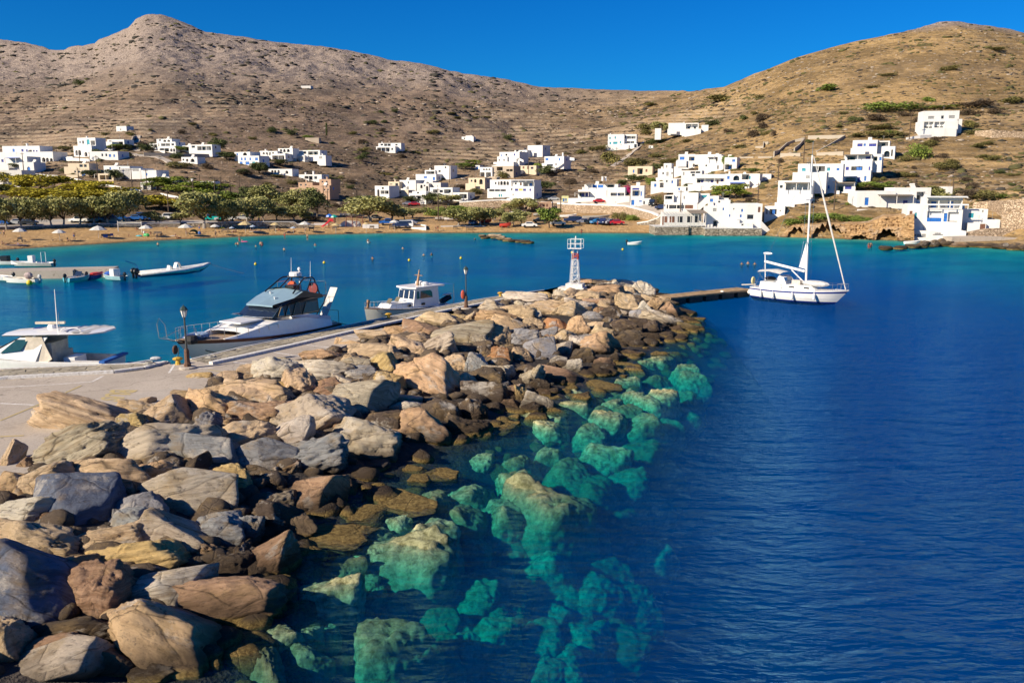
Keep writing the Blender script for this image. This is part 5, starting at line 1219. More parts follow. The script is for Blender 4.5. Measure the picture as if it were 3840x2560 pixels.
for i, px in enumerate(cx):
    g0 = at_z(float(px), float(tk(px, 1)), 0); pt = 400 + np.interp((px - 3040) * 2.8, [-300, 0, 600, 760, 1060], [1235, 1225, 1205, 1135, 1120]) / 2.8
    zt = at_y(float(px), pt, g0.y + 4).z; zt = min(zt, 6.0) * np.clip((px - 2915) / 60, .15, 1)
    P_ = (px - 3040) * 2.8
    for j, q in enumerate(np.linspace(-.12, 1.0, len(cz))):
        z = q * zt; y = g0.y - 1.6 + 4.2 * q ** 1.4
        lay = vn(px * .03, z * 2.6, None, 3) * .45 + vn(px * .11, z * 5.3 + px * .01, None, 4) * .30 + vn(px * .31, z * 9.0, None, 6) * .16 + fbm(px * .15, z * 1.5, None, 3, 5) * .5
        cave = 0
        for (c0, c1, top) in ((-240, -40, 2.1), (10, 350, 2.9), (690, 905, 2.2), (430, 600, .9)):
            u = (P_ - c0) / (c1 - c0)
            if 0 < u < 1:
                hh = top * (math.sin(math.pi * u) ** .55) * (1 + .15 * math.sin(px * .3)); cave = max(cave, np.clip((hh - z) / .25, 0, 1))
        y += lay * (1 - cave) + cave * 9.0 + (0 if not (q > .92) else (q - .92) * 45)
        CV[i, j] = (xof((px - 1920) / F, y, z), y, z)
me = grid_mesh('sea_cliff', CV.reshape(-1, 3), len(cx), len(cz), M_CLIFF); tag(link('sea_cliff', me), 'layered orange brown sea cliff with dark caves at water level', None, None, 'structure')
# ---------------------------------------------------------------- waterfront cafe and sea walls
def seablock(f, x0, x1, yt, yb, Y, dep, m_, label, cat='sea wall', name='sea_wall'):
    a, b = at_y(*fr(f, x0, yt), Y), at_y(*fr(f, x1, yt), Y); z0 = -.6; r = empty(name, (a.x, a.y, 0), 0, label, cat)
    MB().bb(0, b.x - a.x, 0, dep, z0, a.z).build('masonry', m_, r); MB().bb(-.05, b.x - a.x + .05, -.05, dep, a.z + .003, a.z + .12).build('coping', MW['v'], r); return r, a, b
r, a, b = seablock('O', 460, 830, 1325, 1400, 208, 9, M_RUBD, 'weathered stone sea wall carrying the glass roofed cafe terrace')
seablock('O', 830, 1015, 1322, 1398, 208.6, 8, M_RUBD, 'grey stone corner of the cafe sea wall'); seablock('O', 1015, 1640, 1345, 1412, 205.5, 4, M_RUBD, 'long stone sea wall below the large white waterfront house')
cf = empty('waterfront_cafe', (a.x + 2.2, a.y + .3, a.z + .12), 0, 'white framed cafe terrace with glazed roof standing on the stone sea wall', 'cafe'); Lc = at_y(*fr('O', 1015, 1300), 208.5).x - a.x - 2.2; hc = 2.9
for i in range(12): MB().bb(Lc * i / 11 - .06, Lc * i / 11 + .06, 0, .12, 0, hc).build('post', MP['W'], cf)
for i in range(12):
    if i < 11: MB().bb(Lc * i / 11 + .08, Lc * (i + 1) / 11 - .08, .04, .07, .15, .9).build('balustrade', MP['W'], cf)
MB().bb(0, Lc, 5, 5.3, 0, hc + .4).build('wall', MW['w'], cf); bm_ = MB()
for i in range(15): bm_.add([(Lc * i / 14 - .05, -.2, hc), (Lc * i / 14 + .05, -.2, hc), (Lc * i / 14 + .05, 5, hc + .7), (Lc * i / 14 - .05, 5, hc + .7), (Lc * i / 14 - .05, -.2, hc + .1), (Lc * i / 14 + .05, -.2, hc + .1), (Lc * i / 14 + .05, 5, hc + .8), (Lc * i / 14 - .05, 5, hc + .8)], [(0, 1, 2, 3), (4, 5, 6, 7), (0, 3, 7, 4), (1, 2, 6, 5), (0, 1, 5, 4)])
bm_.build('roof_beams', MP['W'], cf)
for u in (.1, .28, .48, .7, .88): MB().bb(Lc * u - .6, Lc * u + .6, 4.93, 4.99, .1, 2.2).build('window', MP['r' if u < .3 else 'o'], cf)
MB().add([(Lc * .62, -.3, hc + .16), (Lc + .4, -.3, hc + .16), (Lc + .4, 5, hc + .86), (Lc * .62, 5, hc + .86), (Lc * .62, -.3, hc + .22), (Lc + .4, -.3, hc + .22), (Lc + .4, 5, hc + .92), (Lc * .62, 5, hc + .92)], [(0, 1, 2, 3), (4, 5, 6, 7), (0, 1, 5, 4), (1, 2, 6, 5), (3, 0, 4, 7)]).build('roof_panel', M_CANE, cf)
for i, u in enumerate((.12, .3, .45, .6, .8)): 
    tb_ = MB().lathe((cf.location.x + Lc * u, cf.location.y + 2, cf.location.z), [(.3, 0), (.04, .05), (.04, .7), (.45, .72), (.45, .76)], 8).build('cafe_table', MP['W']); tag(tb_, f'{ORD[i]} small white table from left on the cafe terrace', 'table', 'tables on the cafe terrace')
st_a, st_b = at_y(*fr('O', 1625, 1250), 207), at_y(*fr('O', 1750, 1385), 207)
sw = empty('stair', (st_a.x, 207, 0), 0, 'white outside stair descending to the water beside the blue door house', 'stair'); dx = st_b.x - st_a.x
MB().sheet([(0, 0, st_a.z), (dx, 0, max(.4, st_b.z)), (dx, 0, -.4), (0, 0, -.4)], .3).build('parapet_wall', MW['w'], sw)
for i in range(10): u = i / 10; MB().bb(dx * u, dx * (u + .1), .32, 1.8, -.4, st_a.z + (max(.4, st_b.z) - st_a.z) * (u + .1) - .6).build('step', MW['v'], sw)
houses('''
#three storey blue and white seafront guesthouse with balconies at the foot of the cliff|X|-14|w|guesthouse|guesthouse|900 1080 186
B 225 900 1500 1110 -3.5 4;g 270 975 345 1030;g 360 975 465 1055;g 480 975 570 1055
B 120 290 600 960 .2 6;t 310 480 360 620;r 190 440 260 550;g 420 460 438 550;g 520 780 560 880;o 568 770 665 885
B 590 700 1400 930 .4 6;n 765 775 860 885;g 940 775 1050 885;A 1130 745 1320 905
B 560 400 1420 705 .0 7;P 600 445 935 690;b 985 490 1065 690;p 1080 465 1330 690
B 575 120 1420 400 .6 6;P 605 190 1405 375
AW 565 118 1530 140 .6 .9
B 1422 395 2000 760 3.5 4;t 1560 490 1680 600;g 1875 420 1915 475
B 1530 720 1960 1000 1.5 4;b 1485 800 1560 860;r 1820 740 1950 960
B 1960 640 2290 830 2.5 4
SL 110 520 240 900 -.3 3
AW 545 300 1560 400 -1.1 .15
''')
def wall_text(body, f, x0, y0, x1, y1, Y, parent_name, m_):
    a, b = at_y(*fr(f, x0, y1), Y), at_y(*fr(f, x1, y0), Y); cu = bpy.data.curves.new('lettering', 'FONT'); cu.body = body; cu.extrude = .01; tmp = bpy.data.objects.new('tmp', cu); COL.objects.link(tmp)
    me = bpy.data.meshes.new_from_object(tmp.evaluated_get(bpy.context.evaluated_depsgraph_get())); bpy.data.objects.remove(tmp); xs = [v.co.x for v in me.vertices]; ys = [v.co.y for v in me.vertices]
    par = next(o for o in bpy.data.objects if o.name == parent_name); M = Matrix.LocRotScale(par.location, par.rotation_euler, None).inverted()
    me.materials.append(m_); o = link('lettering', me, par); return o, me, xs, ys, M, a, b
gh = next(o for o in bpy.data.objects if o.name == 'guesthouse')
def gtext(body, x0, y0, x1, y1, sb):
    cu = bpy.data.curves.new('lettering', 'FONT'); cu.body = body; cu.extrude = .01; cu.offset = .02; tmp = bpy.data.objects.new('tmp', cu); COL.objects.link(tmp)
    me = bpy.data.meshes.new_from_object(tmp.evaluated_get(bpy.context.evaluated_depsgraph_get())); bpy.data.objects.remove(tmp)
    ex = Vector((math.cos(R(-14)), math.sin(R(-14)), 0)); ey = Vector((-math.sin(R(-14)), math.cos(R(-14)), 0)); C = Vector((0, 0, HC))
    def loc(x, y):
        d = ray(*fr('X', x, y)); P0 = gh.location + ey * sb; q = C + d * ((P0 - C).dot(ey) / d.dot(ey)) - gh.location; return q.dot(ex), q.z
    (a, zb), (b, zt) = loc(x0, y1), loc(x1, y0); xs = [v.co.x for v in me.vertices]; ys = [v.co.y for v in me.vertices]
    for v in me.vertices: v.co = (a + (b - a) * (v.co.x - min(xs)) / (max(xs) - min(xs)), sb - v.co.z, zb + (zt - zb) * (v.co.y - min(ys)) / (max(ys) - min(ys)))
    me.materials.append(mat('black_lettering', (.02, .02, .025), .6)); link('lettering', me, gh)
gtext('LUCAS', 890, 315, 1020, 350, -.58); gtext('LUCAS', 780, 945, 915, 980, -3.53); gtext('_________', 730, 985, 965, 995, -3.53)
# rocks along the right shore, and the rock spit off the beach
RKM = [boulder_mesh(300 + s, 3, 1.6, 14, 13) for s in range(6)]
def shore_rocks(f, L, label, group, Y=None):
    for i, (x, y, w_, h_, c) in enumerate(L):
        px, py = fr(f, x, y); p = at_z(px, py + h_ / FR[f][2] * .4, 0); o = link('shore_rock', RKM[i % 6]); k = p.y / F / FR[f][2]
        o.scale = (w_ * k * 1.25, w_ * k * .9, h_ * k * 1.5); o.location = (p.x, p.y + w_ * k * .3, h_ * k * .25); o.rotation_euler = (0, 0, random.uniform(-.4, .4)); o.color = (*BC[c], 1)
        tag(o, f'{ORD[i]} rock from left {label}', 'rock', group)
shore_rocks('P', [(810, 1485, 130, 45, 'd'), (960, 1480, 150, 35, 'd'), (1090, 1468, 140, 35, 'd'), (1200, 1450, 140, 70, 'd'), (1300, 1440, 130, 70, 'd'), (1380, 1430, 120, 75, 'd'), (1460, 1440, 140, 60, 'd'), (1580, 1455, 180, 45, 'r'), (1740, 1458, 200, 40, 'd'), (1900, 1462, 180, 45, 'd'), (2040, 1468, 170, 60, 'd'), (2170, 1475, 160, 70, 'd'), (2290, 1480, 160, 70, 'd')], 'below the seafront guesthouse', 'dark rocks along the right shore')
shore_rocks('N', [(30, 1425, 80, 30, 't'), (100, 1425, 70, 28, 'g'), (170, 1432, 140, 45, 't'), (60, 1445, 90, 22, 'd'), (240, 1450, 120, 40, 't'), (310, 1468, 110, 35, 'k'), (370, 1478, 110, 30, 'd'), (440, 1482, 100, 30, 'd'), (500, 1490, 110, 34, 'd'), (555, 1497, 70, 24, 'd')], 'in the low rock spit off the beach', 'rocks of the spit off the beach')
# ================================================================ VEGETATION
def leafmat(name, a, b, tr=.3):
    m, t = newmat(name); N = NT(t); tc = N.n('TexCoord').outputs['Object']; oi = N.n('ObjectInfo')
    n1 = N.noise(tc, .8, 3, .6); n2 = N.noise(tc, 6, 2, .5); col = N.mix(N.ramp(N.math('ADD', N.math('MULTIPLY', n1, .7), N.math('MULTIPLY', n2, .35)), [(.42, 0.0), (.62, 1.0)]), a, b)
    col = N.mix(N.math('MULTIPLY', oi.outputs['Random'], .35), col, tuple(x * .7 for x in a)); N.out(col, .8, 0, spec=.15); return m
LM = dict(tam=leafmat('tamarisk_leaf', (.15, .16, .05), (.50, .47, .19)), pine=leafmat('pine_needle', (.22, .19, .02), (.60, .50, .05)), gpine=leafmat('green_pine_needle', (.09, .13, .025), (.34, .38, .05)), dark=leafmat('dark_leaf', (.05, .065, .025), (.16, .18, .06)), grn=leafmat('bright_leaf', (.09, .14, .028), (.30, .36, .07)),
          olive=leafmat('olive_scrub', (.09, .085, .03), (.27, .235, .075)), brown=leafmat('brown_scrub', (.055, .04, .028), (.15, .11, .07)), pink=leafmat('bougainvillea_flower', (.35, .01, .10), (.60, .03, .22)))
M_BARK = mat('bark', (.16, .12, .085), .9, var=.3, vs=5); M_BARKW = mat('whitewashed_bark', (.42, .38, .33), .9, var=.2, vs=5)
def crown(kind, seed, n, shape):
    rs = np.random.RandomState(seed); V = []; Fc = []
    if shape == 'umb': blobs = [(rs.uniform(-.33, .33), rs.uniform(-.33, .33), rs.uniform(.34, .84), rs.uniform(.17, .26), .13) for _ in range(14)]
    elif shape == 'dome': blobs = [(rs.uniform(-.28, .28), rs.uniform(-.28, .28), rs.uniform(.12, .5), rs.uniform(.20, .28), .24) for _ in range(10)]
    elif shape == 'col': blobs = [(0, 0, z, .10 + .07 * (1 - abs(z - .4)), .12) for z in np.linspace(.1, .92, 8)]
    else: blobs = [(rs.uniform(-.3, .3), rs.uniform(-.3, .3), rs.uniform(.34, .80), rs.uniform(.17, .26), .18) for _ in range(13)]
    for i in range(n):
        b = blobs[rs.randint(len(blobs))]; d = rs.normal(size=3); d /= np.linalg.norm(d); r = rs.uniform(.55, 1.05)
        if d[2] < -.3 and rs.rand() < .6: d[2] *= -1
        c = np.array([b[0] + d[0] * b[3] * r, b[1] + d[1] * b[3] * r, b[2] + d[2] * b[4] * r]); s = rs.uniform(.020, .046)
        u = rs.normal(size=3); u /= np.linalg.norm(u); v = np.cross(u, d + rs.normal(size=3) * .6); v /= (np.linalg.norm(v) + 1e-6)
        k = len(V); V += [c + u * s, c + v * s * .6, c - u * s, c - v * s * .6]; Fc.append((k, k + 1, k + 2, k + 3))
    me = bpy.data.meshes.new('crown'); me.from_pydata([tuple(q) for q in V], [], Fc); me.materials.append(LM[kind]); return me, blobs
CR = {}
for kind, shape, n in (('tam', 'round', 2600), ('pine', 'umb', 2400), ('gpine', 'umb', 2400), ('dark', 'round', 2200), ('grn', 'round', 2400), ('olive', 'dome', 1500), ('brown', 'dome', 1300), ('gdome', 'dome', 1500), ('ddome', 'dome', 1500), ('pink', 'dome', 1200), ('cyp', 'col', 1500)):
    CR[kind] = [crown({'gdome': 'grn', 'ddome': 'dark', 'cyp': 'dark'}.get(kind, kind), 11 * k + len(kind) * 7 + n, n, shape) for k in range(3)]
def trunk_mesh(blobs, white, seed):
    rs = random.Random(seed); mb = MB(); lean = rs.uniform(-.06, .06)
    fork = Vector((lean, 0, .22)); mb.mat(1 if white else 0).tube([(0, 0, -.1), (lean * .5, 0, .1), fork], [.035, .028, .022], 6)
    mb.mat(0)
    for b in blobs[::2][:5]: mb.tube([fork, Vector((b[0] * .6, b[1] * .6, (.22 + b[2]) / 2)), Vector(b[:3])], [.018, .012, .005], 5)
    me = mb.build('trunk', [M_BARK, M_BARKW]); d = me.data; bpy.data.objects.remove(me); return d
TRK = {}
for k_ in ('tam', 'pine', 'gpine', 'dark', 'grn', 'cyp'): TRK[k_] = [trunk_mesh(CR[k_][q][1], k_ == 'tam', q) for q in range(3)]
veg = []
def plant(f, cx, base, w_, h_, kind, bush=False, label=None, name=None):
    px, py = fr(f, cx, base); s = FR[f][2]; g = ground(px, py); sc = g.y / F / s
    q = len(veg) % 3; W_ = w_ * sc * (1.18 if bush else 1.6 if kind == 'pine' else 1.55); H_ = h_ * sc * (1.08 if bush else 1.35 if kind == 'pine' else 1.22)
    nm = name or ('shrub' if bush else {'pine': 'pine_tree', 'gpine': 'pine_tree', 'cyp': 'cypress_tree', 'tam': 'tamarisk_tree'}.get(kind, 'tree'))
    if bush:
        o = link(nm, CR[kind][q][0]); o.location = g + Vector((0, 0, -.12 * H_)); o.scale = (W_, W_ * .9, H_ * 1.35)
    else:
        o = empty(nm, g); o.scale = (W_, W_, H_); c = link('crown', CR[kind][q][0], o); t_ = link('trunk', TRK[kind][q], o)
    o.rotation_euler = (0, 0, random.choice([0, 1.5, 3.1, 4.7]) + random.uniform(-.3, .3))
    veg.append((px, py, o, kind, bush, W_, label)); return o
TREES = '''L 60 1085 200 250 tam;L 190 1075 200 240 tam;L 320 1068 190 220 tam;L 460 1068 190 225 tam;L 560 1062 220 235 tam;L 700 1045 200 195 tam;L 830 1050 220 220 tam;L 960 1052 250 235 tam;L 1100 1035 230 250 tam;L 1370 1040 150 105 tam;L 1590 1035 130 90 tam;L 1800 1075 280 275 tam;L 1960 1070 170 215 tam;L 2060 1062 170 215 tam;L 2230 1040 230 210 tam;L 2330 1020 140 180 tam;L 2290 900 150 180 tam
L 90 700 150 95 pine;L 205 755 150 120 pine;L 370 750 280 120 pine;L 180 835 280 95 pine;L 350 850 280 100 pine;L 560 870 280 100 pine;L 700 770 230 90 pine;L 830 800 260 110 pine;L 680 840 250 90 pine;L 1050 840 270 100 pine;L 900 850 240 80 pine;L 1290 900 180 90 pine;L 1430 905 260 95 pine;L 1560 915 170 70 pine;L 60 765 150 70 pine
L 1380 740 170 100 gpine;L 1500 745 220 110 gpine;L 1640 790 210 100 gpine;L 1780 800 230 120 gpine;L 1900 770 180 80 gpine;L 1850 850 200 100 gpine;L 2020 850 190 90 grn;L 1910 420 120 120 dark;L 2000 470 130 65 dark;L 1750 410 90 45 grn;L 1600 400 80 45 grn;L 1020 385 130 45 grn;L 1120 385 100 45 dark;L 855 445 90 60 dark;L 800 625 120 60 dark;L 1030 660 120 90 dark;L 150 565 110 60 dark;L 2290 590 130 70 dark;L 30 780 130 80 dark
M 60 1010 170 170 tam;M 160 1010 200 160 tam;M 120 880 170 150 dark;M 250 900 220 180 tam;M 420 950 180 170 tam;M 560 965 200 210 tam;M 680 975 170 190 dark;M 330 1005 150 110 tam;M 490 1012 200 120 tam;M 590 1010 110 80 tam;M 990 980 170 110 tam;M 1160 1015 290 190 tam;M 1330 1010 260 150 tam;M 1520 985 180 80 tam;M 1450 1000 120 90 tam;M 1920 1060 200 140 tam;M 2020 1040 130 110 tam;M 2120 1050 210 140 tam;M 2250 1000 140 90 tam;M 1100 850 150 60 dark;M 1510 860 110 60 dark;M 1690 870 130 100 dark;M 1840 870 180 80 tam;M 630 475 120 60 grn;M 410 470 70 50 dark;M 170 590 120 90 dark;M 360 525 120 50 dark;M 30 605 90 50 dark;M 765 260 34 90 cyp;M 1385 380 40 40 dark;M 1080 490 70 60 dark;M 1110 440 60 35 dark;M 1320 800 50 50 tam;M 1810 620 90 35 grn;M 1990 550 120 45 grn;M 2040 530 110 50 gpine
N 460 1315 180 160 tam;N 375 1310 130 130 tam;N 315 1330 110 140 tam;N 770 1340 215 205 grn;N 500 1170 240 140 tam;N 330 1160 160 90 tam;N 50 1295 170 150 tam;N 150 1265 150 120 tam;N 725 770 130 100 dark;N 700 940 190 100 dark;N 640 740 70 100 grn;N 300 970 60 90 grn;N 1690 850 130 90 dark;N 1560 860 120 70 olive2;N 1780 830 90 60 dark;N 1870 905 90 110 grn;N 1950 715 110 80 dark;N 1980 300 130 110 tam;N 2180 310 130 110 tam;N 2070 310 80 90 tam
O 1210 1025 180 130 gpine;O 1340 1020 190 140 gpine;O 1430 1010 110 90 gpine;O 850 930 110 70 dark;O 1265 700 90 140 grn;O 1910 1000 170 90 olive2;O 480 1065 130 100 olive2;O 2090 1000 140 80 olive2;O 100 870 90 60 dark;O 530 1085 50 70 olive2
P 1340 1010 260 150 tam;P 1500 1010 1 1 tam;P 580 880 180 80 grn;P 750 880 200 80 grn;P 680 790 80 60 olive2;P 760 775 70 50 olive2'''
BUSH = '''N 780 1000 1 1 olive;N 1600 1250 150 100 olive;N 1690 1258 130 80 gdome;N 1440 620 260 150 olive;N 1700 650 260 80 olive;N 1960 555 130 45 olive;N 1930 400 180 60 ddome;N 1830 300 150 60 olive;N 1300 480 200 60 olive;N 1120 520 180 60 olive;N 830 760 180 70 brown;N 1250 730 140 60 brown;N 1000 860 160 80 brown;N 300 360 120 70 ddome;N 640 420 90 45 brown;N 1700 960 130 60 pink;N 1610 960 130 100 pink;N 1590 1060 90 40 pink;N 1090 1225 110 30 olive
O 280 640 330 85 olive;O 620 620 200 60 olive;O 460 555 170 50 olive;O 820 520 180 45 brown;O 460 410 200 60 ddome;O 800 395 190 45 olive;O 1100 200 200 80 ddome;O 1270 295 110 65 brown;O 1440 140 120 60 ddome;O 1530 340 140 95 brown;O 1670 320 90 60 olive;O 1770 325 90 70 brown;O 1650 160 140 90 brown;O 1650 250 140 100 brown;O 1390 450 180 40 olive;O 1240 490 110 28 olive;O 2160 400 90 45 ddome;O 1580 640 70 38 ddome;O 1840 620 80 50 brown;O 60 1250 160 100 olive;O 180 1255 110 80 gdome;O 1550 710 200 35 gdome;O 2230 1250 400 90 gdome;O 2000 1290 330 70 gdome;O 1510 1060 110 70 brown;O 340 260 200 80 olive;O 1560 85 120 40 olive
P 1140 530 260 160 gdome;P 1000 570 150 60 olive;P 1250 420 200 90 olive;P 1330 370 140 60 brown;P 1420 650 250 80 olive;P 1380 540 120 60 brown;P 1480 600 160 60 olive;P 1010 735 200 60 olive;P 1750 430 200 60 olive;P 1860 400 150 50 olive;P 1930 560 200 60 olive;P 1800 540 160 50 olive;P 1980 700 130 50 ddome;P 2120 725 130 35 olive;P 1700 850 120 60 brown;P 1610 790 110 60 brown;P 1830 960 350 100 olive;P 1980 960 200 60 gdome;P 1620 960 200 100 brown;P 2110 830 70 40 ddome;P 1680 215 180 90 olive;P 1690 290 150 50 olive;P 1000 105 160 70 brown;P 1120 170 130 70 brown;P 690 150 250 80 brown;P 470 160 150 70 ddome;P 290 220 130 35 olive;P 740 230 330 55 olive;P 760 320 400 80 olive;P 470 320 190 55 olive;P 840 290 200 50 gdome;P 1290 25 400 40 gdome;P 1680 90 220 70 brown;P 1960 80 180 70 brown;P 330 80 120 30 olive;P 250 1170 200 70 gdome;P 380 1200 260 80 gdome;P 540 1210 220 70 gdome;P 100 1180 170 70 gdome;P 60 940 70 60 grn2;P 230 1010 80 50 ddome;P 390 1030 90 30 gdome;P 440 1000 50 60 olive;P 1250 890 1 1 olive;P 1080 655 60 40 brown
L 1880 255 90 30 olive;L 2230 290 90 30 olive;L 1610 240 80 45 brown;L 1150 250 90 35 olive;L 930 250 90 30 olive;L 580 380 130 40 olive;L 450 385 120 40 olive;L 1290 380 160 70 ddome;L 1250 350 90 50 brown;L 1130 440 120 45 ddome;L 1560 455 130 60 ddome;L 1580 535 210 60 olive;L 1330 210 50 20 olive;L 1700 160 90 25 olive;L 590 580 110 50 ddome;L 450 660 200 45 ddome;L 720 680 130 40 brown;L 640 620 70 40 olive;L 1830 550 120 60 brown;L 2150 600 170 50 brown;L 2190 770 120 40 olive
M 290 225 110 60 ddome;M 450 245 110 60 ddome;M 600 275 90 30 grn2;M 810 330 60 25 ddome;M 1090 330 90 45 brown;M 1095 400 110 50 olive;M 995 245 90 35 olive;M 1260 220 70 35 brown;M 1545 420 110 35 olive;M 1430 450 80 35 brown;M 1455 395 60 25 olive;M 1155 155 120 40 ddome;M 1270 145 70 35 ddome;M 1245 55 60 25 ddome;M 1700 240 110 45 olive;M 1860 65 100 22 olive;M 2070 105 90 22 olive;M 2170 100 90 22 olive;M 1910 105 120 22 olive;M 970 720 100 40 ddome;M 970 670 110 30 brown;M 1290 600 140 25 olive;M 890 635 70 22 olive;M 420 800 180 70 olive;M 850 885 80 40 brown;M 2320 630 130 70 olive;M 330 620 110 25 olive;M 250 695 90 35 olive;M 460 680 120 40 olive;M 800 650 120 40 ddome;M 240 690 100 30 brown;M 1700 960 210 90 gdome;M 1850 950 230 90 gdome;M 1960 920 170 60 gdome;M 660 1005 200 45 brown;M 2080 770 120 60 olive;M 1950 720 150 40 brown;M 1440 1010 80 20 brown
Z 3340 415 180 40 gdome;Z 3100 340 100 30 gdome;Z 3270 330 60 12 olive;Z 3330 285 50 12 olive;Z 2700 380 120 30 olive;Z 2850 370 60 18 olive;Z 3560 265 60 22 olive;Z 2440 395 60 14 olive;Z 300 318 55 22 ddome;Z 3740 190 70 16 olive;Z 3480 380 50 20 gdome;Z 1480 420 30 16 ddome;Z 2030 290 1 1 olive;Z 3640 400 140 26 brown;Z 3800 385 110 26 olive'''
CR['olive2'] = CR['olive']; CR['grn2'] = CR['gdome']
for txt, isb in ((TREES, False), (BUSH, True)):
    for e in txt.replace('\n', ';').split(';'):
        a = e.split(); 
        if len(a) == 6: cur = a[0]; a = a[1:]
        if float(a[2]) < 5: continue
        k_ = a[4]; bu = isb or k_ in ('olive', 'olive2', 'grn2')
        plant(cur, float(a[0]), float(a[1]), float(a[2]), float(a[3]), {'olive2': 'olive', 'grn2': 'gdome'}.get(k_, k_), bu)
KN = dict(tam='grey green tamarisk', pine='yellowish umbrella pine', gpine='bright green pine', dark='dark leafy tree', grn='fresh green tree', olive='olive green shrub', brown='brown dry shrub', gdome='green shrub', ddome='dark green shrub', pink='magenta bougainvillea', cyp='slim dark cypress')
def area(px, py):
    if py > 800: return 'behind the left beach' if px < 600 else 'behind the long sea wall' if px < 1200 else 'behind the middle beach' if px < 1900 else 'by the parked car row' if px < 2600 else 'above the sea cliff'
    if py < 480: return 'high on the left hillside' if px < 1300 else 'in the saddle between the hills' if px < 2400 else 'high on the right hillside'
    if px < 800: return 'among the houses of the left slope'
    if px < 1500: return 'on the terraces of the middle slope'
    if px < 2200: return 'around the central house cluster'
    if px < 2800: return 'around the stacked village houses'
    return 'beside the right village houses' if px < 3350 else 'on the scrubby right hillside'
bag = {}
for px, py, o, kind, bu, W_, lb in veg:
    sz = 'broad' if W_ > 13 else 'medium sized' if W_ > 7 else 'small'
    bag.setdefault((f'{sz} {KN[kind]} {area(px, py)}', bu, kind), []).append((px, o))
for (lab, bu, kind), L in bag.items():
    L.sort(key=lambda q: q[0])
    for i, (px, o) in enumerate(L): tag(o, lab if len(L) == 1 else f'{ORD[min(i, 24)]} from left {lab}', 'shrub' if bu else 'tree', {'tam': 'tamarisk trees behind the beach', 'pine': 'yellowish pines on the left slope', 'gpine': 'green pines'}.get(kind, 'shrubs on the hillsides' if bu else 'trees around the bay'))
# countless low scrub over the hills: one mass per tone
ICO1, ICO1F = ico(1)
def scrub(n, seed, m_, lo, hi, zone_f, nm):
    rs = np.random.RandomState(seed); Vs = []; Fs = []
    nc, nr = X1.shape; k = 0
    while k < n:
        i = rs.randint(60, nc - 60); j = rs.randint(52, nr - 8)
        if rs.rand() > zone_f(PXD[i], PY1[i, j], Z1[i, j]): continue
        k += 1; c = np.array([X1[i, j], YY[i, j], Z1[i, j]]); s = rs.uniform(lo, hi) * (1 + max(0, c[1] - 300) / 420) * (.6 + .8 * rs.rand() ** 3)
        v = ICO1 * (1 + rs.uniform(-.28, .28, (len(ICO1), 1))) * np.array([s * rs.uniform(.9, 1.6), s, s * rs.uniform(.35, .6)]) + c
        o = len(Vs) * len(ICO1); Vs.append(v); Fs.append(np.array(ICO1F) + o)
    me = bpy.data.meshes.new(nm); me.from_pydata(np.concatenate(Vs).tolist(), [], np.concatenate(Fs).tolist()); me.materials.append(m_); me.shade_smooth(); tag(link(nm, me), None, None, None, 'stuff')
SCR = dict(a=mat('thorny_scrub', (.10, .075, .05), .95, var=.3, vs=.4, space='w', bump=1, bsc=2, bd=.4), b=mat('olive_low_scrub', (.12, .11, .035), .95, var=.3, vs=.4, space='w', bump=1, bsc=2, bd=.4), c=mat('grey_field_stone', (.42, .35, .28), .95, var=.3, vs=.5, space='w'))
clump = lambda px, py, q: float(np.clip(fbm(px / 90., py / 35., None, 3, 40 + q) * 3 + .35, .04, 1))
houses_box = lambda px, py: 0.0 if (py > 790) else 1.0
scrub(9500, 1, SCR['a'], .35, .95, lambda px, py, z: houses_box(px, py) * (.5 + .5 * (px < 2600)) * (.35 if z > 75 else 1) * clump(px, py, 0), 'low_scrub')
scrub(3600, 2, SCR['b'], .45, 1.2, lambda px, py, z: houses_box(px, py) * (.9 if px > 2200 else .25) * clump(px, py, 5), 'olive_scrub_patches')
scrub(1500, 5, mat('dark_crag_bush', (.05, .045, .035), .95, var=.2), .7, 1.3, lambda px, py, z: 1.0 * clump(px, py, 9) if (z > 60 and px < 2300) else .02, 'dark_bushes')
scrub(4200, 3, SCR['c'], .25, .7, lambda px, py, z: houses_box(px, py) * (.5 if z < 60 else 1), 'field_stones')
# ---------------------------------------------------------------- telegraph poles
M_POLE = mat('weathered_pole_wood', (.11, .075, .05), .9, var=.2)
PL = '''L 213 610 195 405;L 505 435 500 365;L 705 495 700 380;L 865 660 845 430;L 698 670 680 540;L 1168 770 1160 540;L 1298 750 1287 550;L 1220 985 1205 735;L 1488 955 1475 730;L 1708 830 1700 650;L 1768 800 1762 600;L 1898 840 1893 630;L 1950 790 1945 620;L 1977 780 1973 650;L 2033 770 2030 620;L 2115 780 2107 610;M 738 865 735 690;M 776 960 772 740;M 1032 815 1030 700;M 1750 1010 1745 720;M 1848 670 1850 510;M 1480 490 1480 400;M 922 495 920 430;N 690 440 692 310;N 628 760 622 585;N 1506 650 1505 450;N 888 1165 890 1000;N 982 960 985 840;N 535 770 540 600;O 660 790 663 645;O 738 1195 745 920;O 1815 815 1830 600;O 1592 1070 1605 840;O 2098 620 2112 330;P 1033 355 1068 70;P 1490 905 1505 745;P 243 1090 270 770'''
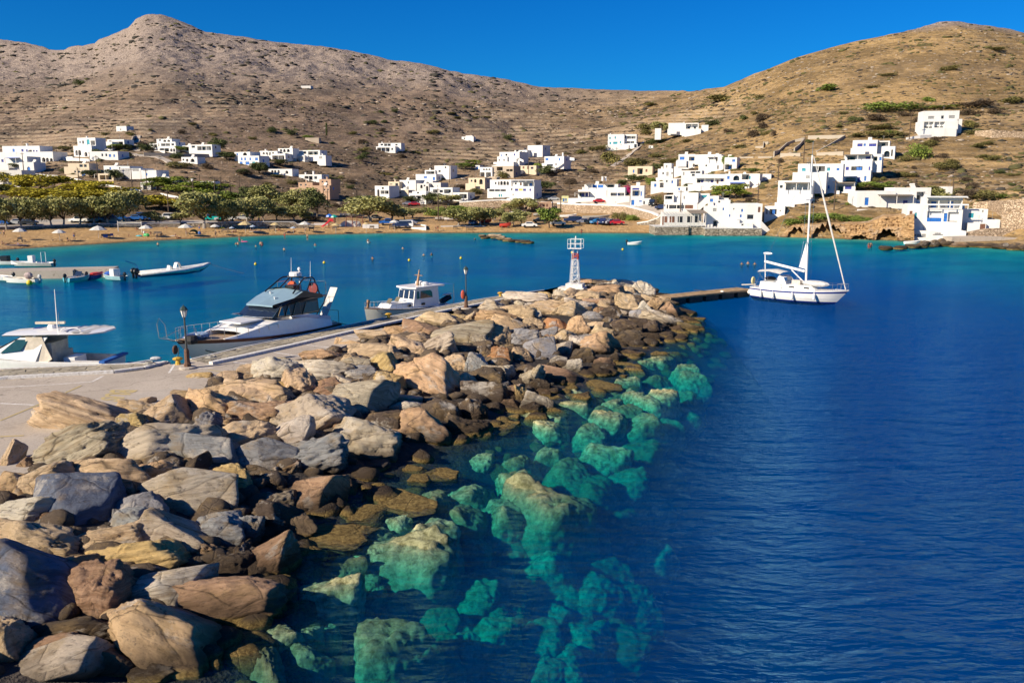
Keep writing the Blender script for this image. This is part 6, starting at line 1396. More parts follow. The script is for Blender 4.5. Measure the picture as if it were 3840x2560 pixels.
for i, e in enumerate(PL.split(';')):
    a = e.split(); px, py = fr(a[0], float(a[1]), float(a[2])); px2, py2 = fr(a[0], float(a[3]), float(a[4])); g = ground(px, py); tp = at_y(px2, py2, g.y)
    r = empty('telegraph_pole', g); h_ = tp.z - g.z; MB().tube([(0, 0, -1), ((tp.x - g.x) * .4, 0, h_)], [.17, .11], 7).build('pole', M_POLE, r); MB().bb(-.7, .7, -.06, .06, h_ - .55, h_ - .42).build('crossarm', M_POLE, r)
    r.name = 'telegraph_pole'; PL_ = (px, py); r['_x'] = px
    tag(r, None, 'pole', 'telegraph poles')
L = sorted([o for o in bpy.data.objects if o.name.startswith('telegraph_pole')], key=lambda o: o['_x'])
NB = ['left', 'central', 'right']
for i, o in enumerate(L):
    px = o['_x']; z = 'on the left slope' if px < 600 else 'near the green pines' if px < 930 else 'on the middle slope' if px < 1700 else 'around the central houses' if px < 2300 else 'by the stacked village houses' if px < 2900 else 'on the right slope'
    grp = [q for q in L if (0 if q['_x'] < 600 else 1 if q['_x'] < 930 else 2 if q['_x'] < 1700 else 3 if q['_x'] < 2300 else 4 if q['_x'] < 2900 else 5) == (0 if px < 600 else 1 if px < 930 else 2 if px < 1700 else 3 if px < 2300 else 4 if px < 2900 else 5)]
    o['label'] = f'{ORD[grp.index(o)]} brown wooden telegraph pole from left {z}'
for o in L: del o['_x']
# ================================================================ BOATS
M_GEL = mat('white_gelcoat', (.80, .79, .76), .22, var=.03, spec=.6); M_CREAM = mat('cream_gelcoat', (.70, .66, .55), .28, var=.06); M_NAVY = mat('navy_gelcoat', (.01, .03, .20), .25, var=.05)
M_TEAK = mat('teak_deck', (.42, .30, .20), .7, var=.15, vs=4); M_BRN = mat('brown_stripe', (.14, .045, .03), .4); M_BLK = mat('black_paint', (.012, .013, .016), .35); M_TINT = mat('tinted_glass', (.02, .03, .05), .06, spec=.9)
M_GREYB = mat('blue_grey_roof', (.22, .33, .40), .35, var=.05); M_STEEL = mat('stainless_rail', (.62, .63, .64), .25, metal=.9); M_RUBB = mat('black_rubber', (.02, .02, .022), .8); M_BLU = mat('blue_tube_fabric', (.02, .12, .42), .6)
M_UPH = mat('cream_upholstery', (.62, .55, .44), .8); M_ORNG = mat('orange_plastic', (.62, .10, .03), .5); M_REDB = mat('red_boat_paint', (.62, .06, .04), .5); M_PINKB = mat('greyish_sail_cover', (.62, .60, .56), .8, var=.1); M_YB = mat('yellow_buoy_plastic', (.75, .55, .03), .45)
def hull(L, B, zs, zb, tr=.72, rake=.10, draft=.45, n=18, flare=.84, lv=None, stripe=None, deckz=None):
    """stern at x=0, bow at x=L. Returns MB sections; materials: 0 hull, 1 stripe, 2 bottom"""
    lv = lv or [(1, 1), (.86, .985), (.74, .965), (.35, .90), (.06, flare), (-.0, flare - .05), (-1, .0)]
    secs = []
    for i in range(n + 1):
        t = i / n; hb = B / 2 * (tr + (1 - tr) * math.sin(min(1, t / .42) * math.pi / 2)) if t < .42 else B / 2 * max(0, 1 - ((t - .42) / .58) ** 2.4) ** .85
        zd = zs + (zb - zs) * t ** 2.0; sec = []
        for (l, wf) in lv:
            z = zd * l if l >= 0 else -draft * (1 - t ** 4); x = L * t - rake * L * max(0, t - .45) / .55 * (1 - max(0, l)); w_ = hb * (wf - (1 - wf) * 1.2 * max(0, t - .45) * (1 if l > -1 else 0))
            if l == -1: w_ = 0
            sec.append((x, max(0, w_), z))
        secs.append([(x, -y, z) for x, y, z in sec] + [(x, y, z) for x, y, z in reversed(sec[:-1])])
    return secs
def hull_part(secs, root, mats, name='hull', matrow=None, transom=True):
    mb = MB(); n = len(secs[0])
    for k in range(n - 1):
        kk = k if k < (n - 1) / 2 else n - 2 - k
        mb.cur = matrow[kk] if matrow else 0
        mb.loft([[s[k], s[k + 1]] for s in secs])
    mb.cur = 0
    if transom: mb.add(secs[0], [tuple(range(n))])
    return mb.build(name, mats, root, True, 35)
def deck_part(secs, root, m_, dz=-.03, name='deck', inset=.0, camber=.05):
    mb = MB(); mb.loft([[(s[0][0], s[0][1] * (1 - inset), s[0][2] + dz), (s[0][0], 0, s[0][2] + dz + camber), (s[-1][0], s[-1][1] * (1 - inset), s[-1][2] + dz)] for s in secs]); return mb.build(name, m_, root, True, 40)
def rail(root, pts, h, r=.018, step=1, name='rail', m_=None, posts=True):
    mb = MB(); mb.tube([(x, y, z + h) for x, y, z in pts], r, 5)
    if posts:
        for p in pts[::step]: mb.tube([p, (p[0], p[1], p[2] + h)], r * .9, 4)
    return mb.build(name, m_ or M_STEEL, root)
def edge_pts(secs, side, t0, t1, n, inset=.94, dz=0):
    out = []
    for i in range(n + 1):
        t = (t0 + (t1 - t0) * i / n) * (len(secs) - 1); j = min(len(secs) - 2, int(t)); u = t - j; a, b = secs[j][0 if side < 0 else -1], secs[j + 1][0 if side < 0 else -1]
        p = Vector(a).lerp(Vector(b), u); out.append((p.x, p.y * inset, p.z + dz))
    return out
def ship(stern, bow, label, cat, name, group=None):
    d = Vector(bow) - Vector(stern); r = empty(name, (stern[0], stern[1], 0), math.atan2(d.y, d.x), label, cat, group); return r, d.length
def fender(root, x, y, ztop, m_, r=.13, l=.6):
    MB().lathe((x, y, ztop - .35 - l / 2), [(.04, -l / 2 - .06), (r, -l / 2 + .08), (r, l / 2 - .08), (.05, l / 2 + .05), (.02, l / 2 + .1)], 8).tube([(x, y, ztop - .35), (x, y * .96, ztop + .25)], .012, 4).build('fender', m_, root)
def rope(pts, r, label, nm='mooring_rope'):
    a, b = Vector(pts[0]), Vector(pts[-1]); P = [a.lerp(b, i / 8) - Vector((0, 0, pts[1] * math.sin(math.pi * i / 8))) for i in range(9)]
    tag(MB().tube(P, r, 5).build(nm, mat('dark_rope', (.06, .055, .05), .9)), label, 'rope')
# ---- motor yacht
r, L = ship((-14.7, 65.4), (-21.1, 52.6), 'large motor yacht with blue grey roof and black radar arch moored along the quay', 'motor yacht', 'motor_yacht')
hs_ = hull(L, 4.3, 1.25, 2.05, tr=.86, rake=.13, lv=[(1, 1), (.86, .985), (.70, .96), (.35, .88), (.06, .80), (0, .76), (-1, 0)])
hull_part(hs_, r, [M_GEL, M_BRN, mat('antifouling_blue', (.02, .05, .14), .7)], matrow=[1, 0, 0, 0, 2, 2])
deck_part(hs_, r, M_TEAK, -.02)
# raised coach sides sweeping back from the foredeck (both sides) and cambered cabin top
cs = []
for i in range(15):
    t = .80 - .72 * i / 14; j = t * (len(hs_) - 1); k = int(j); u = j - k; hw = abs(hs_[k][0][1]) * (1 - u) + abs(hs_[min(k + 1, 18)][0][1]) * u; zd = hs_[k][0][2] * (1 - u) + hs_[min(k + 1, 18)][0][2] * u
    rise = max(.02, min(.95, (.80 - t) / .30 * .95)) * (1 if t > .30 else max(.45, 1 - (.30 - t) * 2.6)); cs.append((t * L, hw * .97, hw * .80, zd, rise))
for sg in (-1, 1):
    mb = MB(); mb.loft([[(x, sg * a, zd - .03), (x, sg * (a * .6 + b * .4), zd + ri), (x, sg * b, zd + ri), (x, sg * b * .96, zd - .03)] for x, a, b, zd, ri in cs], True, True); mb.build('coaming', M_GEL, r, True, 35)
top = [(x, b, zd + ri) for x, a, b, zd, ri in cs if .40 * L < x < .74 * L]
mb = MB(); mb.loft([[(x, -b, z - .06), (x, -b * .5, z + .05 * 0 + min(.1, (.74 * L - x) * .05)), (x, b * .5, z + min(.1, (.74 * L - x) * .05)), (x, b, z - .06)] for x, b, z in top]); mb.build('cabin_trunk', M_GEL, r, True, 40)
MB().box((.60 * L, 0, 2.50), (2.1, 1.9, .10)).build('sun_pad', M_GEL, r); MB().box((.54 * L, -1.25, 2.78), (.5, .35, .06)).build('grille', M_STEEL, r)
# wheelhouse: windscreen, side windows, roof
def quad(mb, P, th=.04):
    a, b, c = Vector(P[0]), Vector(P[1]), Vector(P[2]); n = (b - a).cross(c - a).normalized(); return mb.sheet(P, th, tuple(n))
xf, xr, xb = .505 * L, .43 * L, .16 * L
zb_, zt_f = 2.62, 3.34
WB = [(xf, -1.55), (xf + .35, -.55), (xf + .35, .55), (xf, 1.55)]; WT = [(xr, -1.45), (xr + .12, -.5), (xr + .12, .5), (xr, 1.45)]
fm = MB(); 
for k in range(3):
    a, b, c, d = (*WB[k], zb_), (*WB[k + 1], zb_), (*WT[k + 1], zt_f), (*WT[k], zt_f); quad(MB(), [a, b, c, d]).build('windscreen', M_TINT, r)
    fm.tube([a, d], .035, 4); fm.tube([a, b], .035, 4); fm.tube([d, c], .035, 4)
fm.tube([(*WB[3], zb_), (*WT[3], zt_f)], .035, 4); fm.build('window_frame', M_STEEL, r)
for sg in (-1, 1):
    y0, y1 = 1.62 * sg, 1.50 * sg
    quad(MB(), [(xf, y0, zb_ - .05), (xr + .02, y1, zt_f), (xb, y1, 3.45), (xb, y0, 2.35)]).build('cabin_side', M_BLK, r)
    w = sg * .06
    for (xa, xc, za, zc, m_, nm) in ((.475, .43, 2.62, 3.22, M_TINT, 'side_window'), (.42, .385, 2.6, 3.25, M_TINT, 'side_window'), (.365, .305, 2.5, 3.35, M_BLK, 'sliding_door'), (.29, .175, 2.5, 3.25, mat('bronze_glass', (.10, .065, .05), .15), 'side_window')):
        f = MB(); c4 = [(xa * L, y0 + w, za), (xc * L, y0 + w, za), ((xc - .0) * L, y1 + w, zc), ((xa - .035) * L, y1 + w, zc)]
        o = quad(MB(), c4, .02).build(nm, m_, r); f.tube(c4 + [c4[0]], .028, 4); f.build('frame', mat('gold_trim', (.55, .42, .22), .4, metal=.5), o)
# roof: faceted blue grey panel rising aft, black cap
RF = [(xr + .55, 1.25, 3.32), (xr + .40, 1.62, 3.30), (.30 * L, 1.75, 3.95), (.27 * L, 1.45, 4.10)]
mb = MB(); mb.loft([[(xr + .62, -1.2, 3.36), (xr + .70, 0, 3.40), (xr + .62, 1.2, 3.36)], [(.36 * L, -1.75, 3.70), (.37 * L, 0, 3.86), (.36 * L, 1.75, 3.70)], [(.275 * L, -1.65, 4.08), (.28 * L, 0, 4.25), (.275 * L, 1.65, 4.08)]]); 
mb.loft([[(xr + .62, -1.2, 3.24), (xr + .70, 0, 3.28), (xr + .62, 1.2, 3.24)], [(xr + .62, -1.2, 3.36), (xr + .70, 0, 3.40), (xr + .62, 1.2, 3.36)]]); mb.build('roof', M_GREYB, r)
for sg in (-1, 1):
    quad(MB(), [(xr + .60, sg * 1.22, 3.36), (.36 * L, sg * 1.76, 3.70), (.275 * L, sg * 1.66, 4.08), (.13 * L, sg * 1.55, 3.62), (.12 * L, sg * 1.55, 3.42), (xr, sg * 1.52, 3.22)], .05).build('roof_side', M_BLK, r)
MB().loft([[(.285 * L, -1.66, 4.09), (.285 * L, -.8, 4.28), (.285 * L, .8, 4.28), (.285 * L, 1.66, 4.09)], [(.22 * L, -1.5, 4.0), (.22 * L, -.8, 4.05), (.22 * L, .8, 4.05), (.22 * L, 1.5, 4.0)]]).build('roof_cap', M_BLK, r)
MB().box((.20 * L, 0, 3.50), (.22 * L, 3.1, .10)).build('fly_deck', mat('pale_wood', (.55, .42, .28), .7), r)
for (x, y, z) in ((.40 * L, .5, 3.62), (.345 * L, -.6, 3.86)): MB().lathe((x, y, z), [(.05, 0), (.05, .14), (.09, .16), (.09, .2)], 8).build('roof_fitting', M_GEL, r)
# radar arch
for sg in (-1, 1): MB().tube([(.33 * L, sg * 1.3, 4.0), (.235 * L, sg * 1.05, 4.82), (.215 * L, sg * 1.0, 4.92), (.155 * L, sg * 1.0, 4.92), (.145 * L, sg * 1.05, 4.8), (.13 * L, sg * 1.4, 3.55)], .055, 7).build('radar_arch', M_BLK, r); MB().tube([(.24 * L, sg * 1.4, 3.85), (.165 * L, sg * 1.02, 4.8)], .05, 6).build('arch_strut', M_BLK, r)
MB().tube([(.185 * L, -1.0, 4.92), (.185 * L, 1.0, 4.92)], .05, 6).build('arch_bar', M_BLK, r)
MB().lathe((.20 * L, 0, 4.98), [(.30, 0), (.46, .06), (.46, .26), (.40, .34)], 14).build('radar_dome', M_GEL, r)
MB().tube([(.17 * L, 0, 3.6), (.17 * L, 0, 5.5)], .05, 6).ell((.17 * L, 0, 5.5), (.12, .12, .14)).build('mast', M_GEL, r)
for y, h in ((-.9, 6.3), (.9, 6.1)): MB().tube([(.16 * L, y, 4.9), (.155 * L, y, h)], [.02, .008], 4).build('antenna', M_GEL, r)
for y in (-1.1, .9): MB().lathe((.14 * L, y, 4.1), [(.30, -.07), (.42, -.07), (.42, .07), (.30, .07)], 14, 'x').build('life_ring', M_ORNG if y < 0 else mat('dark_red_plastic', (.20, .03, .03), .6), r)
MB().box((.19 * L, -.4, 3.95), (.9, .8, .75)).build('covered_equipment', M_BLK, r)
rail(r, [(.22 * L, -1.5, 3.55), (.14 * L, -1.5, 3.55), (.09 * L, -1.5, 3.55), (.09 * L, 0, 3.55), (.09 * L, 1.5, 3.55), (.2 * L, 1.5, 3.55)], 1.0, .02); MB().tube([(.11 * L, -1.7, 3.5), (.02 * L, -1.5, 3.42)], .06, 6).build('awning_bar', M_BLK, r)
lad = MB(); 
for dx in (-.18, .18): lad.tube([(.10 * L + dx, -1.72, 1.6), (.13 * L + dx, -1.6, 4.4)], .02, 4)
for q in range(7): lad.tube([(.10 * L - .18 + q * .06, -1.70, 1.9 + q * .36), (.10 * L + .18 + q * .06, -1.70, 1.9 + q * .36)], .015, 4)
lad.build('ladder', M_STEEL, r)
rail(r, edge_pts(hs_, -1, .50, .985, 8, .93), .75, .02); rail(r, edge_pts(hs_, 1, .50, .985, 8, .93), .75, .02); rail(r, edge_pts(hs_, -1, .02, .48, 9, .985, .2), .45, .016)
bp = MB(); bp.tube([(L - .3, -.3, 1.9), (L + .9, -.35, 2.3), (L + 1.0, -.35, 3.2), (L + 1.1, 0, 3.6), (L + 1.0, .35, 3.2), (L + .9, .35, 2.3), (L - .3, .3, 1.9)], .022, 5); bp.tube([(L + .9, -.35, 2.3), (L + .9, .35, 2.3)], .02, 4); bp.tube([(L - .8, 0, 2.75), (L + .9, 0, 2.35)], .02, 4); bp.build('bow_pulpit', M_STEEL, r)
MB().ell((L + .05, 0, 1.45), (.22, .12, .30)).tube([(L - .1, 0, 1.7), (L + .15, 0, 1.2)], .04, 5).build('anchor', M_RUST, r); MB().ell((L - 1.0, .2, 2.1), (.5, .4, .22)).build('windlass', M_STEEL, r); MB().lathe((L - 2.0, -.1, 2.0), [(.62, -.1), (.70, 0), (.62, .16), (.5, .2)], 12).build('coiled_cover', mat('blue_white_cloth', (.35, .48, .66), .8, var=.4, vs=5), r); MB().lathe((L - .6, .8, 2.0), [(.3, -.2), (.4, 0), (.3, .3)], 10).build('black_fender', M_RUBB, r)
for t_ in (.70, .665, .585, .475, .445): 
    p = edge_pts(hs_, -1, t_, t_ + .01, 1, .965)[0]; MB().lathe((p[0], p[1] + .02, p[2] * .52), [(.17, -.06), (.17, .05)], 10, 'y', 1.2, .8).build('porthole', M_BLK, r)
MB().box((.16 * L, -2.02, .8), (.9, .08, .26)).build('exhaust_vent', mat('dark_green_vent', (.03, .05, .04), .5), r)
for k, t_ in enumerate((.06, .14, .30, .38, .47, .56)):
    p = edge_pts(hs_, -1, t_, t_ + .01, 1, 1.02)[0]; fender(r, p[0], p[1] - .1, p[2] - .1, M_RUBB if k % 2 else M_NAVY, .15, .55)
p = edge_pts(hs_, -1, .80, .81, 1, 1.03)[0]; fender(r, p[0], p[1] - .1, p[2], mat('dark_green_fender', (.01, .05, .045), .6), .22, .75)
for k in range(11): p = edge_pts(hs_, -1, .04 + k * .043, .05 + k * .043, 1, 1.005)[0]; MB().tube([(p[0], p[1] * .96, p[2] + .65), (p[0] + .05, p[1] - .04, p[2] * .35)], .014, 4).build('hanging_line', M_BLK, r)
# name in small black script on the side
sc_ = MB(); P = [(.455 * L - i * .035, -1.99 - .0, 2.12 + .07 * math.sin(i * 1.9) + .03 * math.sin(i * 4.3)) for i in range(40)]; P = [(x, edge_pts(hs_, -1, x / L, x / L + .01, 1, .955)[0][1] - .02, z) for x, y, z in P]; sc_.tube(P, .022, 4); P2 = [(x, y, z - .22 + .02 * math.sin(x * 40)) for x, y, z in P[:22]]; sc_.tube(P2, .02, 4); sc_.build('script_lettering', M_BLK, r)
MB().lathe((.035 * L, -1.93, .95), [(.20, -.03), (.20, .02)], 12, 'y').build('emblem', M_BLK, r)
gw = MB(); gw.loft([[(-.1, -.35, 1.5), (-.1, .35, 1.5), (-.1, .35, 1.62), (-.1, -.35, 1.62)], [(-1.5, -.35, 3.6), (-1.5, .35, 3.6), (-1.55, .35, 3.72), (-1.55, -.35, 3.72)]], True, True); gw.build('raised_gangway', mat('gangway_grey', (.60, .57, .52), .5), r); MB().tube([(.3, -.6, 1.4), (-.9, -.5, 2.6), (-1.1, -.45, 3.2)], .05, 5).build('gangway_strut', M_BLK, r)
MB().box((.10 * L, 0, 1.55), (1.6, 2.6, .6)).build('cockpit_seat', M_GEL, r); MB().box((.05, 0, 1.0), (.5, 3.4, .15)).build('swim_platform', M_TEAK, r)
rail(r, [(.02 * L, -1.8, 1.3), (.02 * L, 0, 1.3), (.02 * L, 1.8, 1.3)], .95, .02, 1, 'stern_rail', M_BLK)
rope([(-20.2, 54.0, 1.3), .25, (-17.6, 53.4, 1.3)], .03, 'dark mooring rope from the motor yacht bow to the quay')
rope([(-14.2, 66.6, 1.1), .3, (-11.2, 67.0, .9)], .03, 'dark mooring rope behind the motor yacht stern'); x_, y_ = W(668, 1366); rope([(-20.9, 52.6, 1.6), .1, (x_, y_, 1.6)], .025, 'pale mooring line from the yacht bow to the rusty bollard')
# ---- white fishing boat
sa, sb_ = at_z(1655, 1148, .9), at_z(1375, 1150, 1.3); bow = at_z(1372, 1150, 1.35); 
bow = Vector((-10.6, 67.6, 0)); st = Vector((-6.1, 78.2, 0)); d = (bow - st).normalized()
bow = at_z(1366, 1153, 1.55); st = at_z(1668, 1135, .95)
r, L = ship((st.x, st.y), (bow.x, bow.y), 'white fishing boat with wheelhouse and blue awning moored along the quay', 'fishing boat', 'fishing_boat')
hs_ = hull(L, 3.1, .95, 1.55, tr=.62, rake=.03, flare=.86, lv=[(1, 1), (.93, 1.01), (.74, .985), (.35, .93), (.08, .86), (0, .80), (-1, 0)])
hull_part(hs_, r, [M_CREAM, mat('varnished_rubbing_strake', (.20, .10, .05), .4), M_GEL], matrow=[1, 0, 0, 0, 2, 2]); deck_part(hs_, r, M_GEL, -.02)
def cabin(r, x0, x1, hw0, hw1, z0, z1, m_, name='wheelhouse', lean=.25, back=.05):
    mb = MB(); lo = [(x0, -hw0, z0), (x1, -hw1, z0), (x1, hw1, z0), (x0, hw0, z0)]; hi = [(x0 + back, -hw0 * .93, z1), (x1 - lean, -hw1 * .93, z1), (x1 - lean, hw1 * .93, z1), (x0 + back, hw0 * .93, z1)]
    mb.loft([lo, hi], True, True); return mb.build(name, m_, r)
cabin(r, .22 * L, .80 * L, 1.15, .75, 1.05, 1.62, M_GEL, 'cabin_trunk', .5); wh = cabin(r, .20 * L, .52 * L, 1.18, 1.05, 1.1, 2.75, M_GEL, 'wheelhouse', .35)
def on_front(x0, hw, z0, z1, lean, zt, n, r, m_, zb):   # front windows
    for k in range(n):
        a, b = -hw + 2 * hw * (k + .12) / n, -hw + 2 * hw * (k + .88) / n; f = lambda z: x0 - lean * (z - zb) / (zt - zb) + .03
        quad(MB(), [(f(z0), a, z0), (f(z0), b, z0), (f(z1), b * .97, z1), (f(z1), a * .97, z1)], .03).build('front_window', m_, r)
on_front(.52 * L, 1.0, 1.85, 2.55, .35, 2.75, 3, r, M_TINT, 1.1)
for sg in (-1, 1):
    for (a, b) in ((.445, .475), (.28, .43)): quad(MB(), [(a * L, sg * 1.13, 1.85), (b * L, sg * 1.11, 1.85), ((b - .01) * L, sg * 1.06, 2.5), (a * L, sg * 1.07, 2.5)], .03).build('side_window', M_TINT, r)
    for a in (.40, .56): MB().box((a * L, sg * (1.12 if a < .5 else 1.0), 1.35), (.38, .08, .2)).build('porthole', M_BLK, r)
MB().prism([(.14 * L, -1.3), (.50 * L, -1.25), (.53 * L, -.5), (.53 * L, .5), (.50 * L, 1.25), (.14 * L, 1.3)], 2.75, 2.88).build('roof', M_GEL, r)
MB().loft([[(.14 * L, -1.25, 2.92), (.14 * L, 1.25, 2.92)], [(-.02 * L, -1.2, 2.75), (-.02 * L, 1.2, 2.75)], [(-.02 * L, -1.2, 2.72), (-.02 * L, 1.2, 2.72)]]).build('awning', M_BCLOTH, r)
for sg in (-1, 1): MB().tube([(.0, sg * 1.15, .9), (.0, sg * 1.15, 2.75)], .025, 5).build('awning_pole', M_STEEL, r)
M_VARN = mat('varnished_wood', (.30, .15, .06), .35); MB().tube([(.36 * L, 0, 2.85), (.33 * L, 0, 4.25)], [.14, .05], 8).tube([(.34 * L, -.5, 3.75), (.34 * L, .5, 3.75)], .04, 5).build('mast', M_VARN, r)
MB().lathe((.30 * L, -.35, 2.9), [(.28, 0), (.34, .06), (.34, .24), (.26, .3)], 12).build('radar_dome', M_GEL, r); MB().ell((.30 * L, .4, 3.0), (.4, .3, .2)).build('life_raft', M_GEL, r)
MB().tube([(.965 * L, 0, 1.4), (.95 * L, 0, 2.15)], [.12, .16], 6).build('stem_post', M_VARN, r)
for (x, y) in ((.60, -.25), (.72, .0)): quad(MB(), [(x * L, y - .25, 1.66), (x * L, y + .25, 1.66), ((x - .03) * L, y + .25, 2.0), ((x - .03) * L, y - .25, 2.0)], .03).build('open_hatch', mat('smoked_hatch', (.16, .14, .09), .3), r)
rail(r, edge_pts(hs_, -1, .55, .99, 7, .95) + edge_pts(hs_, 1, .55, .99, 7, .95)[::-1], .42, .018); MB().tube([(.05 * L, 0, 1.1), (-.05 * L, .2, 1.5)], .28, 8).build('outboard_motor', M_BLK, r)
MB().ell((-.02 * L, .2, 1.75), (.7, .16, .10)).build('paddle_board', M_GEL, r); fender(r, .08 * L, -1.45, 1.0, M_GEL); fender(r, .42 * L, -1.58, 1.1, M_GEL)
x_, y_ = W(1457, 1194); rope([(bow.x + .6, bow.y + 1.2, 1.5), .25, (x_, y_, 1.5)], .025, 'mooring rope from the fishing boat to the yellow bollard'); rope([(st.x + .6, st.y - .2, .9), .2, (st.x + 3.2, st.y + .6, 1.25)], .025, 'mooring rope behind the fishing boat')
# ---- sport cruiser at the left edge (bow out of frame)
r, L = ship((-24.6, 51.7), (-34.6, 52.2), 'white sport cruiser with hard top and radar bar moored at the left edge', 'motor boat', 'sport_cruiser')
hs_ = hull(L, 3.3, 1.05, 1.5, tr=.88, rake=.12); hull_part(hs_, r, [M_GEL, M_GEL, M_NAVY], matrow=[0, 0, 0, 1, 2, 2])
mb = MB(); inn_ = [[(s[0][0], s[0][1] * .9, s[0][2] + .02), (s[0][0], s[0][1] * .86, .45), (s[0][0], -s[0][1] * .86, .45), (s[0][0], -s[0][1] * .9, s[0][2] + .02)] for s in hs_[:9]]; mb.loft(inn_); mb.build('cockpit_lining', mat('cockpit_cream', (.66, .62, .56), .6), r)
gn = MB()
for sg in (0, -1): MB().loft([[(s[sg][0], s[sg][1], s[sg][2]), (s[sg][0], s[sg][1] * .9, s[sg][2] + .03)] for s in hs_[:10]]).build('gunwale', M_GEL, r); mb = MB(); mb.loft([[(s[0][0], s[0][1], s[0][2]), (s[0][0], s[0][1] * .55, s[0][2] + .35), (s[0][0], -s[0][1] * .55, s[0][2] + .35), (s[0][0], -s[0][1], s[0][2])] for s in hs_[9:]], False, False); mb.build('foredeck', M_GEL, r, True, 40)
for sg in (-1, 1):
    quad(MB(), [(.40 * L, sg * 1.6, 1.15), (.72 * L, sg * 1.5, 1.35), (.50 * L, sg * 1.25, 2.55), (.33 * L, sg * 1.3, 2.6), (.36 * L, sg * 1.35, 2.2)], .10).build('cabin_side', M_GEL, r)
    quad(MB(), [(.49 * L, sg * (1.50 + .03), 1.80), (.62 * L, sg * 1.53, 1.62), (.52 * L, sg * 1.33, 2.45), (.44 * L, sg * 1.36, 2.45)], .03).build('side_window', mat('green_tinted_glass', (.02, .07, .06), .08, spec=.9), r)
quad(MB(), [(.72 * L, -1.45, 1.45), (.72 * L, 1.45, 1.45), (.50 * L, 1.2, 2.55), (.50 * L, -1.2, 2.55)], .05).build('windscreen', M_TINT, r)
def tops(x, hw, z, c): return [(x, -hw, z), (x, -hw * .55, z + c), (x, hw * .55, z + c), (x, hw, z), (x, hw * .9, z - .08), (x, -hw * .9, z - .08)]
mb = MB(); mb.loft([tops(.0 * L + .1, .7, 2.86, .02), tops(.06 * L, 1.45, 2.86, .04), tops(.2 * L, 1.55, 2.82, .1), tops(.45 * L, 1.5, 2.74, .14), tops(.62 * L, 1.2, 2.66, .1)], True, True); rf_ = mb.build('hard_top', M_GEL, r, True, 30)
for x in (.08, .14): MB().loft([[(x * L, -1.35, 2.90), (x * L, 1.35, 2.90)], [((x + .045) * L, -1.4, 2.93), ((x + .045) * L, 1.4, 2.93)]]).build('roof_panel', mat('grey_panel', (.52, .50, .46), .5), rf_)
MB().loft([[(.22 * L, -1.3, 2.93), (.22 * L, 1.2, 2.95)], [(.235 * L, -1.3, 2.93), (.235 * L, 1.2, 2.95)]]).build('roof_glass', M_NAVY, rf_); MB().box((.47 * L, -.5, 2.86), (.8, .5, .03)).build('roof_hatch', M_NAVY, rf_)
MB().lathe((.39 * L, -.3, 2.85), [(.26, 0), (.30, .08), (.24, .22), (.18, .28)], 12).build('radar_base', M_GEL, r); MB().box((.40 * L, -.3, 3.22), (1.75, .18, .14), .12).build('radar_scanner', M_UPH, r)
MB().tube([(.31 * L, .5, 2.9), (.305 * L, .5, 5.4)], [.035, .02], 5).build('antenna', M_GEL, r); MB().tube([(.26 * L, 1.1, 2.9), (.26 * L, 1.1, 4.1)], [.015, .006], 4).build('antenna', M_STEEL, r)
MB().tube([(.27 * L, .9, 2.9), (.25 * L, .9, 3.1), (.16 * L, .9, 3.1), (.14 * L, .9, 2.9)], .03, 5).build('grab_rail', M_GEL, r)
MB().box((.40 * L, -.1, 1.0), (1.5, 2.2, 1.0)).build('helm_seat', M_UPH, r); MB().box((.34 * L, .2, 1.75), (.35, 1.8, .9)).build('seat_back', M_UPH, r); MB().box((.24 * L, .1, .85), (.7, 1.3, .8)).build('bait_station', M_GEL, r); quad(MB(), [(.36 * L, 1.45, .9), (.30 * L, 1.45, 1.3), (.34 * L, 1.3, 2.0), (.36 * L, 1.3, 2.6), (.46 * L, 1.3, 2.6), (.48 * L, 1.45, .9)], .06).build('cabin_side_far', M_UPH, r)
MB().box((.10 * L, 1.25, .95), (2.0, .06, .45)).build('locker_door', mat('locker_panel', (.56, .54, .53), .5), r); MB().box((.0, 0, 1.12), (.35, 2.9, .14)).build('transom_cap', M_BLU, r)
dg_ = empty('inflatable_dinghy', (-23.6, 51.7, 0), R(8), 'small blue inflatable dinghy behind the white sport cruiser stern', 'dinghy')
MB().tube([(-.4, -.75, .45), (1.4, -.75, .45), (2.0, -.35, .5), (2.05, .35, .5), (1.4, .75, .45), (-.4, .75, .45)], .27, 10).build('tube', M_BLU, dg_); MB().bb(-.3, 1.7, -.6, .6, .25, .35).build('floor', M_RUBB, dg_); MB().tube([(-.3, -.5, .8), (1.6, -.3, 1.05)], .04, 5).ell((1.6, -.3, 1.08), (.35, .12, .13)).build('outboard_tiller', mat('grey_outboard', (.5, .5, .5), .4), dg_)
# ---- sailing yacht
st, bw = at_z(2812, 1085, 1.1), at_z(3182, 1090, 1.35)
r, L = ship((26.0, 91.0), (33.2, 83.6), 'white sailing yacht with navy stripe and tall mast moored beyond the pontoon', 'sailing yacht', 'sailing_yacht')
hs_ = hull(L, 3.7, 1.05, 1.45, tr=.55, rake=.13, draft=.5, lv=[(1, 1), (.92, 1), (.78, .99), (.70, .98), (.40, .93), (.13, .85), (.0, .80), (-1, 0)])
hull_part(hs_, r, [M_GEL, M_NAVY, M_NAVY], matrow=[0, 1, 0, 0, 0, 2, 2]); deck_part(hs_, r, M_GEL, -.01)
cabin(r, .22 * L, .70 * L, 1.1, .55, 1.1, 1.62, M_GEL, 'coach_roof', .6); cabin(r, .12 * L, .36 * L, 1.25, 1.2, 1.05, 1.75, M_GEL, 'cockpit_coaming', .2)
for x in (.32, .45, .60): 
    for sg in (-1, 1): MB().box((x * L, sg * (1.12 - (x - .22) * 1.1), 1.42), (.55, .08, .12)).build('porthole', M_BLK, r)
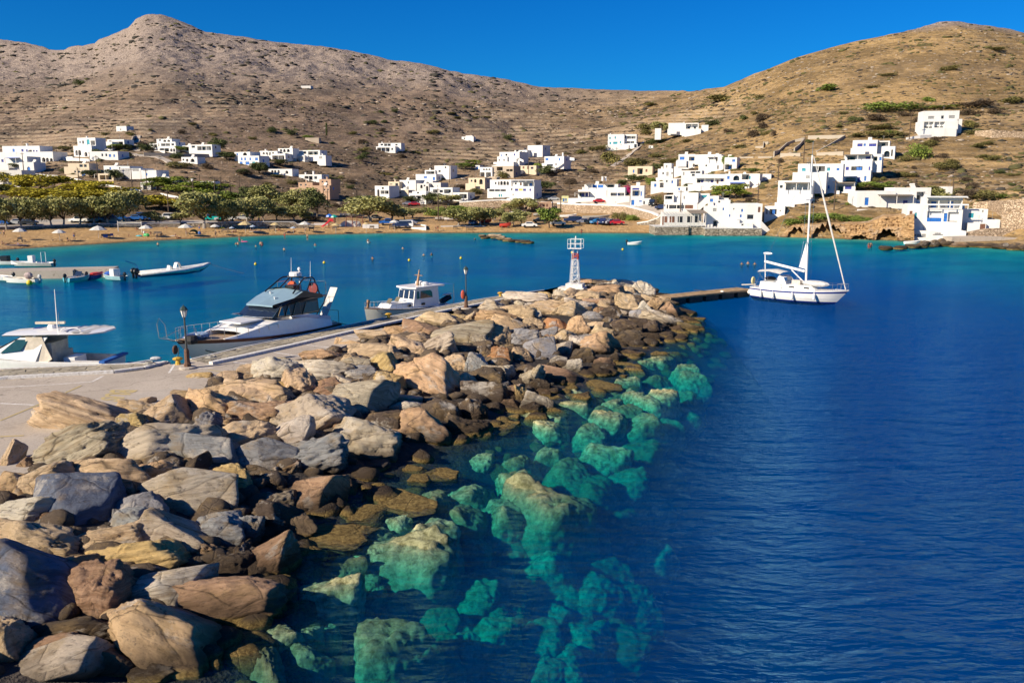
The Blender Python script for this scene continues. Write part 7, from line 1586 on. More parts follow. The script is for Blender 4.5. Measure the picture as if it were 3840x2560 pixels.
mb = MB(); mb.loft([[(.08 * L, -1.1, 2.72), (.08 * L, -.6, 2.86), (.08 * L, .6, 2.86), (.08 * L, 1.1, 2.72)], [(.22 * L, -1.25, 2.85), (.22 * L, -.6, 3.0), (.22 * L, .6, 3.0), (.22 * L, 1.25, 2.85)], [(.34 * L, -1.2, 2.65), (.34 * L, -.6, 2.8), (.34 * L, .6, 2.8), (.34 * L, 1.2, 2.65)]]); mb.build('bimini', mat('bimini_canvas', (.66, .65, .60), .8), r, True)
for sg in (-1, 1): MB().tube([(.09 * L, sg * 1.1, 2.72), (.20 * L, sg * 1.25, 1.6), (.22 * L, sg * 1.25, 2.85)], .02, 4).tube([(.34 * L, sg * 1.2, 2.65), (.27 * L, sg * 1.25, 1.6)], .02, 4).build('bimini_frame', M_STEEL, r)
mb = MB(); mb.loft([[(.30 * L, -1.15, 1.7), (.31 * L, -.9, 2.45), (.31 * L, .9, 2.45), (.30 * L, 1.15, 1.7)], [(.40 * L, -1.0, 1.65), (.36 * L, -.8, 2.3), (.36 * L, .8, 2.3), (.40 * L, 1.0, 1.65)]]); mb.build('spray_hood', M_GEL, r, True)
mt = at_z(3039, 1062, 1.6); HM = 14.6; xm = .56 * L
MB().tube([(xm, 0, 1.5), (xm - .15, 0, HM)], [.11, .08], 8).build('mast', M_GEL, r); MB().tube([(xm - .15, 0, HM), (xm - .15, 0, HM + 1.3)], .015, 4).build('masthead_antenna', M_STEEL, r)
for z in (6.0, 10.2): MB().tube([(xm - .1, -.85, z), (xm - .05, 0, z), (xm - .1, .85, z)], .035, 5).build('spreader', M_GEL, r)
MB().tube([(xm - .2, 0, 3.0), (.10 * L, 0, 3.75)], .13, 8).build('boom', M_GEL, r); MB().sheet([(xm - .12, 0, 3.25), (xm - .85, 0, 3.4), (xm - .25, 0, 5.9)], .05, (0, 1, 0)).build('furled_sail', M_CLOTH, r); MB().tube([(xm - .1, 0, 1.8), (.40 * L, 0, 3.05)], .06, 6).build('vang', M_GEL, r)
MB().tube([(L - .35, 0, 1.5), (.72 * L, 0, 9.3), (xm, 0, HM - .1)], [.05, .10, .03], 6).build('furled_headsail', M_PINKB, r)
for sg in (-1, 1): MB().tube([(xm - .3, sg * 1.7, 1.2), (xm - .1, sg * .85, 6.0), (xm - .1, sg * .85, 10.2), (xm - .15, 0, HM)], .012, 4).build('shroud', M_STEEL, r)
MB().tube([(.01 * L, 0, 1.2), (xm - .15, 0, HM)], .012, 4).build('backstay', M_STEEL, r)
MB().tube([(.06 * L, 1.1, 1.2), (.04 * L, 1.1, 4.4)], .05, 6).build('generator_pole', M_GEL, r); MB().ell((.07 * L, 1.1, 4.5), (.55, .16, .14)).tube([(.05 * L, .6, 4.5), (.05 * L, 1.6, 4.55)], .03, 4).build('wind_generator', M_GEL, r)
MB().ell((.66 * L, 0, 1.85), (1.5, .75, .32)).build('covered_dinghy', mat('pale_grey_cover', (.60, .60, .58), .7), r); MB().box((.48 * L, -.2, 1.85), (.9, .7, .45)).build('covered_bundle', mat('beige_cover', (.66, .58, .48), .8), r)
MB().lathe((.035 * L, -1.0, 1.75), [(.14, -.08), (.30, -.08), (.30, .08), (.14, .08)], 12, 'x', 1, 1.3).build('life_ring', mat('pale_yellow_foam', (.70, .62, .30), .7), r); MB().ell((.14 * L, .7, 1.9), (.7, .3, .25)).build('folded_gear', M_BLK, r)
rail(r, edge_pts(hs_, -1, .05, .98, 9, .96), .6, .012); rail(r, edge_pts(hs_, 1, .05, .98, 9, .96), .6, .012); rail(r, [(L - 1.0, -.45, 1.4), (L - .1, 0, 1.45), (L - 1.0, .45, 1.4)], .65, .02, 1, 'pulpit')
for t_ in (.16, .31, .52, .73): p = edge_pts(hs_, -1, t_, t_ + .01, 1, 1.03)[0]; fender(r, p[0], p[1] - .12, p[2] + .1, M_GEL, .13, .62)
MB().ell((-.25, -.5, .45), (.28, .28, .28)).build('stern_fender', M_GEL, r); MB().tube([(0, .2, 1.2), (-1.8, .4, 1.0)], .07, 5).build('gangplank', mat('grey_plank', (.5, .47, .42), .7), r)
rope([(st.x, st.y, 1.0), .25, (pb.x - 6, pb.y - 2.2, .75)], .03, 'pale mooring rope from the sailing yacht to the pontoon')
# ---- rigid inflatable in the harbour
a_, b_ = at_z(515, 1035, .1), at_z(790, 1012, .2); r, L = ship((a_.x, a_.y), (b_.x, b_.y), 'long blue and white rigid inflatable boat anchored in the harbour', 'inflatable boat', 'rigid_inflatable_boat')
MB().tube([(0, -1.15, .42), (L * .6, -1.2, .5), (L * .85, -.8, .75), (L * .97, -.15, 1.05), (L, 0, 1.1), (L * .97, .15, 1.05), (L * .85, .8, .75), (L * .6, 1.2, .5), (0, 1.15, .42)], [.2, .3, .28, .2, .12, .2, .28, .3, .2], 10).build('tube', mat('white_tube', (.72, .72, .70), .5), r, True)
MB().loft([[(0, -1.35, .36), (0, -.9, -.05), (0, .9, -.05), (0, 1.35, .36)], [(L * .6, -1.45, .44), (L * .6, -.9, -.05), (L * .6, .9, -.05), (L * .6, 1.45, .44)], [(L * .86, -.95, .62), (L * .84, -.4, .1), (L * .84, .4, .1), (L * .86, .95, .62)], [(L * .985, -.1, 1.0), (L * .97, 0, .7), (L * .97, 0, .7), (L * .985, .1, 1.0)]]).build('hull', M_BLU, r, True)
MB().bb(.2, L * .8, -.95, .95, .3, .42).build('floor', M_GEL, r); MB().loft([[(L * .48, -.45, .4), (L * .48, .45, .4)], [(L * .52, -.45, 1.5), (L * .52, .45, 1.5)], [(L * .55, -.4, 1.55), (L * .55, .4, 1.55)], [(L * .60, -.45, .4), (L * .60, .45, .4)]]).build('console', M_GEL, r, True); MB().loft([[(L * .40, -.4, .4), (L * .40, .4, .4)], [(L * .42, -.4, 1.2), (L * .42, .4, 1.2)], [(L * .46, -.4, .9), (L * .46, .4, .9)], [(L * .47, -.4, .4), (L * .47, .4, .4)]]).build('seat', M_GEL, r)
for y in (-.45, .45): MB().ell((-.25, y, .75), (.42, .26, .42)).bb(-.45, -.2, y - .08, y + .08, -.2, .5).build('outboard_motor', M_BLK, r)
MB().tube([(.5, .5, .6), (.1, .5, 1.6), (-1.2, .5, 2.1)], .05, 5).build('folded_arch', M_BLU, r); rope([(b_.x, b_.y, 1.0), .05, (b_.x + 5.5, b_.y - 3, .0)], .02, 'thin anchor line at the inflatable boat bow', 'anchor_line')
# ---- old pier with small boats
pz = 1.0; P1 = [at_z(-260, 1012, pz), at_z(445, 998, pz), at_z(418, 1008, pz), at_z(280, 1009, pz), at_z(272, 1014, pz), at_z(-260, 1019, pz)]
dk = MB().prism([(p.x, p.y) for p in P1], -2, pz); o = dk.build('old_pier', M_SMOOTH); tag(o, 'old concrete pier with a dark stone face in the left harbour', 'pier')
def open_boat(f, x0, x1, yb, L_, B, label, hm, im, motor=True, extra=None, cat='small boat', name='small_boat', group='small boats moored at the old pier', flip=False, rz=None, z=0):
    a, b = at_z(*fr(f, x0, yb), 0), at_z(*fr(f, x1, yb), 0); c = (a + b) / 2; ang = (math.pi if flip else 0) if rz is None else R(rz)
    r = empty(name, (c.x - math.cos(ang) * L_ / 2, c.y - math.sin(ang) * L_ / 2, z), ang, label, cat, group); hs_ = hull(L_, B, .48, .72, tr=.78, rake=.08, draft=.2, n=10)
    hull_part(hs_, r, [hm]); mb = MB(); mb.loft([[(s[0][0], s[0][1], s[0][2]), (s[0][0], s[0][1] * .86, s[0][2] + .02), (s[0][0], s[0][1] * .8, .25), (s[0][0], -s[0][1] * .8, .25), (s[0][0], -s[0][1] * .86, s[0][2] + .02), (s[0][0], -s[0][1], s[0][2])] for s in hs_]); mb.build('inner_hull', im, r)
    for t_ in (.25, .6): MB().box((L_ * t_, 0, .42), (.25, B * .75, .05)).build('thwart', M_TEAK, r)
    if motor: MB().ell((-.15, 0, .75), (.25, .18, .28)).bb(-.25, -.1, -.06, .06, -.1, .6).build('outboard_motor', motor if not isinstance(motor, bool) else M_BLK, r)
    return r
r = open_boat('U', 110, 640, 560, 4.7, 1.8, 'white open boat with bundled cloth and outboard beside the yellow buoy', M_GEL, M_CREAM, mat('grey_outboard', (.5, .5, .5), .4), rz=172); MB().ell((1.3, 0, .85), (.55, .4, .45)).build('bundled_cloth', mat('pinkish_cloth', (.48, .38, .36), .9, var=.3), r)
r = open_boat('U', -150, 120, 515, 3.9, 1.6, 'white boat cut off by the left edge below the pier', M_GEL, M_GEL, rz=170)
r = open_boat('U', 1240, 1530, 525, 3.4, 1.7, 'small white boat with windscreen, stern towards the camera, left of the red boat', mat('turquoise_hull', (.10, .38, .48), .4), M_GEL, rz=65); quad(MB(), [(1.6, -.6, .6), (1.6, .6, .6), (1.9, .5, 1.15), (1.9, -.5, 1.15)], .04).build('windscreen', M_TINT, r)
r = open_boat('U', 1560, 1810, 485, 3.0, 1.4, 'little dark hulled boat covered in red cloth between two white boats', M_NAVY, M_REDB, rz=80); MB().ell((1.5, 0, .55), (1.2, .6, .25)).build('red_cover', M_REDB, r)
r = open_boat('U', 1830, 2190, 505, 3.6, 1.7, 'white boat with small cabin and blue tarp at the pier end', mat('pale_turquoise_hull', (.30, .50, .54), .4), M_GEL, rz=155); MB().bb(1.2, 1.9, -.5, .5, .4, 1.35).build('cabin', M_GEL, r); MB().ell((2.6, 0, .7), (.6, .5, .3)).build('blue_tarp', M_BCLOTH, r); rail(r, [(0, -.8, .5), (0, .8, .5)], .4, .02)
r = open_boat('U', 250, 900, 285, 6.2, 2.0, 'pale inflatable boat with console behind the old pier', mat('pale_grey_tube', (.55, .53, .50), .6), M_GEL, M_BLK, rz=180); MB().bb(2.8, 3.5, -.4, .4, .3, 1.5).build('console', M_GEL, r); rail(r, [(1.4, -.6, .4), (1.4, .6, .4)], 1.6, .04, 1, 'roll_bar', M_GEL)
r.location.z = .15
r = open_boat('U', -200, 220, 240, 5.0, 2.0, 'white boat with black outboards behind the pier at the left edge', M_GEL, M_GEL, M_BLK, rz=180); MB().bb(1.2, 2.2, -.5, .5, .3, 1.3).build('console', M_BLK, r)
r = open_boat('O', 170, 305, 1522, 3.0, 1.5, 'tiny white dinghy with outboard alone in the bay', M_GEL, M_GEL, rz=-5, group=None, name='dinghy', cat='dinghy')
r = open_boat('P', 1005, 1130, 1440, 3.2, 1.3, 'white skiff lying by the rocks below the guesthouse', M_GEL, M_GEL, False, rz=0, group=None, name='skiff', cat='skiff')
# buoys
def buoy(f, x, y, lab, m_=None, s=.21):
    p = at_z(*fr(f, x, y), 0); r = MB().ell((0, 0, .12), (s, s, s), 12, 8).tube([(0, 0, s), (0, 0, s + .22)], .04, 5).build('buoy', m_ or M_YB); r.location = p; tag(r, lab, 'buoy', 'mooring buoys in the bay')
for a in (('M', 137, 1395, 'yellow buoy left of the motor yacht antennas'), ('M', 742, 1382, 'yellow buoy right of the motor yacht antennas'), ('M', 1492, 1360, 'yellow buoy above the fishing boat'), ('M', 1948, 1342, 'yellow buoy with white float left of the light tower'), ('T', 597, 497, 'yellow buoy just left of the light tower platform'), ('Z', 2335, 938, 'small yellow buoy right of the light tower')): buoy(*a)
buoy('U', 520, 582, 'yellow buoy beside the white open boat near the pier', None, .34); buoy('S', 95, 880, 'small black buoy below the pontoon end', M_RUBB, .13)
# ================================================================ BEACH LIFE
M_SKIN = mat('sunned_skin', (.42, .23, .14), .6, var=.08); M_SKIN2 = mat('tanned_skin', (.24, .12, .07), .6, var=.08); M_HAIR = mat('dark_hair', (.02, .014, .01), .7)
SWIM = dict(b=mat('blue_swimwear', (.03, .12, .42), .7), k=mat('black_swimwear', (.015, .015, .02), .7), r=mat('red_swimwear', (.45, .04, .04), .7), w=mat('white_shirt', (.7, .68, .64), .8))
POSES = {
 'stand': [((0, 0, .95), .125), ((0, 0, 1.2), .12), ((0, 0, 1.42), .13), ((0, 0, 1.52), .055), ((0, .01, 1.60), .085), ((0, .01, 1.70), .09), ((-.09, 0, .90), .085), ((-.12, .02, .5), .055), ((-.14, 0, .08), .04), ((-.14, -.14, .04), .035), ((.09, 0, .90), .085), ((.13, .0, .5), .055), ((.15, .04, .08), .04), ((.15, -.10, .04), .035), ((-.19, 0, 1.43), .05), ((-.30, .04, 1.18), .038), ((-.22, -.06, .98), .03), ((.19, 0, 1.43), .05), ((.30, .04, 1.18), .038), ((.22, -.06, .98), .03)],
 'walk': [((0, 0, .93), .125), ((0, -.02, 1.18), .12), ((0, -.03, 1.40), .13), ((0, -.03, 1.50), .055), ((0, -.04, 1.58), .085), ((0, -.04, 1.68), .09), ((-.09, 0, .88), .085), ((-.10, -.22, .52), .055), ((-.10, -.20, .08), .04), ((-.10, -.33, .05), .035), ((.09, 0, .88), .085), ((.10, .12, .48), .055), ((.10, .38, .14), .04), ((.10, .30, .04), .035), ((-.19, -.03, 1.41), .05), ((-.25, .14, 1.16), .038), ((-.22, .10, .93), .03), ((.19, -.03, 1.41), .05), ((.25, -.12, 1.16), .038), ((.22, -.28, 1.0), .03)],
 'sit': [((0, 0, .13), .14), ((0, .04, .38), .12), ((0, .02, .60), .13), ((0, 0, .70), .055), ((0, -.02, .78), .085), ((0, -.02, .88), .09), ((-.10, -.04, .13), .09), ((-.14, -.36, .42), .06), ((-.14, -.62, .06), .042), ((-.14, -.76, .05), .035), ((.10, -.04, .13), .09), ((.14, -.40, .36), .06), ((.14, -.72, .06), .042), ((.14, -.86, .05), .035), ((-.19, .02, .60), .05), ((-.24, -.14, .40), .038), ((-.17, -.36, .42), .03), ((.19, .02, .60), .05), ((.26, .18, .36), .038), ((.26, .26, .06), .03)],
 'lie': [((0, 0, .12), .12), ((0, .25, .13), .11), ((0, .46, .14), .12), ((0, .56, .14), .055), ((0, .66, .14), .085), ((0, .75, .15), .085), ((-.09, -.05, .12), .08), ((-.12, -.42, .16), .055), ((-.12, -.82, .07), .04), ((-.12, -.92, .12), .035), ((.09, -.05, .12), .08), ((.12, -.40, .40), .055), ((.12, -.62, .06), .04), ((.12, -.74, .05), .035), ((-.19, .46, .12), .05), ((-.30, .26, .08), .038), ((-.32, .02, .06), .03), ((.19, .46, .12), .05), ((.30, .26, .08), .038), ((.32, .02, .06), .03)]}
SKE = [(0, 1), (1, 2), (2, 3), (3, 4), (4, 5), (0, 6), (6, 7), (7, 8), (8, 9), (0, 10), (10, 11), (11, 12), (12, 13), (2, 14), (14, 15), (15, 16), (2, 17), (17, 18), (18, 19)]
def body(pose, skin, suit):
    J = POSES[pose]; me = bpy.data.meshes.new('b'); me.from_pydata([j[0] for j in J], SKE, []); o = bpy.data.objects.new('b', me); COL.objects.link(o)
    md = o.modifiers.new('s', 'SKIN'); sk = me.skin_vertices[0].data
    for i, j in enumerate(J): sk[i].radius = (j[1], j[1] * (.8 if i in (0, 1, 2) else 1)); sk[i].use_root = i == 0
    md.use_smooth_shade = True; s2 = o.modifiers.new('u', 'SUBSURF'); s2.levels = 1; s2.render_levels = 1
    m2 = bpy.data.meshes.new_from_object(o.evaluated_get(bpy.context.evaluated_depsgraph_get())); bpy.data.objects.remove(o); m2.name = 'person'
    m2.materials.clear()
    for q in (skin, suit, M_HAIR): m2.materials.append(q)
    hd = Vector(J[5][0]); hip = Vector(J[0][0])
    for f in m2.polygons:
        c = f.center; f.material_index = 2 if (c - hd).length < .125 and (c.z > hd.z - .02 or c.y > hd.y + .03) else 1 if (c - hip).length < .19 and abs(c.x) < .2 else 0; f.use_smooth = True
    return m2
BD = {(p, k): body(p, M_SKIN if k in 'bk' else M_SKIN2, SWIM[k]) for p in POSES for k in 'bkrw'}
def person(f, x, y, pose, suit, label, s=1.0, rz=None, wade=0.0, cat='person', z=None):
    px, py = fr(f, x, y)
    if wade > 0: p = at_z(px, py, 0.0); p.z = -wade
    else: p = ground(px, py); p.z = max(p.z, .02) + (z or 0)
    o = link('person', BD[(pose, suit)]); o.location = p; o.scale = (s, s, s); o.rotation_euler = (0, 0, rz if rz is not None else random.uniform(0, 6.3)); tag(o, label, cat, 'people on the beach and in the water')
PP = '''G 60 408 walk k 1 0 woman walking near the left edge of the beach
G 1024 445 stand b 1.02 0 tall man in blue shorts standing near the water on the left beach
G 32 505 sit k .95 0 person sitting at the left edge beside the sheets
G 120 498 lie k 1 0 person lying on the dark sheet at the left edge
G 250 500 lie b 1 0 second person lying on the dark sheet at the left edge
G 935 462 sit k 1 0 long haired woman sitting by the low table
G 2165 455 walk k 1 0 woman walking at the water edge in front of the bench
G 2080 385 stand r .62 0 child in pink beside the green inflatable
G 2222 372 sit k 1 0 person sitting at the end of the bench
G 2300 288 sit k 1 0 person sitting against the wall by the volleyball net
G 1880 305 sit r 1 0 person sitting in tree shade behind the volleyball net
G 1770 388 sit k .6 0 small child playing in the sand
G 2175 505 stand k 1 1.2 swimmer standing off the bench at the left beach
H 215 478 sit k 1 0 woman sitting near the water on a pale towel
H 255 492 lie r 1 0 sunbather lying below the woman on a towel
H 365 430 sit k .95 0 person sitting left of the beach tent
H 545 400 stand b 1 0 person standing behind the beach tent
H 770 512 walk k 1 0 slim person walking into the water by the umbrella
H 1097 545 stand r 1 .45 woman wading beside the pink float
H 1132 540 stand k .6 .45 child beside the pink float
H 1048 575 stand w 1 1.25 swimmer at left of the pink float
H 1072 575 stand k 1 1.2 swimmer just left of the wading woman
H 1385 585 stand k 1 .95 left one of two swimmers standing close together
H 1408 587 stand r 1 .95 right one of two swimmers standing close together
H 1320 600 stand k 1 1.45 dark haired head of a swimmer left of the pair
H 1720 500 stand r 1 .1 woman standing at the shoreline below the drain arches
H 2032 515 stand k 1 .35 man in black shorts wading in shallow water
H 2138 595 stand w 1 1.15 swimmer in white shirt off the slide
H 1710 648 stand k 1 1.3 swimmer splashing off the straw umbrella
H 810 408 lie k 1 0 sunbather lying under the white umbrella beside the bench
H 1045 408 sit k 1 0 person sitting right of the long bench
H 1000 410 lie r 1 0 sunbather right of the long bench
H 1252 400 sit k 1 0 person sitting on the pale towel by the straw umbrella
H 1312 398 lie k 1 0 sunbather on the pale towel by the straw umbrella
H 1370 400 lie r 1 0 sunbather at right end of the pale towel
H 1632 388 sit r 1 0 person sitting under the second straw umbrella
H 1680 390 lie k 1 0 sunbather right of the second straw umbrella
H 1770 402 lie b 1 0 sunbather in blue below the drain arches
H 1850 402 lie r 1 0 sunbather on a pink towel below the blue parasol
H 2010 388 sit k 1 0 person sitting under the last white umbrella
I 1672 468 walk k 1 0 left one of two people walking along the middle beach
I 1698 475 walk r 1 0 right one of two people walking along the middle beach
I 735 630 stand w 1 .8 man holding a child in the water off the swings
I 762 628 stand k .5 .5 child held in the water off the swings
I 1215 705 stand k 1 1.4 dark head of a swimmer in the middle of the bay
I 2207 580 stand w 1 1.35 swimmer near the low rock spit
M 1168 1342 stand r 1 1.3 swimmer above the fishing boat
M 1690 1310 stand w 1 1.25 swimmer in white above the second lamp post
M 1620 1310 stand b 1 1.4 swimmer floating left of the white one
S 148 330 stand r 1 1.4 leftmost of three heads by the sailing yacht stern
S 258 322 stand k 1 1.35 middle of three heads by the sailing yacht stern
S 377 330 stand r 1 1.4 rightmost of three heads by the sailing yacht stern
P 608 1488 stand r 1 .6 left one of a couple standing in water by the cliff
P 630 1486 stand r 1 .6 right one of a couple standing in water by the cliff
N 1118 1402 stand r 1 .4 bather standing off the lone green tree beach
N 1296 1330 stand r 1 0 person standing in front of the parked cars'''
for i, e in enumerate(PP.split('\n')):
    a = e.split(); person(a[0], float(a[1]), float(a[2]), a[3], a[4], ' '.join(a[7:]), float(a[5]), None if a[3] != 'stand' else random.uniform(-.6, .6), float(a[6]))
# ---- umbrellas
M_POLE2 = mat('umbrella_pole', (.6, .58, .54), .5); M_CLOTH = mat('faded_parasol_cloth', (.60, .58, .53), .85, var=.1)
M_STRAW = mat('straw_thatch', (.62, .48, .24), .95, var=.25, vs=4); M_BWC = mat('blue_white_cloth2', (.45, .55, .68), .8, var=.3, vs=3)
def umbrella(f, x, y, w_, m_, label, drop=118, small=False):
    px, py = fr(f, x, y + (drop if not small else 70)); g = ground(px, py); r = empty('beach_umbrella', g, random.uniform(0, 1), label, 'umbrella', 'beach umbrellas'); sc = g.y / F / FR[f][2]
    R_ = w_ * sc * .40; H_ = drop * sc if not small else 70 * sc; n = 8; mb = MB()
    mb.lathe((0, 0, H_), [(R_, -.06), (R_ * .97, 0), (R_ * .5, .30 * R_), (.04, .46 * R_)], n); mb.build('canopy', m_, r); MB().tube([(0, 0, 0), (0, 0, H_ + .44 * R_ + .12)], .035, 6).build('pole', M_POLE2, r)
for a in (('G', 285, 322, 235, M_CLOTH, 'folded down white umbrella at the far left of the beach'), ('G', 825, 340, 235, M_CLOTH, 'white umbrella left of the man in blue shorts'), ('G', 1360, 300, 290, M_CLOTH, 'wide flat white umbrella left of the volleyball net'), ('G', 2020, 280, 240, M_CLOTH, 'white umbrella right behind the volleyball net'),
          ('G', -20, 345, 120, M_CLOTH, 'white umbrella cut by the left edge'), ('H', 360, 342, 260, M_CLOTH, 'wide white umbrella above the beach tent'), ('H', 765, 330, 170, M_CLOTH, 'white umbrella over the long bench'), ('H', 1180, 302, 250, M_STRAW, 'flat straw coloured umbrella at the middle of the sea wall'), ('H', 1595, 305, 165, M_STRAW, 'straw coloured umbrella in front of the drain arches'),
          ('H', 2000, 300, 215, M_CLOTH, 'last white umbrella before the slide'), ('I', 293, 385, 150, M_STRAW, 'straw coloured umbrella in front of the slide'), ('I', 712, 370, 120, M_STRAW, 'straw coloured umbrella in front of the white beach wall'), ('I', 1100, 345, 180, M_CLOTH, 'flat white umbrella near the beach parking')): umbrella(*a)
for a in (('H', 1285, 330, 110, M_BWC, 'small blue and white parasol by the white agave'), ('H', 995, 350, 95, M_BWC, 'small pale blue parasol above the yellow float'), ('H', 1840, 350, 105, M_BWC, 'small blue parasol right of the drain arches')): umbrella(*a, small=True)
# ---- benches, sheets, tent, inflatables
def onsand(f, x, y): return ground(*fr(f, x, y))
M_OWOOD = mat('weathered_bench_wood', (.16, .12, .09), .85, var=.2)
def bench(f, x, y, L_, label, back=True, m_=None, rz=0.0, nm='bench'):
    r = empty(nm, onsand(f, x, y), rz, label, nm.replace('_', ' ')); m_ = m_ or M_OWOOD
    MB().bb(-L_ / 2, L_ / 2, -.25, .25, .42, .48).build('seat', m_, r)
    if back: MB().bb(-L_ / 2, L_ / 2, .25, .30, .5, .9).build('backrest', m_, r)
    for sx in (-1, 1):
        for sy in (-.2, .2): MB().bb(sx * L_ * .42 - .04, sx * L_ * .42 + .04, sy - .04, sy + .04, 0, .42).build('leg', m_, r)
    return r
r = bench('G', 1450, 415, 1.9, 'dark bench with blue towel below the wide white umbrella'); MB().bb(-.3, .7, -.28, -.26, .15, .85).build('blue_towel', M_BCLOTH, r)
bench('G', 1540, 410, .7, 'tilted blue beach chair beside the towel bench', True, M_BLU, .4, 'beach_chair'); bench('G', 275, 462, .9, 'folding chair alone on the left sand', True, None, .3, 'beach_chair'); bench('G', 325, 470, .6, 'low folding seat right of the lone chair', False, None, 0, 'beach_chair')
bench('G', 790, 462, 2.1, 'low wooden table in front of the sitting woman', False, nm='low_table'); bench('G', 2170, 378, 1.8, 'dark bench with the person at its end'); bench('H', 895, 408, 1.7, 'long dark bench beneath the white umbrella'); bench('H', 1545, 388, 1.4, 'bench left of the second straw umbrella'); bench('H', 2090, 388, 1.3, 'dark deck chair under the last white umbrella', True, M_BLK, .4, 'beach_chair')
bench('I', 278, 450, 1.2, 'bench under the straw umbrella by the slide'); bench('I', 788, 440, 1.2, 'bench right of the straw umbrella by the white wall'); bench('I', 1060, 440, 1.3, 'bench under the flat white umbrella'); bench('I', 1940, 440, 1.2, 'dark bench at the foot of the tamarisk'); bench('I', 2140, 448, 2.2, 'long picnic bench in the tamarisk shade')
def blob(f, x, y, r, m_, name, label, cat, z=0, par=None):
    g = onsand(f, x, y) if z is not None else at_z(*fr(f, x, y), .05); o = MB().ell((0, 0, r[2] * .7), r, 12, 6).build(name, m_); o.location = g; return tag(o, label, cat)
o = MB().add([(-2.2, -.5, .04), (2.4, -.8, .04), (2.2, .9, .04), (-1.6, .9, .04), (-2.2, -.5, .10), (2.4, -.8, .10), (2.2, .9, .10), (-1.6, .9, .10)], [(0, 3, 2, 1), (4, 5, 6, 7), (0, 1, 5, 4), (1, 2, 6, 5), (2, 3, 7, 6), (3, 0, 4, 7)]).build('beach_sheet', mat('navy_cloth', (.02, .03, .10), .9)); o.location = onsand('G', 220, 518); tag(o, 'big dark blue sheet spread on the left sand', 'beach sheet')
tn = MB(); tn.loft([[(-1.1 * math.cos(q), .0 + .0, 1.15 * math.sin(q)) for q in [math.pi * k / 8 for k in range(9)]], [(-.8 * math.cos(q), 1.3, .1 + .5 * math.sin(q)) for q in [math.pi * k / 8 for k in range(9)]]]); tn = tn.build('beach_tent', mat('teal_tent_cloth', (.01, .17, .22), .7), None, True); tn.location = onsand('H', 468, 435); tn.rotation_euler = (0, 0, .6); tag(tn, 'dark teal pop up beach tent', 'tent')
blob('H', 545, 438, (.35, .3, .45), M_BLU, 'blue_bag', 'round blue bag beside the beach tent', 'bag'); blob('G', 2020, 392, (.75, .4, .42), mat('green_vinyl', (.03, .45, .12), .4), 'green_inflatable', 'green inflatable animal float on the sand', 'inflatable'); blob('G', 1985, 352, (.22, .2, .35), M_GEL, 'white_inflatable_head', 'pale head of the beach inflatable', 'inflatable'); blob('G', 1918, 392, (.75, .35, .18), mat('turquoise_vinyl', (.05, .45, .55), .4), 'turquoise_float', 'turquoise lilo left of the green inflatable', 'inflatable')
blob('H', 1165, 545, (.8, .4, .14), mat('pink_vinyl', (.70, .12, .30), .4), 'pink_float', 'pink float in the water beside the wading woman', 'inflatable', None); blob('H', 855, 355, (.7, .25, .2), mat('yellow_vinyl', (.75, .60, .05), .4), 'yellow_float', 'yellow float near the whitewashed tree', 'inflatable'); blob('H', 1310, 405, (1.6, .4, .12), M_CLOTH, 'pale_towel', 'long pale towel under the sunbathers', 'towel'); blob('H', 180, 462, (.8, .4, .08), M_CLOTH, 'pale_towel', 'pale towel beside the sitting woman', 'towel')
g1, g2 = onsand('G', 1632, 322), onsand('G', 1958, 352); vn_ = empty('volleyball_net', g1, math.atan2(g2.y - g1.y, g2.x - g1.x), 'white volleyball net between two posts on the left beach', 'volleyball net'); d_ = (g2 - g1).length
for x in (0, d_): MB().tube([(x, 0, -.2), (x, 0, 2.4)], .08, 6).build('post', MP['W'], vn_)
MB().bb(0, d_, -.02, .02, 2.0, 2.12).build('net_tape', M_CLOTH, vn_); nm_ = MB()
for k in range(5): nm_.bb(0, d_, -.005, .005, 1.3 + k * .17, 1.32 + k * .17)
nm_.build('net', M_CLOTH, vn_)
# ---- playground
pg = empty('slide_tower', onsand('I', 225, 415), 0, 'red playground slide tower with blue and green roofs', 'playground slide'); M_REDP = mat('red_slide_plastic', (.60, .03, .04), .4); M_PWOOD = mat('reddish_post_wood', (.22, .07, .05), .7)
for x, y in ((-.7, 0), (.9, 0), (-.7, 1.2), (.9, 1.2)): MB().bb(x - .08, x + .08, y - .08, y + .08, 0, 2.9).build('post', M_PWOOD, pg)
MB().lathe((-.4, .6, 2.7), [(1.0, 0), (.85, .35), (.1, .75)], 8).build('blue_roof', mat('blue_roof_plastic', (.01, .13, .55), .4), pg); MB().lathe((.8, .5, 2.55), [(1.0, 0), (.85, .35), (.1, .7)], 8).build('green_roof', mat('green_roof_plastic', (.01, .35, .25), .4), pg)
MB().loft([[(-.6, -.1, 1.6), (-.1, -.1, 1.6), (-.1, -.1, 1.75), (-.6, -.1, 1.75)], [(-1.4, -.9, .8), (-.9, -1.0, .8), (-.9, -1.0, .95), (-1.4, -.9, .95)], [(-2.2, -1.5, .25), (-1.6, -1.7, .25), (-1.6, -1.7, .4), (-2.2, -1.5, .4)]], True, True).build('slide', M_REDP, pg); MB().bb(-.7, .9, 0, 1.2, 1.45, 1.6).build('platform', M_REDP, pg); MB().bb(-.5, .6, -.05, .02, 1.6, 2.3).build('panel', M_REDP, pg)
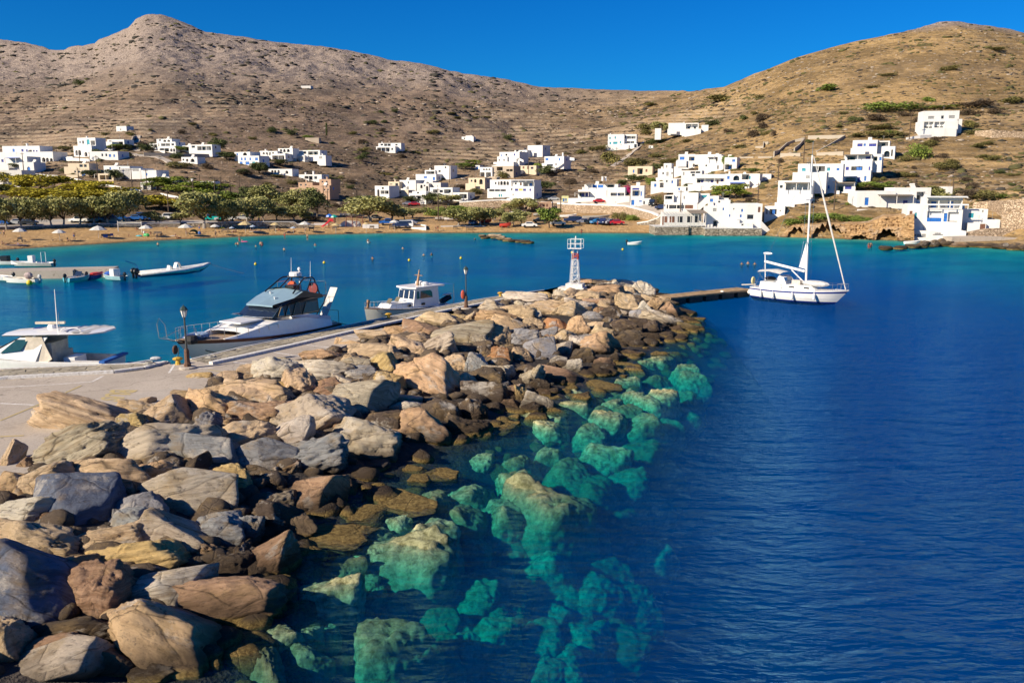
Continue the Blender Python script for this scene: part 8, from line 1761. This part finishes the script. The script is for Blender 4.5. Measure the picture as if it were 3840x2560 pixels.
for (x, lb) in ((480, 'left red wooden swing frame by the mural wall'), (625, 'right red wooden swing frame by the mural wall')):
    r = empty('swing_frame', onsand('I', x, 412), 0, lb, 'swing'); 
    for sx in (-.9, .9):
        for sy in (-.8, .8): MB().tube([(sx, sy, 0), (sx * .8, 0, 2.6)], .07, 5).build('leg', M_PWOOD, r)
    MB().tube([(-.8, 0, 2.6), (.8, 0, 2.6)], .07, 5).build('top_bar', M_PWOOD, r); MB().bb(-.3, .3, -.1, .1, .5, .55).tube([(-.28, 0, .5), (-.28, 0, 2.6)], .015, 4).tube([(.28, 0, .5), (.28, 0, 2.6)], .015, 4).build('swing_seat', M_BLK, r)
# ---- cars
def car_meshes(kind):
    L_, Wd, H_ = {'car': (4.1, 1.7, 1.45), 'van': (4.6, 1.8, 1.95), 'pickup': (5.0, 1.8, 1.75), 'suv': (4.4, 1.8, 1.7)}[kind]; h = L_ / 2
    P = {'car': [(-h, .35), (-h, .80), (-h * .92, .92), (-h * .62, .98), (-h * .35, H_ * .97), (h * .30, H_), (h * .62, .98), (h * .95, .85), (h, .7), (h, .35)], 'suv': [(-h, .4), (-h, .9), (-h * .93, 1.05), (-h * .5, 1.1), (-h * .28, H_), (h * .85, H_ * .98), (h * .97, 1.05), (h, .8), (h, .4)],
         'van': [(-h, .35), (-h, .9), (-h * .75, 1.15), (-h * .55, H_), (h * .95, H_), (h, .9), (h, .35)], 'pickup': [(-h, .45), (-h, .95), (-h * .93, 1.08), (-h * .5, 1.12), (-h * .3, H_), (h * .18, H_), (h * .25, 1.1), (h * .97, 1.1), (h, .8), (h, .45)]}[kind]
    mb = MB(); n = len(P); secs = []
    for y, ins in ((-Wd / 2, 0), (-Wd / 2 + .001, 0), (Wd / 2 - .001, 0), (Wd / 2, 0)):
        secs.append([(x, y * (1 if z < 1.12 else .84), z) for x, z in P])
    mb.loft(secs[1:3], True, True); o = mb.build('body', MATS['white_paint_worn'], None); o.data.materials.clear(); b_ = o.data; bpy.data.objects.remove(o)
    mb = MB(); zt = H_ - .10; xa, xb = {'car': (-.36, .36), 'suv': (-.28, .82), 'van': (-.6, .8), 'pickup': (-.30, .16)}[kind]
    for s in (-1, 1): mb.sheet([(xa * h - .22, s * Wd * .5, 1.03 if kind != 'van' else 1.25), (xb * h + .15, s * Wd * .5, 1.03 if kind != 'van' else 1.25), (xb * h, s * Wd * .43, zt), (xa * h, s * Wd * .43, zt)], .02 * s, (0, 1, 0))
    for s, xo in ((-1, xa * h - .34), (1, xb * h + .26)): mb.sheet([(xo, -Wd * .40, 1.06), (xo, Wd * .40, 1.06), (xo - s * .26, Wd * .36, zt), (xo - s * .26, -Wd * .36, zt)], .03 * s, (1, 0, 0))
    o = mb.build('window', M_TINT, None); g_ = o.data; bpy.data.objects.remove(o)
    o = MB().lathe((0, 0, 0), [(.18, -.11), (.31, -.11), (.33, 0), (.31, .11), (.18, .11)], 12, 'y').build('wheel', M_RUBB); w2 = o.data; bpy.data.objects.remove(o)
    return b_, g_, w2, L_, Wd
CM = {k: car_meshes(k) for k in ('car', 'van', 'pickup', 'suv')}; M_HL = mat('headlight_glass', (.75, .75, .72), .15)
hl = MB().box((0, 0, 0), (.06, .32, .14)).build('headlight', M_HL); HLM = hl.data; bpy.data.objects.remove(hl)
CC = {}
def carpaint(c):
    n = 'car_paint_%d_%d_%d' % tuple(int(x * 100) for x in c)
    return mat(n, c, .22, spec=.7, var=.02)
COLS = dict(w=(.75, .75, .73), b=(.02, .10, .35), k=(.012, .013, .017), n=(.02, .03, .09), s=(.40, .41, .42), r=(.45, .02, .03), t=(.0, .30, .26), g=(.20, .20, .24), l=(.03, .20, .45))
CN = dict(w='white', b='blue', k='black', n='dark navy', s='silver', r='red', t='turquoise', g='grey', l='bright blue')
CARS = '''G 25 240 car b 5 partly hidden at the left edge behind the tree trunk;G 250 238 car s 8 in the shade of the left tamarisks;G 395 240 car k 0 behind the dark trunk at the left;G 1105 210 pickup w 0 beside the road behind the left beach;G 1310 200 car l 15 right of the white pickup;G 1450 185 van k 60 behind the whitewashed tree;G 1655 180 car b 10 behind the left volleyball post;G 1885 178 car b 0 under the tree right of the net;G 1975 172 van b 0 right end of the blue pair under the tree;G 2310 165 suv w 0 at the roadside near the small bushy tree
H 745 255 van t 0 behind the whitewashed tree trunk;H 915 260 pickup w 0 right of the turquoise van;H 860 258 car w 20 between turquoise van and white truck;H 1160 245 car s 0 behind the sea wall top
I 835 315 car s 10 under the middle tamarisk;I 1020 385 pickup b 5 on the beach parking;I 1310 385 car g -5 behind the curved kerb wall;I 2185 385 car b 80 between the two tamarisks;I 1290 115 car g 0 by the white house with open veranda;I 1370 120 car r 10 parked on the track below the central houses;I 1190 425 suv n 0 beside the blue crates;I 1240 425 van w 0 with blue sides next to the crates
N 665 1285 car k 5 left of the lone green tree;N 1010 1280 suv n 0 leftmost of the right parked row;N 1080 1278 car b 4 second of the right parked row;N 1150 1295 car g -4 third of the right parked row;N 1232 1296 suv k 0 fourth of the right parked row;N 1300 1300 car l 20 fifth of the right parked row;N 1368 1302 suv n 60 sixth of the right parked row;N 1432 1304 car g 40 seventh of the right parked row;N 1505 1306 car r 0 last of the right parked row;N 750 1040 car k 0 on the coast road behind the boat house;N 815 1048 car s 0 right of the black one on the coast road;N 1312 1072 car r 0 on the coast road below the white villa;N 2010 1140 car n -20 at the bend of the coast road;N 1905 1108 van k 70 under a canopy on the coast road;N 860 1315 car w 0 behind the lone green tree;N 545 1335 car w 0 in the shade of the tamarisk'''
for e in CARS.replace('\n', ';').split(';'):
    a = e.split(); 
    if a[0] in FR: cur = a[0]; a = a[1:]
    px, py = fr(cur, float(a[0]), float(a[1])); g = ground(px, py); b_, g_, w2, L_, Wd = CM[a[2]]; m_ = carpaint(COLS[a[3]])
    r = empty('parked_car' if a[2] != 'van' else 'parked_van', g + Vector((0, 0, .35 if cur == 'N' and py < 780 else .12)), R(float(a[4])), f'{CN[a[3]]} {"car" if a[2] == "car" else a[2]} ' + ' '.join(a[5:]), 'van' if a[2] == 'van' else 'car', 'vehicles parked around the bay')
    key = (a[2], a[3])
    if key not in CC: q = b_.copy(); q.materials.append(m_); CC[key] = q
    link('body', CC[key], r); link('window', g_, r)
    for sx in (-1, 1):
        for sy in (-1, 1): o = link('wheel', w2, r); o.location = (sx * L_ * .31, sy * (Wd / 2 - .08), .33)
    for sy in (-1, 1): o = link('headlight', HLM, r); o.location = (-L_ / 2 - .01, sy * Wd * .34, .72)
# ---- boats ashore
def ashore(f, x, y, L_, label, m_=None, rz=0, z=.5):
    g = onsand(f, x, y); r = empty('beached_boat', g + Vector((0, 0, z)), R(rz), label, 'beached boat', 'boats laid up ashore'); hs_ = hull(L_, L_ * .3, .55, .95, tr=.7, rake=.1, draft=.35, n=9); hull_part(hs_, r, [m_ or M_GEL]); deck_part(hs_, r, M_CREAM, -.1)
    for t_ in (.2, .7): MB().bb(L_ * t_ - .1, L_ * t_ + .1, -.5, .5, -z, .0).build('cradle', M_OWOOD, r)
    return r
r = ashore('I', 1660, 325, 6.8, 'long pale wooden boat with raised prow laid up behind the middle beach', mat('pale_boat_wood', (.50, .47, .42), .7), 4); ashore('I', 1790, 330, 4.2, 'small white boat on a trailer under the long wooden boat', None, 10)
r = ashore('N', 250, 1210, 5.5, 'white covered boat left of the tamarisk near the parking', None, 5); ashore('N', 340, 1195, 4.0, 'small white boat behind the covered boat'); ashore('N', 590, 1215, 6.2, 'grey boat on the sand left of the lone green tree', mat('grey_boat_paint', (.42, .42, .40), .6)); ashore('N', 880, 1235, 5, 'white boat right behind the lone green tree'); ashore('N', 215, 1335, 3.2, 'small red and white skiff at the beach edge', M_REDB); ashore('N', 1130, 1248, 8.0, 'long grey boat hull behind the parked row', mat('grey_boat_paint', (.42, .42, .40), .6)); ashore('I', 350, 270, 5.5, 'white boat stored behind the playground', None, 5); ashore('I', 470, 275, 5.5, 'second white boat stored behind the playground'); ashore('I', 2290, 365, 3.0, 'small red white boat at right of the tamarisk', M_REDB)
# ---- flags, sunshade blue sign
bs = at_y(*fr('L', 1178, 738), ground(*fr('L', 1178, 760)).y - 2); o = MB().box((0, 0, 0), (2.8, .12, 1.1)).build('road_sign', MP['b']); o.location = bs; tag(o, 'blue rectangular sign at the gate of the left slope', 'sign'); MB().tube([(0, .1, -.5), (0, .1, -4)], .06, 5).build('post', M_STEEL, o)
